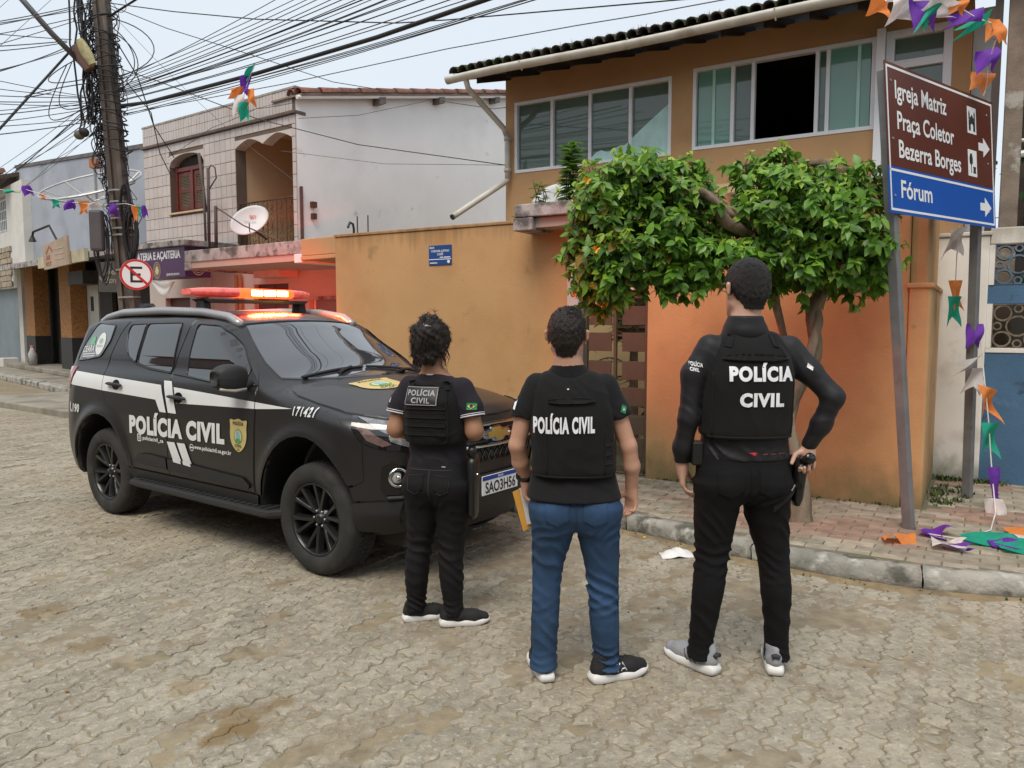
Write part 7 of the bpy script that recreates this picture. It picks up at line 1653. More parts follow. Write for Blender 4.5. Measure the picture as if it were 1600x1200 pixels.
# ================================================================== PEOPLE: bodies and clothes grown from blended fields
def smin(a,b,k):
    if k<=0: return np.minimum(a,b)
    h=np.maximum(k-np.abs(a-b),0)/k; return np.minimum(a,b)-h*h*k*.25
class SDF:
    def __init__(s,lo,hi,h):
        s.lo=np.array(lo,float); s.h=h; s.n=[int((b-a)/h)+2 for a,b in zip(lo,hi)]
        s.ax=[s.lo[i]+h*np.arange(s.n[i]) for i in range(3)]; s.F=np.full(s.n,.2,np.float32)
    def sl(s,lo,hi):
        r=[slice(max(0,int((lo[i]-s.lo[i])/s.h)),min(s.n[i],int((hi[i]-s.lo[i])/s.h)+2)) for i in range(3)]
        return tuple(r),(s.ax[0][r[0]][:,None,None],s.ax[1][r[1]][None,:,None],s.ax[2][r[2]][None,None,:])
    def put(s,fn,lo,hi,k,pad=.05):
        r,(x,y,z)=s.sl(np.array(lo)-pad,np.array(hi)+pad); 
        if min(s.F[r].shape)<1: return s
        s.F[r]=smin(s.F[r],fn(x,y,z).astype(np.float32),k); return s
    def cut(s,fn,lo,hi,k=.01,pad=.03):
        r,(x,y,z)=s.sl(np.array(lo)-pad,np.array(hi)+pad); s.F[r]=-smin(-s.F[r],-np.broadcast_to(fn(x,y,z),s.F[r].shape).astype(np.float32),k); return s
    def cap(s,a,b,ra,rb,k=.02,sc=(1,1,1)):
        a=np.array(a,float);b=np.array(b,float);d=b-a;L2=(d@d)+1e-9
        def f(x,y,z):
            t=np.clip(((x-a[0])*d[0]+(y-a[1])*d[1]+(z-a[2])*d[2])/L2,0,1)
            return np.sqrt(((x-a[0]-t*d[0])/sc[0])**2+((y-a[1]-t*d[1])/sc[1])**2+((z-a[2]-t*d[2])/sc[2])**2)-(ra+(rb-ra)*t)
        r=max(ra,rb)*max(sc); return s.put(f,np.minimum(a,b)-r,np.maximum(a,b)+r,k)
    def chain(s,P,rr,k=.02):
        for i in range(len(P)-1): s.cap(P[i],P[i+1],rr[i],rr[i+1],k)
        return s
    def ell(s,c,r,k=.02,M=None):
        c=np.array(c,float)
        def f(x,y,z):
            p=[x-c[0],y-c[1],z-c[2]]
            if M is not None: p=[M[0,i]*p[0]+M[1,i]*p[1]+M[2,i]*p[2] for i in range(3)]
            q=np.sqrt((p[0]/r[0])**2+(p[1]/r[1])**2+(p[2]/r[2])**2); g=np.sqrt((p[0]/r[0]**2)**2+(p[1]/r[1]**2)**2+(p[2]/r[2]**2)**2)+1e-6
            return q*(q-1)/g
        R_=max(r); return s.put(f,c-R_,c+R_,k)
    def loft(s,rows,k=.02,p=2.2,r=.01):
        rows=sorted(rows); Z=[q[0] for q in rows]; fs=[tab(Z,[q[i] for q in rows]) for i in (1,2,3,4)]
        def f(x,y,z):
            cx,cy,a,b=[g(z) for g in fs]; q=(np.abs((x-cx)/a)**p+np.abs((y-cy)/b)**p)**(1/p); d=(q-1)*np.minimum(a,b)
            e=np.maximum(z-Z[-1],Z[0]-z)+0*d; return -smin(-d,-e,r)
        A=max(abs(q[1])+q[3] for q in rows); x0=min(q[1]-q[3] for q in rows);x1=max(q[1]+q[3] for q in rows);y0=min(q[2]-q[4] for q in rows);y1=max(q[2]+q[4] for q in rows)
        return s.put(f,(x0,y0,Z[0]),(x1,y1,Z[-1]),k)
    def add(s,fn):
        s.F+=fn(s.ax[0][:,None,None],s.ax[1][None,:,None],s.ax[2][None,None,:]).astype(np.float32); return s
    def at(s,P):
        q=(np.asarray(P,float)-s.lo)/s.h; i=np.clip(np.floor(q).astype(int),0,np.array(s.n)-2); f=np.clip(q-i,0,1); r=0
        for a in (0,1):
            for b in (0,1):
                for c in (0,1): r=r+s.F[i[:,0]+a,i[:,1]+b,i[:,2]+c]*(f[:,0] if a else 1-f[:,0])*(f[:,1] if b else 1-f[:,1])*(f[:,2] if c else 1-f[:,2])
        return r
    def front(s,P2,off=.004,ax=1,sgn=1):
        """first surface met by rays along +y (ax=1) or along x (ax=0): P2 holds the other two coordinates"""
        P2=np.asarray(P2,float); n=len(P2); lo,hi=s.ax[ax][0],s.ax[ax][-1]
        ts=np.linspace(lo,hi,240) if sgn>0 else np.linspace(hi,lo,240); hit=np.full(n,ts[-1]); done=np.zeros(n,bool); pv=None
        mk=lambda t: np.stack([P2[:,0],np.broadcast_to(t,n),P2[:,1]],1) if ax==1 else np.stack([np.broadcast_to(t,n),P2[:,0],P2[:,1]],1)
        for t in ts:
            f=s.at(mk(t)); new=(f<0)&~done
            if pv is not None and new.any(): hit[new]=t-(t-pt_)*(f[new]/(f[new]-pv[new]+1e-9))
            done|=new; pv=f; pt_=t
        hit[~done]=np.median(hit[done]) if done.any() else 0
        return mk(hit-sgn*off)
    def mesh(s): return surfnet(s.F,s.lo,s.h)
class Person:
    def __init__(s,loc,yaw,label):
        s.M=Matrix.Translation(Vector(loc))@Matrix.Rotation(yaw,4,'Z'); s.R=np.array(s.M)[:3,:3]; s.t=np.array(loc,float)
        s.root=thing('person',label,'person',loc); s.loc=loc
    def w(s,V): return np.asarray(V,float)@s.R.T+s.t
    def skin(s,name,sdf,m,par=None,label=None):
        V,Q=sdf.mesh(); o=link(name,np_mesh(name,s.w(V),Q,True),par or s.root,m)
        if label: o['label']=label
        return o
    def mb(s,mb,name,m,par=None,smooth=True):
        mb.v=[tuple(q) for q in s.w(np.array(mb.v))]; return mb.build(name,m,par or s.root,smooth=smooth)
    def patch(s,sdf,poly,name,m,par,off=.004,h=.012,ax=1,sgn=1):
        B_=dens(poly,h); lo,hi=B_.min(0),B_.max(0); gx,gy=np.meshgrid(np.arange(lo[0]+h/2,hi[0],h),np.arange(lo[1]+h/2,hi[1],h)); G=np.c_[gx.ravel(),gy.ravel()]; G=G[pip(G,B_)]
        if len(G): G=G[np.min(np.linalg.norm(G[:,None]-B_[None],axis=2),axis=1)>h*.4]
        pts=np.vstack([B_,G]) if len(G) else B_; n=len(B_)
        vo,ed,fc,ov,_,_=delaunay_2d_cdt([Vector(p) for p in pts],[(i,(i+1)%n) for i in range(n)],[],0,1e-7); P2=np.array([v[:] for v in vo]); cen_=np.array([P2[list(f)].mean(0) for f in fc]); ok=pip(cen_,B_); fc=[f for f,k_ in zip(fc,ok) if k_]
        V=sdf.front(P2,off,ax,sgn); mp={}
        for i,l in enumerate(ov):
            for q in l: mp[q]=i
        k=len(V); lp=[mp[i] for i in range(n)]; d=np.zeros(3); d[ax]=sgn*(off+.003); V=np.vstack([V,V[lp]+d]); fs=[tuple(f) for f in fc]+[(lp[i],lp[(i+1)%n],k+(i+1)%n,k+i) for i in range(n)]
        return link(name,np_mesh(name,s.w(V),fs,True),par,m)
    def text(s,sdf,txt,x0,x1,z0,cap,m,par,bold=.04,off=.005,tilt=0.,ax=1,sgn=1,spc=1.14):
        V,Fc=text_fit(txt,x0,x1,z0,cap,bold,0,spc); V[:,1]+=(V[:,0]-x0)*tilt
        bm=bmesh.new(); vs=[bm.verts.new((*v,0)) for v in V]
        for t in Fc:
            try: bm.faces.new([vs[i] for i in t])
            except ValueError: pass
        for _ in range(2):
            le=[e for e in bm.edges if e.calc_length()>.02]
            if le: bmesh.ops.subdivide_edges(bm,edges=le,cuts=1)
        bmesh.ops.triangulate(bm,faces=bm.faces[:]); bm.verts.index_update(); P2=np.array([v.co[:2] for v in bm.verts]); tr=[tuple(v.index for v in f.verts) for f in bm.faces]; bm.free()
        return link('lettering',np_mesh('lettering',s.w(sdf.front(P2,off,ax,sgn)),tr,True),par,m)
def unit(v): v=np.array(v,float); return v/(np.linalg.norm(v)+1e-9)
def hand(S_,w,d,sd,sc=1.,curl=(.35,.45,.5,.55),thumb=.5,spread=1.,side=1):
    """palm, four jointed fingers and a thumb; w wrist, d towards the fingers, sd towards the thumb"""
    w=np.array(w,float); d=unit(d); sd=unit(np.array(sd)-d*(np.array(sd)@d)); n=np.cross(sd,d)*side
    s_=.92*sc; k=.012*sc
    for o,l in ((.027,.088),(.009,.092),(-.009,.088),(-.026,.080)):
        S_.cap(w+d*.012*s_+sd*o*.55*s_,w+d*l*s_+sd*o*s_,.017*s_,.0125*s_,k)
    S_.cap(w-d*.03*s_,w+d*.03*s_,.026*s_,.022*s_,.02)
    for j,(o,l,L_,r) in enumerate(((.028,.088,.078,.0098),(.0095,.094,.086,.0102),(-.0095,.090,.080,.0098),(-.0275,.080,.064,.0088))):
        p=w+d*l*s_+sd*o*s_; a=0; c=curl[j]; dirs=d+sd*o*2.2*spread
        for f_,ph in zip((.46,.30,.24),(c,c*1.15,c*.8)):
            a+=ph; v=unit(dirs)*math.cos(a)+n*math.sin(a); q=p+v*L_*f_*s_; S_.cap(p,q,r*s_,r*.9*s_,.0035); p=q; r*=.9
    p=w+d*.022*s_+sd*.022*s_+n*.006; v=unit(d*.55+sd*.75+n*thumb*.6); q=p+v*.045*s_; S_.cap(p,q,.0145*s_,.012*s_,.012); v2=unit(d*.85+sd*.25+n*thumb*.8); r=q+v2*.034*s_; S_.cap(q,r,.0115*s_,.010*s_,.004); S_.cap(r,r+unit(v2+n*.2)*.024*s_,.010*s_,.0085*s_,.004)
def head(S_,c,sc,yaw=0.,pitch=0.,neck=None,nr=(.055,.062)):
    M=np.array(Matrix.Rotation(yaw,3,'Z')@Matrix.Rotation(pitch,3,'X')); c=np.array(c,float); T_=lambda p: c+M@(np.array(p)*sc)
    S_.ell(T_((0,-.012,.028)),np.array((.077,.098,.092))*sc,.02,M); S_.ell(T_((0,.028,-.042)),np.array((.060,.070,.085))*sc,.03,M)
    S_.cap(T_((-.016,.074,-.108)),T_((.016,.074,-.108)),.018*sc,.018*sc,.02); S_.cap(T_((-.05,-.0,-.06)),T_((-.025,.06,-.10)),.025*sc,.02*sc,.02); S_.cap(T_((.05,-.0,-.06)),T_((.025,.06,-.10)),.025*sc,.02*sc,.02)
    S_.cap(T_((0,.094,.005)),T_((0,.113,-.036)),.009*sc,.013*sc,.012); S_.cap(T_((-.014,.100,-.040)),T_((.014,.100,-.040)),.008*sc,.008*sc,.008)
    S_.cap(T_((-.034,.083,.022)),T_((.034,.083,.022)),.012*sc,.012*sc,.012); S_.cap(T_((-.018,.089,-.066)),T_((.018,.089,-.066)),.0075*sc,.0075*sc,.006); S_.cap(T_((-.015,.087,-.077)),T_((.015,.087,-.077)),.0075*sc,.0075*sc,.006)
    for g in (-1,1):
        S_.cap(T_((g*.084,-.004,.012)),T_((g*.083,-.008,-.034)),.017*sc,.011*sc,.006,(.55,1,1)); S_.cap(T_((g*.094,-.022,.018)),T_((g*.093,-.022,-.018)),.009*sc,.007*sc,.008)
    if neck is not None: S_.cap(T_((0,-.022,-.055)),neck,nr[0],nr[1],.025)
    return T_,M
def hair_cap(S_,T_,M,sc,th=.009,nape=-.072,side=-.030,front=.058,amp=.0009):
    c=T_((0,-.012,.028))
    S_.ell(c,np.array((.077,.098,.092))*sc+th*sc,.0,M); S_.cap(T_((0,-.072,-.02)),T_((0,-.058,nape-.0)),.040*sc,.034*sc,.03,(1.25,1,1))
    Mi=M.T; c0=T_((0,0,0))
    def cutf(x,y,z):
        p=[x-c0[0],y-c0[1],z-c0[2]]; q=[(Mi[i,0]*p[0]+Mi[i,1]*p[1]+Mi[i,2]*p[2])/sc for i in range(3)]
        hl=np.interp(q[1].ravel(),[-.12,-.05,-.02,.012,.03,.075,.10],[nape,nape,side+.015,side,.012,front,front+.01]).reshape(q[1].shape)
        return (q[2]-hl)*sc
    r=.2*sc; S_.cut(lambda x,y,z: -cutf(x,y,z),c-r,c+r,.004)
    S_.add(lambda x,y,z: amp*(np.sin(x*210+np.sin(z*160)*2)+np.sin(z*190+np.sin(y*170)*2+1)+np.sin(y*230+x*90)))
def folds(z0s,seed=0):
    """garment creases: list of (z centre, spread, frequency, amplitude, slant)"""
    def f(x,y,z):
        r=0
        for i,(zc,sp,fr,am,sl) in enumerate(z0s):
            ph=seed*1.7+i*2.1; w=(z-zc)*fr+sl*x*fr+1.1*np.sin(x*19+y*11+ph)+.8*np.sin(y*23-x*7+ph*2)+.5*np.sin(x*41+z*13+ph)
            r=r+1.7*am*(np.abs(np.sin(w))**.8-.55)*np.exp(-((z-zc)/sp)**2)*(0.55+.45*np.sin(x*13+y*17+z*6+ph))
        return r
    return f
def shoe(per,pos,yaw,sc,m_up,m_sole,stripes=None,m_col=None,lace=None,name='shoe',extra=None):
    """returns the upper; heel end near pos, toe pointing along yaw (0 = away)"""
    c,sn=math.cos(yaw),math.sin(yaw); T_=lambda p:(pos[0]+(p[0]*c+p[1]*sn)*sc,pos[1]+(-p[0]*sn+p[1]*c)*sc,pos[2]+p[2]*sc)
    S_=SDF(np.array(pos)-[.3,.3,.02],np.array(pos)+[.3,.3,.19],.0055)
    S_.cap(T_((0,-.030,.055)),T_((0,.03,.055)),.036*sc,.040*sc,.02); S_.cap(T_((0,.03,.055)),T_((.006,.12,.042)),.041*sc,.042*sc,.02); S_.cap(T_((.006,.12,.042)),T_((.006,.178,.036)),.042*sc,.032*sc,.02)
    S_.cap(T_((0,-.022,.07)),T_((0,-.012,.112)),.036*sc,.040*sc,.02); S_.cap(T_((0,-.058,.06)),T_((0,-.052,.105)),.014*sc,.010*sc,.02)
    zb=pos[2]+.024*sc; S_.cut(lambda x,y,z: zb-z+0*x+0*y,np.array(pos)-.3,np.array(pos)+.3,.006)
    up=per.skin(name,S_,m_up)
    V=[];prof=[(-.075,.024),(-.066,.034),(-.03,.040),(.03,.039),(.08,.046),(.12,.050),(.165,.045),(.195,.034),(.212,.015)]
    out=[(-w+.004*(y>.05),y) for y,w in prof]+[(w+.004*(y>.05),y) for y,w in prof[::-1]]; out=chaikin(out,1)
    mb=MB(); n=len(out); lay=[]
    for z,gr in ((0.0,.90),(.006,1.0),(.020,1.03),(.034,.96),(.038,.86)):
        lay.append([T_((x*gr,(y-.07)*gr+.07,z+(.012*max(0,(y-.12)/.09)**2 if z<.03 else .0)+(.008*max(0,(-y-.03)/.05) if z>.01 else 0))) for x,y in out])
    for l in lay: mb.v+=l
    for i in range(len(lay)-1):
        for j in range(n): mb.f.append((i*n+j,i*n+(j+1)%n,(i+1)*n+(j+1)%n,(i+1)*n+j))
    mb.f.append(tuple(range(n-1,-1,-1))); mb.f.append(tuple(range((len(lay)-1)*n,len(lay)*n))); sole=per.mb(mb,'sole',m_sole,up)
    mb=MB(); 
    o2=[(x*.9,(y-.07)*.93+.07) for x,y in out]; mb.prism([T_((x,y,-.001)) for x,y in o2],(0,0,.004)); per.mb(mb,'outsole',m_plast,up,False)
    if m_col is not None: per.mb(MB().tube([T_((.036*math.cos(a),-.014+.043*math.sin(a),.118+.012*math.cos(a*1+1.57)*-1)) for a in np.linspace(0,6.283,21)],.009*sc,6,cap=False),'collar',m_col,up)
    def sdtube(P,r):
        # strip hugging the shoe side: push the point out to the surface
        out_=[]
        for x,y,z in P:
            a=np.array(T_((0,y,z)));b=np.array(T_((x,y,z))); dd=unit(b-a); ts=np.linspace(.12,0,60); q=np.array([a+dd*t for t in ts]); f=S_.at(q); i=np.argmax(f<0); out_.append(q[i]+dd*.0008)
        return MB().tube(out_,r,5,flat=1)
    if stripes:
        for (P,r,m_) in stripes: per.mb(sdtube(P,r),'side_stripe',m_,up)
    if lace is not None:
        mb=MB()
        for i in range(4):
            y=.045+i*.022; q=[]
            for x in (-.026,-.012,.0,.012,.026):
                pz=np.array([T_((x,y,z)) for z in np.linspace(.13,.03,50)]); f=S_.at(pz); k_=np.argmax(f<0); q.append(pz[k_]+[0,0,.002])
            mb.tube(q,.003,5)
        mb.tube([T_((.01,.04,.105)),T_((.03,.03,.125)),T_((.045,.045,.115)),T_((.02,.05,.10))],.002,4).tube([T_((-.01,.04,.105)),T_((-.03,.035,.12)),T_((-.04,.05,.112))],.002,4)
        per.mb(mb,'laces',lace,up)
    return up,S_,T_
m_sk1=mat('skin_tan',(.345,.175,.100),.5,var=.08,vs=14,bump=.12,bs=220,subsurf=.06); m_sk2=mat('skin_fair',(.50,.275,.19),.48,var=.08,vs=14,bump=.12,bs=220,subsurf=.08); m_sk3=mat('skin_light',(.54,.32,.235),.48,var=.08,vs=14,bump=.12,bs=220,subsurf=.08)
m_hair=mat('black_hair',(.010,.008,.007),.5,var=.3,vs=60,bump=.9,bs=420); m_hairb=mat('dark_brown_hair',(.016,.009,.006),.42,var=.4,vs=70,bump=.8,bs=260,aniso=(1,1,.3))
m_vest=mat('black_vest_nylon',(.0062,.0058,.0062),.85,var=.15,vs=6,bump=.3,bs=420,sheen=.03,sps=.3); m_cot=mat('black_cotton',(.0085,.008,.009),.9,var=.15,vs=8,bump=.2,bs=320,sheen=.04,sps=.3); m_lyc=mat('black_compression_shirt',(.0105,.010,.0125),.6,var=.08,vs=8,bump=.1,bs=400,sheen=.03,sps=.35)
m_jean=mat('blue_denim',(.017,.050,.115),.85,var=.25,vs=9,bump=.35,bs=500,stain=[((.034,.088,.165),5,.55,.75,.55),((.012,.035,.085),13,.55,.7,.5)]); m_bj=mat('black_denim',(.0068,.0064,.0075),.85,var=.25,vs=9,bump=.35,bs=500,sps=.3); m_bp=mat('black_trousers',(.0055,.0052,.006),.9,var=.2,vs=9,bump=.3,bs=450,sps=.25)
m_vt=mat('white_vest_print',(.80,.81,.84),.6,var=.04,vs=40); m_gvt=mat('grey_vest_print',(.36,.35,.37),.6,var=.05,vs=40); m_navy=mat('navy_polo',(.010,.0075,.013),.9,var=.1,vs=8,bump=.2,bs=320)
m_wsole=mat('white_rubber_sole',(.72,.71,.69),.6,var=.08,vs=20,stain=((.35,.31,.25),12,.58,.72,.6)); m_bshoe=mat('black_knit_shoe',(.012,.012,.013),.8,var=.15,vs=30,bump=.3,bs=400); m_gshoe=mat('grey_knit_shoe',(.30,.31,.335),.8,var=.12,vs=40,bump=.4,bs=380); m_eye=mat('eye_white',(.75,.73,.70),.2,var=0)
def fuzz(o,n,l,m,down=.4,wid=.0011,seed=0):
    r=np.random.default_rng(seed); V=np.array([v.co[:] for v in o.data.vertices]); Nn=np.array([v.normal[:] for v in o.data.vertices]); ii=r.integers(0,len(V),n); mb=MB()
    for i in ii:
        d=unit(Nn[i]+r.normal(0,.22,3)+np.array([0,0,-down])); s_=unit(np.cross(d,r.normal(0,1,3)))*wid; p=V[i]-Nn[i]*.001; L_=l*(.5+r.random()); q=p+d*L_*.55+r.normal(0,.12,3)*L_; t=p+d*L_+r.normal(0,.10,3)*L_
        mb.add([p-s_,p+s_,q+s_*.6,q-s_*.6,t],[(0,1,2,3),(3,2,4)])
    return tag(mb.build('hair_strands',m,o,smooth=True),kind='stuff')
def eyes(per,T_,sc,par):
    for g in (-1,1):
        e=per.mb(MB().ball(T_((g*.030,.079,.006)),.0115*sc,6),'eye',m_eye,par); per.mb(MB().ball(T_((g*.030,.0865,.006)),.0055*sc,5),'iris',m_bkp,e)
def br_flag(per,sdf,x,z,w,h,par,ax,sgn):
    g=mat('flag_green',(.01,.22,.07),.6); y=mat('flag_yellow',(.72,.55,.03),.6); b=mat('flag_blue',(.02,.05,.28),.6)
    per.patch(sdf,[(x-w/2,z-h/2),(x+w/2,z-h/2),(x+w/2,z+h/2),(x-w/2,z+h/2)],'flag_patch',g,par,.003,.012,ax,sgn); per.patch(sdf,[(x-w*.4,z),(x,z-h*.4),(x+w*.4,z),(x,z+h*.4)],'flag_patch',y,par,.005,.012,ax,sgn); per.patch(sdf,[(x+w*.17*math.cos(a),z+h*.24*math.sin(a)) for a in np.linspace(0,6.28,13)[:-1]],'flag_patch',b,par,.0065,.012,ax,sgn)

# ---------------------------------------------------------------- man at the right
p3=Person((1.056,3.527,0),0,'tall man in black vest over long sleeved black shirt, hand on his holster')
S3=SDF((-.36,-.25,.02),(.50,.25,1.96),.0058)
NK3=(.004,-.015,1.60)
T3,M3=head(S3,(.012,.0,1.792),1.10,yaw=R(14),pitch=R(4),neck=NK3,nr=(.062,.070))
tor3=[(.84,.013,-.01,.185,.115),(.95,.013,-.012,.195,.12),(1.05,.016,0,.185,.112),(1.18,.018,.0,.182,.112),(1.34,.022,.0,.195,.12),(1.46,.026,-.002,.20,.11),(1.54,.030,-.006,.165,.085),(1.60,.014,-.012,.09,.065),(1.65,.006,-.014,.062,.06)]
S3.loft(tor3,.03)
aL3=[(-.150,-.01,1.525),(-.225,-.012,1.40),(-.243,-.022,1.205),(-.262,.01,1.06),(-.258,.035,.975)]; aR3=[(.212,-.01,1.520),(.292,-.045,1.42),(.385,-.10,1.305),(.345,-.075,1.18),(.306,-.045,1.085)]
S3.chain(aL3,[.052,.046,.038,.036,.027],.02); S3.chain(aR3,[.052,.046,.038,.037,.027],.02)
hand(S3,(-.257,.037,.965),(.10,.10,-1),(.25,.9,.1),1.10,curl=(.32,.40,.44,.48),thumb=.4,side=-1,spread=.6)
hand(S3,(.304,-.040,1.072),(-.12,-.15,-.95),(-.80,.30,.1),1.10,curl=(.75,.85,.9,.95),thumb=.9)
for (c,a) in ((-.114,1),(.165,-1)): S3.cap((.013+(c-.013)*.9,0,.86),(c,0,.5),.075,.05,.03); S3.cap((c,0,.5),(c-.045*a,-.01,.06),.05,.035,.03)
b3=p3.skin('body',S3,m_sk3)
H3=SDF((-.14,-.18,1.62),(.17,.16,1.95),.0045); hair_cap(H3,T3,M3,1.10,.0085,nape=-.080,side=-.028); h3=p3.skin('hair',H3,m_hair); fuzz(h3,5200,.0042,m_hair,1.1); eyes(p3,T3,1.1,b3)
gl=MB(); 
for g in (-1,1):
    gl.tube([T3((g*.012,.100,.012)),T3((g*.035,.103,.024)),T3((g*.062,.094,.014)),T3((g*.056,.095,-.012)),T3((g*.030,.101,-.016)),T3((g*.012,.100,.012))],.0022,5); gl.tube([T3((g*.064,.092,.014)),T3((g*.083,.03,.018)),T3((g*.087,-.015,.014)),T3((g*.086,-.03,-.006))],.0024,5)
gl.tube([T3((-.012,.1,.012)),T3((.012,.1,.012))],.002,5); p3.mb(gl,'spectacles',mat('spectacle_frame',(.10,.06,.04),.3))
# shirt
C3=SDF((-.36,-.25,.98),(.50,.25,1.70),.0065); C3.loft([(1.015,.02,.0,.207,.135),(1.05,.02,0,.206,.132),(1.12,.02,0,.196,.124)]+[(z,cx,cy,a+.009,b+.008) for z,cx,cy,a,b in tor3 if 1.15<z<1.63]+[(1.645,.005,-.020,.079,.082),(1.668,.005,-.024,.077,.080)],.03,r=.008)
C3.chain(aL3,[.060,.053,.045,.042,.035],.03); C3.chain(aR3,[.060,.054,.046,.043,.035],.03)
C3.cut(lambda x,y,z: np.maximum(.985-z,np.where(x<-.2,.982-z,-1))+0*y,(-.4,-.3,.95),(.5,.3,1.0),.004)
_f1=folds([(1.06,.05,52,.0060,.9),(1.06,.03,95,.003,-.6)],3); C3.add(lambda x,y,z: _f1(x,y,z)*(np.abs(x-.02)<.185)); C3.add(folds([(1.24,.10,60,.0022,.5),(1.33,.09,66,.0030,1.2),(1.46,.10,40,.0018,1.)],3))
C3.ell((.005,-.020,1.60),(.098,.092,.075),.02); c3=p3.skin('shirt',C3,m_lyc)
p3.patch(C3,[(.0,1.055),(.03,1.06),(.045,1.055),(.03,1.048),(.045,1.044),(.02,1.044),(.025,1.05)],'shirt_logo',mat('red_shirt_logo',(.42,.02,.03),.6),c3,.003)
for k_,(a,b) in enumerate(((.065,.09),(.10,.13),(.14,.175))): p3.patch(C3,[(a,1.047),(b,1.049),(b,1.056),(a,1.054)],'shirt_logo',mat('dim_red_print',(.10,.012,.02),.6),c3,.003)
# vest
V3=SDF((-.26,-.26,1.07),(.30,.26,1.66),.006)
V3.loft([(1.115,.018,-.002,.200,.150),(1.14,.018,-.004,.206,.156),(1.25,.020,-.006,.206,.158),(1.37,.024,-.008,.204,.160),(1.45,.027,-.010,.190,.150),(1.52,.030,-.012,.168,.128),(1.57,.028,-.014,.140,.100),(1.60,.026,-.016,.118,.075)],.02,p=2.6,r=.022)
V3.cut(lambda x,y,z:   .098-np.sqrt((x-.008)**2+((y+.02)/1.6)**2+((z-1.65)/.95)**2),(-.15,-.2,1.5),(.2,.2,1.66),.012)
V3.add(folds([(1.30,.2,9,.004,.3),(1.52,.05,45,.003,.8),(1.18,.06,30,.0025,.5)],5))
v3=p3.skin('vest',V3,m_vest)
for s_,e_ in ((-.095,-.075),(.115,.100)): p3.patch(V3,[(s_-.014,1.535),(s_+.012,1.530),(e_+.012,1.585),(e_-.012,1.588)],'shoulder_strap',m_cot,v3,.007)
p3.patch(V3,chaikin([(-.10,1.475),(.15,1.468),(.155,1.497),(-.105,1.505)],1),'drag_handle',m_vest,v3,.013); p3.mb(MB().tube(list(V3.front([(x,1.482-.008*math.cos((x-.02)*9)) for x in np.linspace(-.12,.17,16)],.008)),.006,6),'vest_seam',m_vest,v3)
p3.mb(MB().tube(list(V3.front([(x,1.128) for x in np.linspace(-.17,.205,18)],.001)),.007,6),'vest_hem',m_vest,v3)
for xx in (-.158,.200): p3.mb(MB().tube(list(V3.front([(xx+.012*(z-1.14),z) for z in np.linspace(1.14,1.42,14)],.001)),.005,5),'vest_seam',m_vest,v3)
p3.text(V3,'POLÍCIA',-.098,.192,1.385,.057,m_vt,v3,.055,tilt=-.0); p3.text(V3,'CIVIL',-.053,.146,1.272,.053,m_vt,v3,.055)
p3.text(C3,'POLÍCIA',-.255,-.196,1.448,.017,m_vt,c3,.04,tilt=-.18); p3.text(C3,'CIVIL',-.252,-.212,1.424,.015,m_vt,c3,.04,tilt=-.18)
p3.patch(C3,[(.262,1.44),(.285,1.425),(.29,1.44),(.268,1.46)],'sleeve_badge',m_vt,c3,.003)
# trousers
P3_=SDF((-.30,-.22,.02),(.33,.22,1.07),.0065)
L3=[(.065,-.172,-.012,.058,.068),(.12,-.166,-.010,.055,.065),(.25,-.153,-.018,.062,.072),(.38,-.138,-.018,.071,.080),(.50,-.122,.0,.077,.082),(.57,-.114,.008,.081,.086),(.70,-.108,.004,.094,.102),(.80,-.100,-.004,.104,.118),(.90,-.095,-.01,.112,.130)]
R3=[(.06,.198,-.012,.058,.068),(.12,.194,-.010,.054,.063),(.25,.188,-.018,.058,.069),(.38,.182,-.018,.068,.080),(.50,.175,.0,.070,.080),(.57,.168,.008,.076,.085),(.70,.142,.004,.094,.102),(.80,.128,-.004,.106,.118),(.90,.120,-.01,.112,.130)]
P3_.loft(L3,.0,r=.006).loft(R3,.018,r=.006); P3_.loft([(.83,.013,-.014,.150,.105),(.88,.013,-.016,.200,.135),(.95,.014,-.014,.216,.137),(1.0,.016,-.004,.214,.130),(1.05,.016,.0,.205,.122)],.045,r=.01)
P3_.ell((-.085,-.075,.90),(.085,.07,.085),.05).ell((.115,-.075,.90),(.085,.07,.085),.05)
P3_.add(folds([(.10,.06,78,.0120,.25),(.27,.10,34,.0045,.5),(.54,.075,62,.0105,.35),(.70,.08,40,.0065,1.1),(.84,.05,52,.0065,-.8),(.47,.05,80,.004,-.4)],1))
t3=p3.skin('trousers',P3_,m_bp)
for s_ in (-1,1): p3.patch(P3_,[(.014+s_*x,z) for x,z in ((.035,.985),(.15,.975),(.15,.875),(.092,.85),(.035,.882))][::s_],'back_pocket',m_bp,t3,.004)
p3.mb(MB().tube(list(P3_.front([(.013,z) for z in np.linspace(.99,.84,8)],.0)),.004,5),'seat_seam',m_bp,t3)
dk_=mat('dark_shoe_stripe',(.10,.10,.11),.7); dcol=mat('dark_heel_collar',(.03,.03,.036),.7)
st=lambda g:[([(g*.05,y,.035),(g*.05,y+.012,.055),(g*.05,y+.024,.075)],.0045,dk_) for y in (.012,.035,.058)]
for pos,yw,sg_ in (((-.150,-.012,0),R(-38),-1),((.185,-.012,0),R(14),1)):
    u_,S_,T_=shoe(p3,pos,yw,1.08,m_gshoe,m_wsole,st(-1)+st(1),None); p3.mb(MB().tube([T_((x,-.072,z)) for x,z in ((-.016,.085),(0,.092),(.016,.085))],.011,6),'heel_tab',dcol,u_)
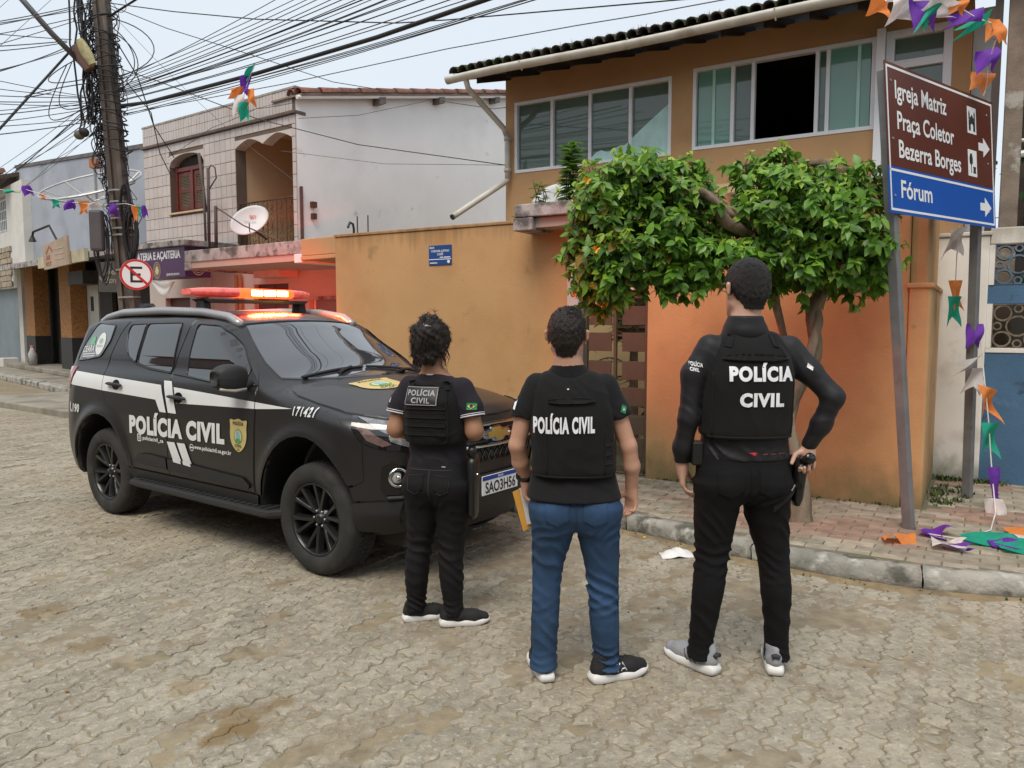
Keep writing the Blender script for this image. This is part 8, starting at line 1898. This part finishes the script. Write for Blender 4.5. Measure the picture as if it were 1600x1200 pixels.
# holster and pistol
ho=thing('holster','black thigh holster with pistol on the right hip of the tall man','holster',tuple(np.array(p3.loc)+[.25,-.05,.9]))
m_pol=mat('black_polymer',(.010,.010,.0105),.4,var=.05); wv=lambda P: p3.w(np.array(P,float))
mb=MB(); G=[]
for z,w_,d_,y in ((.80,.012,.030,-.040),(.83,.022,.040,-.040),(.93,.026,.048,-.045),(.985,.028,.052,-.05),(1.0,.022,.044,-.05)):
    G.append([(.262+w_*np.sign(math.cos(a))*abs(math.cos(a))**.6+(1-z)*-.04,y+d_*np.sign(math.sin(a))*abs(math.sin(a))**.6,z) for a in np.linspace(0,2*math.pi,21)])
mb.grid(G); mb.f+= [tuple(range(19,-1,-1)),tuple(range(4*21,4*21+20))]; mb.v=[tuple(q) for q in wv(mb.v)]; mb.build('sheath',m_pol,ho,smooth=True)
MB().tube(wv([(.268,-.055,.99),(.278,-.085,1.02),(.284,-.115,1.030)]),[.022,.025,.026],12,flat=.8).build('pistol_grip',m_pol,ho,smooth=True); MB().tube(wv([(.284,-.113,1.030),(.286,-.122,1.032)]),[.027,.024],12).build('grip_end',m_gloss,ho,smooth=True)
MB().box(wv([(.245,-.03,1.0)])[0],(.02,.10,.05)).build('belt_loop',m_cot,ho)
mb=MB(); P=[]
for i in range(15):
    t=i/14; x=.245-.125*t; z=.905-.105*t; P.append((x,z))
q=P3_.front(P,.006); P=[]
for a in q: P.append([a+[0,0,.016],a+[0,-.003,0],a-[0,0,.016]])
mb=MB().grid(P); mb.v=[tuple(z) for z in wv(mb.v)]; mb.build('thigh_strap',m_cot,ho)
mb=MB(); qb=P3_.front([(.225,.885),(.20,.865)],.012); mb.tube([qb[0]+[0,0,.02],qb[1]-[0,0,-.02]],.004,5); mb.v=[tuple(z) for z in wv(mb.v)]; mb.build('buckle',m_steel,ho)
MB().box(wv([(-.205,-.02,1.04)])[0],(.05,.07,.11)).build('mag_pouch',m_pol,thing('magazine_pouch','small black pouch on the left hip of the tall man','pouch',tuple(wv([(-.2,0,1.04)])[0])),bev=.008)
# ---------------------------------------------------------------- man in the middle
p2=Person((.298,3.448,0),R(-3),'man in blue jeans and black short sleeved polo under a black vest')
S2=SDF((-.42,-.25,.02),(.36,.25,1.74),.0056)
T2,M2=head(S2,(-.052,-.012,1.585),.98,yaw=R(-4),pitch=R(10),neck=(-.045,-.02,1.42),nr=(.056,.062))
tor2=[(.72,-.01,-.01,.17,.105),(.80,-.012,-.012,.175,.11),(.92,-.018,0,.165,.105),(1.05,-.022,0,.165,.107),(1.20,-.026,0,.175,.113),(1.30,-.03,-.002,.178,.10),(1.37,-.035,-.006,.145,.078),(1.43,-.043,-.015,.075,.06),(1.47,-.045,-.018,.056,.055)]
S2.loft(tor2,.03)
aL2=[(-.185,-.01,1.355),(-.238,-.015,1.24),(-.275,-.02,1.085),(-.262,.02,1.0),(-.240,.065,.925)]; aR2=[(.122,-.01,1.355),(.172,-.012,1.24),(.228,-.015,1.085),(.245,.0,.99),(.248,.03,.895)]
S2.chain(aL2,[.048,.044,.036,.036,.026],.016); S2.chain(aR2,[.048,.044,.036,.036,.026],.016)
hand(S2,(-.238,.070,.912),(.06,.12,-1),(.35,.85,.1),1.0,curl=(.65,.7,.75,.8),thumb=.9,side=-1)
hand(S2,(.249,.034,.880),(.01,.06,-1),(-.75,.6,.05),1.0,curl=(.55,.62,.66,.7),thumb=.6)
for c,a in ((-.138,1),(.115,-1)): S2.cap((c*.7,0,.74),(c,0,.42),.07,.048,.03); S2.cap((c,0,.42),(c-.015*a,-.01,.06),.048,.034,.03)
b2=p2.skin('body',S2,m_sk2)
H2=SDF((-.19,-.19,1.43),(.09,.14,1.74),.0045); hair_cap(H2,T2,M2,.98,.009,nape=-.085,side=-.040,front=.06,amp=.0010); h2=p2.skin('hair',H2,m_hairb); fuzz(h2,4800,.0058,m_hairb,.9,seed=2); eyes(p2,T2,.98,b2)
mb=MB()
for i in range(130):                  # short ruffled locks on the crown
    a=random.random()*6.28; r_=random.random()**.6*.062; x,y=r_*math.cos(a),-.03+r_*math.sin(a)*1.1; z=.028+.098*math.sqrt(max(.05,1-(x/.085)**2-((y+.012)/.106)**2)); p=T2((x,y,z)); d=np.array([random.gauss(.4,.5),random.gauss(.2,.5),.45]); mb.tube([p,p+unit(d)*.012,p+unit(d+[.5,.3,-.5])*.024],[.0022,.0016,.0005],4)
p2.mb(mb,'hair_locks',m_hairb,h2)
C2=SDF((-.36,-.26,.82),(.32,.26,1.52),.0065); C2.loft([(.85,-.016,-.008,.216,.160),(.90,-.018,-.004,.204,.146),(.98,-.02,0,.186,.126)]+[(z,cx,cy,a+.012,b+.012) for z,cx,cy,a,b in tor2 if 1.0<z<1.44]+[(1.455,-.044,-.018,.068,.068)],.03,r=.008)
C2.chain([aL2[0],aL2[1],(-.262,-.018,1.165)],[.058,.056,.058],.03); C2.chain([aR2[0],aR2[1],(.200,-.013,1.165)],[.058,.056,.058],.03)
def cuff(S_,sh,el,t,r=.1):
    sh=np.array(sh);el=np.array(el);d=unit(el-sh);c=sh+(el-sh)*t
    S_.cut(lambda x,y,z: np.minimum((x-c[0])*d[0]+(y-c[1])*d[1]+(z-c[2])*d[2], r-np.sqrt((x-c[0])**2+(y-c[1])**2+((z-c[2])/1.3)**2)),c-r*1.3,c+r*1.3,.004,0)
cuff(C2,aL2[1],aL2[2],.20); cuff(C2,aR2[1],aR2[2],.20)
C2.add(folds([(.92,.04,42,.0045,.8),(1.2,.06,60,.0035,.9),(1.33,.08,40,.0025,1.),(.88,.04,26,.003,-.5)],2))
c2=p2.skin('polo_shirt',C2,m_cot)
p2.mb(MB().lathe([(.060,0),(.064,.0),(.061,.034),(.056,.034)],(-.046,-.018,1.437),(0,-.12,1),28,closed=True),'collar',m_cot,c2)
V2=SDF((-.27,-.27,.92),(.22,.27,1.48),.006)
V2.loft([(.955,-.02,-.002,.186,.150),(.985,-.02,-.004,.192,.156),(1.08,-.023,-.006,.190,.158),(1.20,-.028,-.008,.188,.158),(1.28,-.031,-.010,.178,.148),(1.35,-.034,-.012,.168,.122),(1.395,-.037,-.014,.145,.095),(1.425,-.04,-.016,.115,.068)],.02,p=2.6,r=.022)
V2.cut(lambda x,y,z: .088-np.sqrt((x+.043)**2+((y+.02)/1.6)**2+((z-1.462)/.9)**2),(-.2,-.2,1.35),(.1,.2,1.49),.012)
V2.add(folds([(1.15,.2,9,.0045,.3),(1.35,.05,45,.003,.8),(1.02,.06,30,.003,.5)],7))
v2=p2.skin('vest',V2,m_vest)
p2.patch(V2,chaikin([(-.135,1.288),(.07,1.293),(.072,1.316),(-.132,1.313)],1),'drag_handle',m_vest,v2,.013)
for xx in (-.14,.115): p2.mb(MB().tube(list(V2.front([(xx,z) for z in np.linspace(.98,1.17,12)],.001)),.004,5),'vest_seam',m_vest,v2)
for z0 in (1.02,1.06,1.10): p2.patch(V2,[(.118,z0),(.150,z0),(.150,z0+.025),(.118,z0+.025)],'side_strap',m_cot,v2,.006)
p2.mb(MB().tube(list(V2.front([(x,.966) for x in np.linspace(-.19,.15,18)],.001)),.006,6),'vest_hem',m_vest,v2)
p2.text(V2,'POLÍCIA CIVIL',-.200,.068,1.160,.063,m_vt,v2,.05,tilt=.03); p2.patch(V2,[(-.053,1.352),(-.045,1.354),(-.043,1.349),(-.051,1.347)],'thread_label',m_vt,v2,.004)
p2.patch(C2,[(.185,1.245),(.207,1.238),(.214,1.272),(.192,1.280)],'sleeve_badge',mat('badge_patch_green',(.01,.20,.07),.6),c2,.004); p2.patch(C2,[(.194,1.254),(.202,1.251),(.206,1.265),(.198,1.268)],'sleeve_badge',mat('badge_patch_pale',(.55,.60,.50),.6),c2,.006)
p2.patch(C2,[(-.292,1.255),(-.284,1.25),(-.27,1.30),(-.277,1.305)],'sleeve_badge',m_vt,c2,.004)
P2_=SDF((-.29,-.23,.02),(.28,.23,.93),.0065)
L2=[(.050,-.152,-.012,.066,.078),(.12,-.150,-.012,.060,.068),(.25,-.146,-.02,.064,.074),(.36,-.141,-.018,.064,.074),(.45,-.139,0,.066,.074),(.55,-.130,.006,.076,.086),(.65,-.115,.002,.092,.100),(.73,-.106,-.004,.104,.118),(.80,-.100,-.01,.108,.124)]
R2=[(.055,.140,-.006,.068,.080),(.12,.136,-.01,.060,.068),(.25,.128,-.02,.066,.075),(.36,.122,-.018,.070,.077),(.45,.118,0,.073,.077),(.55,.112,.006,.082,.088),(.65,.100,.002,.094,.102),(.73,.090,-.004,.104,.118),(.80,.085,-.01,.108,.124)]
P2_.loft(L2,.0,r=.006).loft(R2,.016,r=.006); P2_.loft([(.72,-.008,-.012,.155,.10),(.77,-.008,-.014,.198,.13),(.83,-.01,-.012,.203,.135),(.885,-.012,0,.192,.125)],.045,r=.01)
P2_.ell((-.095,-.072,.79),(.082,.066,.085),.05).ell((.082,-.072,.79),(.082,.066,.085),.05)
P2_.add(folds([(.10,.055,82,.0130,.25),(.22,.08,38,.0055,.5),(.43,.075,58,.0105,.4),(.58,.07,40,.0080,1.0),(.70,.045,55,.0085,-.7),(.36,.05,70,.006,-.5)],4))
t2=p2.skin('jeans',P2_,m_jean)
for s_ in (-1,1): p2.patch(P2_,[(-.008+s_*x,z) for x,z in ((.03,.855),(.135,.85),(.135,.765),(.082,.742),(.03,.77))][::s_],'back_pocket',m_jean,t2,.004)
p2.mb(MB().tube(list(P2_.front([(-.006,z) for z in np.linspace(.87,.70,8)],.0)),.0035,5),'seat_seam',m_jean,t2)
for rows in (L2,R2):
    sg_=-1 if rows is L2 else 1; p2.mb(MB().tube([(q[1]+sg_*q[3]*.93,q[2]-q[4]*.36,q[0]) for q in rows[1:-1]],.0035,5),'side_seam',m_jean,t2)
m_mark=mat('white_shoe_mark',(.78,.78,.78),.5)
u_,S_,T_=shoe(p2,(-.150,-.01,0),R(-16),1.0,m_bshoe,m_wsole,[([(-.05,.01,.05),(-.05,.03,.06)],.004,m_mark)],None,m_bkp)
u_,S_,T_=shoe(p2,(.132,-.03,.0),R(62),1.05,m_bshoe,m_wsole,[([(.05,.018,.046),(.05,.034,.080)],.0045,m_mark),([(.05,.036,.046),(.05,.052,.080)],.0045,m_mark),([(.05,.056,.046),(.05,.068,.078),(.05,.082,.046)],.004,m_mark),([(.05,.060,.056),(.05,.076,.056)],.0035,m_mark)],None,m_bkp)
# watch and envelope in the left hand
wt=thing('wrist_watch','black wrist watch on the left wrist of the man in jeans','watch',tuple(p2.w([(-.245,.055,.94)])[0])); d=unit(np.array(aL2[4])-aL2[3])
c=np.array(aL2[4])+d*-.004; mb=MB().lathe([(.031,-.011),(.0345,-.010),(.0345,.010),(.031,.011)],c,d,20,closed=True); mb.v=[tuple(q) for q in p2.w(mb.v)]; mb.build('strap',m_bkp,wt,smooth=True)
mb=MB().lathe([(0,.008),(.016,.008),(.018,.0)],c+np.array([-.030,-.012,0]),(-.9,-.4,0),14); mb.v=[tuple(q) for q in p2.w(mb.v)]; mb.build('case',m_gloss,wt,smooth=True)
ev=thing('envelope','yellow paper envelope with white sheets held in a left hand','envelope',tuple(p2.w([(-.235,.09,.80)])[0]))
def sheet(P,m,nm,th=.003):
    P=p2.w(np.array(P,float)); n_=unit(np.cross(P[1]-P[0],P[2]-P[0]))*th; MB().prism([tuple(q) for q in P],n_).build(nm,m,ev)
sheet([(-.300,.085,.845),(-.215,.105,.885),(-.165,.115,.70),(-.250,.095,.655)],mat('yellow_envelope_paper',(.72,.36,.06),.8,var=.06,vs=12),'envelope')
sheet([(-.268,.080,.865),(-.20,.098,.885),(-.165,.105,.70),(-.232,.088,.69)],mat('white_paper',(.72,.72,.76),.8,var=.03),'paper_sheet')
# ---------------------------------------------------------------- woman at the left
p1=Person((-.386,4.087,0),R(-16),'woman in black plate carrier and jeans with her dark hair pinned up')
S1=SDF((-.40,-.25,.02),(.34,.40,1.66),.0056)
T1,M1=head(S1,(-.045,.0,1.525),.94,yaw=R(4),pitch=R(-10),neck=(-.030,-.012,1.37),nr=(.046,.054))
tor1=[(.68,-.008,-.02,.165,.12),(.77,-.008,-.02,.170,.125),(.86,-.01,-.005,.155,.11),(.95,-.012,0,.145,.102),(1.08,-.015,0,.152,.108),(1.20,-.02,.003,.165,.112),(1.28,-.022,0,.155,.088),(1.33,-.025,-.004,.115,.065),(1.39,-.028,-.01,.058,.052)]
S1.loft([(z+(.06 if z<.72 else 0),x,y,a*(.85 if z<.9 else 1),b*(.72 if z<.9 else 1)) for z,x,y,a,b in tor1],.03)
aL1=[(-.165,-.005,1.29),(-.215,-.02,1.20),(-.238,-.045,1.065),(-.20,.06,1.03),(-.12,.19,1.06)]; aR1=[(.128,-.005,1.285),(.178,-.015,1.19),(.205,-.03,1.065),(.175,.08,1.05),(.06,.20,1.08)]
S1.chain(aL1,[.052,.049,.044,.039,.025],.025); S1.chain(aR1,[.052,.049,.044,.039,.025],.025)
hand(S1,(-.115,.20,1.063),(.75,.55,.25),(.1,.3,.9),.9,curl=(.45,.5,.55,.6)); hand(S1,(.052,.208,1.083),(-.75,.5,.25),(.1,.3,.9),.9,curl=(.45,.5,.55,.6))
for c,a in ((-.118,1),(.07,-1)): S1.cap((c*.75,0,.66),(c,0,.41),.052,.042,.02); S1.cap((c,0,.41),(c-.02*a,-.01,.06),.046,.032,.03)
b1_=p1.skin('body',S1,m_sk1)
H1=SDF((-.19,-.24,1.36),(.12,.16,1.72),.0048); hair_cap(H1,T1,M1,.94,.027,nape=-.125,side=-.06,front=.07,amp=.0018)
for a,b,ra,rb in (((-.02,-.10,-.03),(.01,-.125,.04),.046,.050),((.01,-.125,.04),(.03,-.10,.105),.050,.038),((.03,-.10,.105),(-.02,-.085,.125),.036,.026),((-.045,-.10,-.01),(-.055,-.105,.06),.040,.036),((.045,-.10,.0),(.055,-.10,.06),.040,.036),((-.055,-.06,-.06),(-.045,-.085,.02),.042,.042),((.055,-.06,-.05),(.05,-.085,.02),.040,.042),((-.02,-.085,-.085),(.02,-.085,-.085),.034,.034)): H1.cap(T1(a),T1(b),ra*.94,rb*.94,.012)
H1.add(lambda x,y,z: .0035*np.sin(x*120+z*70+np.sin(z*60)*2)+.002*np.sin(x*260-z*120)); h1=p1.skin('hair',H1,m_hairb); fuzz(h1,3400,.018,m_hairb,.7,.0009,3)
mb=MB()
for i in range(150):
    a=random.random()*6.28; p=np.array(T1((random.gauss(.015,.03),-.105+random.gauss(0,.02),.075+random.gauss(0,.04)))); d=np.array([random.gauss(.1,.6),random.gauss(-.2,.4),random.gauss(.5,.6)]); l=.014+random.random()*.022; mb.tube([p,p+unit(d)*l*.5,p+unit(d+[random.gauss(0,.5),0,random.gauss(-.2,.5)])*l],[.002,.0014,.0004],4)
for i in range(40):
    g=random.choice((-1,1)); p=np.array(T1((g*.07+random.gauss(0,.01),-.02+random.gauss(0,.03),-.04+random.gauss(0,.03)))); mb.tube([p,p+[g*.012,random.gauss(0,.01),-.035],p+[random.gauss(0,.012),random.gauss(0,.012),-.075]],[.0022,.0016,.0005],4)
tag(p1.mb(mb,'loose_strands',m_hairb,h1),kind='stuff'); eyes(p1,T1,.94,b1_)
p1.mb(MB().tube([T1((-.005,-.160,.055)),T1((.02,-.168,.075)),T1((.045,-.150,.07))],.006,6).tube([T1((.0,-.16,.085)),T1((.025,-.165,.06))],.004,5),'hair_clip',mat('metal_hair_clip',(.35,.33,.33),.3,m=.8),h1)
C1=SDF((-.34,-.25,.83),(.30,.25,1.44),.0065); C1.loft([(.86,-.01,-.006,.165,.124),(.90,-.011,-.003,.160,.118)]+[(z,cx,cy,a+.012,b+.010) for z,cx,cy,a,b in tor1 if .94<z<1.34]+[(1.375,-.029,-.01,.062,.060)],.03,r=.008)
C1.chain([aL1[0],aL1[1],(-.236,-.038,1.11)],[.064,.062,.064],.03); C1.chain([aR1[0],aR1[1],(.200,-.026,1.11)],[.064,.062,.064],.03); cuff(C1,aL1[1],aL1[2],.42,.09); cuff(C1,aR1[1],aR1[2],.42,.09)
C1.add(folds([(.92,.06,46,.005,.8),(1.15,.06,60,.003,.9),(1.26,.08,40,.002,1.)],6)); c1_=p1.skin('polo_shirt',C1,m_navy)
m_trim=mat('white_rib_trim',(.62,.61,.66),.8,var=.05)
for sh,el in ((aL1[1],aL1[2]),(aR1[1],aR1[2])):
    sh=np.array(sh);el=np.array(el);d=unit(el-sh)
    for t,r_ in ((.36,.0035),(.28,.002)): p1.mb(MB().lathe([(.064,-r_),(.0705,-r_),(.0705,r_),(.064,r_)],sh+(el-sh)*t,d,28,closed=True),'sleeve_trim',m_trim,c1_)
p1.mb(MB().lathe([(.050,0),(.056,.0),(.053,.026),(.047,.026)],(-.029,-.014,1.358),(0,-.15,1),28,closed=True),'collar',m_navy,c1_); p1.mb(MB().lathe([(.055,-.003),(.0585,-.003),(.0585,.003),(.055,.003)],(-.029,-.016,1.372),(0,-.15,1),28,closed=True),'collar_trim',m_trim,c1_)
V1=SDF((-.23,-.26,.96),(.20,.25,1.42),.006)
V1.loft([(.995,-.012,-.002,.160,.128),(1.02,-.013,-.004,.168,.136),(1.12,-.016,-.006,.172,.142),(1.22,-.02,-.008,.165,.140),(1.29,-.022,-.012,.140,.112),(1.335,-.024,-.014,.122,.085)],.02,p=2.6,r=.02); V1.cut(lambda x,y,z: .074-np.sqrt((x+.028)**2+((y+.02)/1.6)**2+((z-1.385)/.9)**2),(-.15,-.2,1.28),(.1,.2,1.43),.012)
V1.cap((-.10,-.115,1.06),(-.10,-.115,1.22),.03,.03,.02).cap((.06,-.115,1.06),(.06,-.115,1.22),.03,.03,.02)
V1.add(folds([(1.1,.2,12,.003,.3),(1.05,.08,60,.0025,.4)],8)); v1=p1.skin('plate_carrier',V1,m_vest)
p1.patch(V1,chaikin([(-.145,1.0),(.085,1.0),(.10,1.06),(.098,1.26),(.06,1.315),(-.12,1.315),(-.158,1.26),(-.16,1.06)],1),'back_plate_pocket',m_vest,v1,.016)
for z in (1.055,1.10,1.145,1.19): p1.patch(V1,[(-.15,z),(.09,z),(.09,z+.025),(-.15,z+.025)],'webbing_strap',m_vest,v1,.022)
for a,b in ((-.135,-.098),(.058,.095)): p1.patch(V1,[(a,1.29),(b,1.29),(b-.005,1.335),(a+.005,1.335)],'shoulder_strap',m_cot,v1,.014)
p1.patch(V1,[(-.132,1.213),(.048,1.213),(.048,1.306),(-.132,1.306)],'name_patch',m_bkp,v1,.026)
for q in (((-.132,1.213),(.048,1.213),(.048,1.2165),(-.132,1.2165)),((-.132,1.3025),(.048,1.3025),(.048,1.306),(-.132,1.306)),((-.132,1.2165),(-.1285,1.2165),(-.1285,1.3025),(-.132,1.3025)),((.0445,1.2165),(.048,1.2165),(.048,1.3025),(.0445,1.3025))): p1.patch(V1,list(q),'patch_border',m_gvt,v1,.0285)
p1.text(V1,'POLÍCIA',-.120,.036,1.262,.026,m_gvt,v1,.03,.029); p1.text(V1,'CIVIL',-.092,.010,1.224,.026,m_gvt,v1,.03,.029)
br_flag(p1,C1,.205,1.205,.050,.036,c1_,1,1); p1.patch(C1,[(-.262,1.215),(-.255,1.21),(-.25,1.235),(-.257,1.24)],'sleeve_badge',m_trim,c1_,.003)
P1_=SDF((-.27,-.24,.02),(.24,.22,.94),.0065)
L1=[(.06,-.148,-.012,.054,.062),(.12,-.143,-.010,.052,.060),(.25,-.135,-.02,.062,.070),(.36,-.128,-.016,.066,.074),(.45,-.120,0,.070,.078),(.58,-.104,.0,.088,.098),(.68,-.095,-.008,.096,.116),(.78,-.09,-.014,.098,.125)]
R1=[(.06,.075,-.012,.054,.062),(.12,.072,-.010,.052,.060),(.25,.068,-.02,.062,.070),(.36,.062,-.016,.066,.074),(.45,.062,0,.070,.078),(.58,.070,.0,.088,.098),(.68,.076,-.008,.096,.116),(.78,.076,-.014,.098,.125)]
P1_.loft(L1,.0,r=.006).loft(R1,.016,r=.006); P1_.loft([(.70,-.008,-.014,.15,.10),(.76,-.008,-.022,.182,.135),(.84,-.009,-.014,.172,.130),(.92,-.01,0,.155,.112)],.045,r=.01); P1_.ell((-.085,-.085,.77),(.080,.066,.09),.05).ell((.068,-.085,.77),(.080,.066,.09),.05)
P1_.add(folds([(.11,.05,85,.010,.25),(.28,.10,50,.0075,.4),(.42,.08,55,.0095,.4),(.56,.07,42,.006,1.0),(.68,.045,50,.006,-.7)],9)); t1=p1.skin('jeans',P1_,m_bj)
m_stitch=mat('dull_stitching',(.030,.027,.032),.8)
for s_ in (-1,1):
    pk=[(-.008+s_*x,z) for x,z in ((.025,.845),(.118,.838),(.112,.765),(.070,.745),(.028,.77))]; p1.patch(P1_,pk[::s_],'back_pocket',m_bj,t1,.004); p1.mb(MB().tube(list(P1_.front(dens(pk,.02)[:-3],.006)),.0016,4),'pocket_stitching',m_stitch,t1)
p1.patch(P1_,[(.055,.885),(.075,.884),(.075,.889),(.055,.890)],'jeans_tag',m_gvt,t1,.004); p1.mb(MB().tube(list(P1_.front([(x,.868) for x in np.linspace(-.13,.11,14)],.0)),.003,4),'waistband_seam',m_stitch,t1); p1.mb(MB().tube(list(P1_.front([(-.008,z) for z in np.linspace(.865,.70,8)],.0)),.003,4),'seat_seam',m_stitch,t1)
shoe(p1,(-.150,-.012,0),R(52),.93,m_bshoe,m_wsole,None,None,m_bkp); shoe(p1,(.072,-.02,0),R(62),.95,m_bshoe,m_wsole,[([(.05,.02,.05),(.05,.05,.07)],.003,m_bkp)],None,m_bkp)
hb=thing('holster','long black holster hanging at the right hip of the woman','holster',tuple(p1.w([(.185,-.02,.8)])[0]))
mb=MB(); G=[]
for z,w_,d_ in ((.60,.012,.035),(.63,.020,.048),(.80,.024,.055),(.90,.026,.052),(.93,.02,.04)): G.append([(.195+w_*np.sign(math.cos(a))*abs(math.cos(a))**.6,-.02+d_*np.sign(math.sin(a))*abs(math.sin(a))**.6,z) for a in np.linspace(0,2*math.pi,21)])
mb.grid(G); mb.f+=[tuple(range(19,-1,-1)),tuple(range(84,104))]; mb.v=[tuple(q) for q in p1.w(mb.v)]; mb.build('sheath',m_pol,hb,smooth=True); MB().tube(p1.w([(.195,-.03,.91),(.20,-.05,.955),(.202,-.06,.985)]),[.02,.023,.022],10).build('pistol_grip',m_pol,hb,smooth=True); MB().ball(p1.w([(.222,-.035,.84)])[0],.006,5).build('snap_button',m_chrome,hb)
ph=thing('smartphone','phone held in front by the woman','phone',tuple(p1.w([(-.03,.24,1.10)])[0])); MB().box(p1.w([(-.03,.245,1.11)])[0],(.072,.010,.145),R(-16)).build('phone_body',m_gloss,ph,bev=.004)
# ================================================================== OPPOSITE SIDE OF THE STREET (behind the camera, seen in the glass)
OP=Fr((-2.6,-4.4),31.5+180)
for i,(u0,u1,h,c,lb) in enumerate(((-16,-8.2,4.4,(.42,.36,.28),'low cream house across the street, near end'),(-8,1.0,4.0,(.45,.42,.40),'low white house across the street, behind the camera'),(1.2,9.8,5.8,(.34,.28,.24),'brown two storey house across the street'),(10,17.8,5.0,(.36,.30,.20),'ochre house across the street'),(18,27,6.2,(.30,.22,.19),'tall red brown house across the street'),(27.2,38,5.0,(.38,.36,.33),'grey house across the street, far end'))):
    hh=thing('opposite_house',lb,'house',tuple(OP.p((u0+u1)/2,0,0)))
    wl=wall_holes(OP,u0,u1,0,h,[(u0+1,u0+2.2,.1,2.2),(u0+3.2,u0+4.8,1.0,2.2),(u0+5.6,u0+6.8,.1,2.2)]+([(u0+1.2,u0+2.6,3.4,4.6),(u0+4.4,u0+5.8,3.4,4.6)] if h>5.5 else []),-.3,0).build('front_wall',mat('opposite_wall_paint_%d'%i,c,.85,var=.1,vs=1.5),hh); MB().fb(OP,u0,u1,-3,-.3,0,h).build('house_block',m_dark,hh); MB().fb(OP,u0-.1,u1+.1,-3,.6,h,h+.15).build('roof',m_clay,hh)
for o in list(bpy.data.objects):
    if o.type=='MESH' and o.data.users>=1 and not o.data.materials: print('no material',o.name)
print('script seconds',time.time()-_t0,'objects',len(bpy.data.objects))
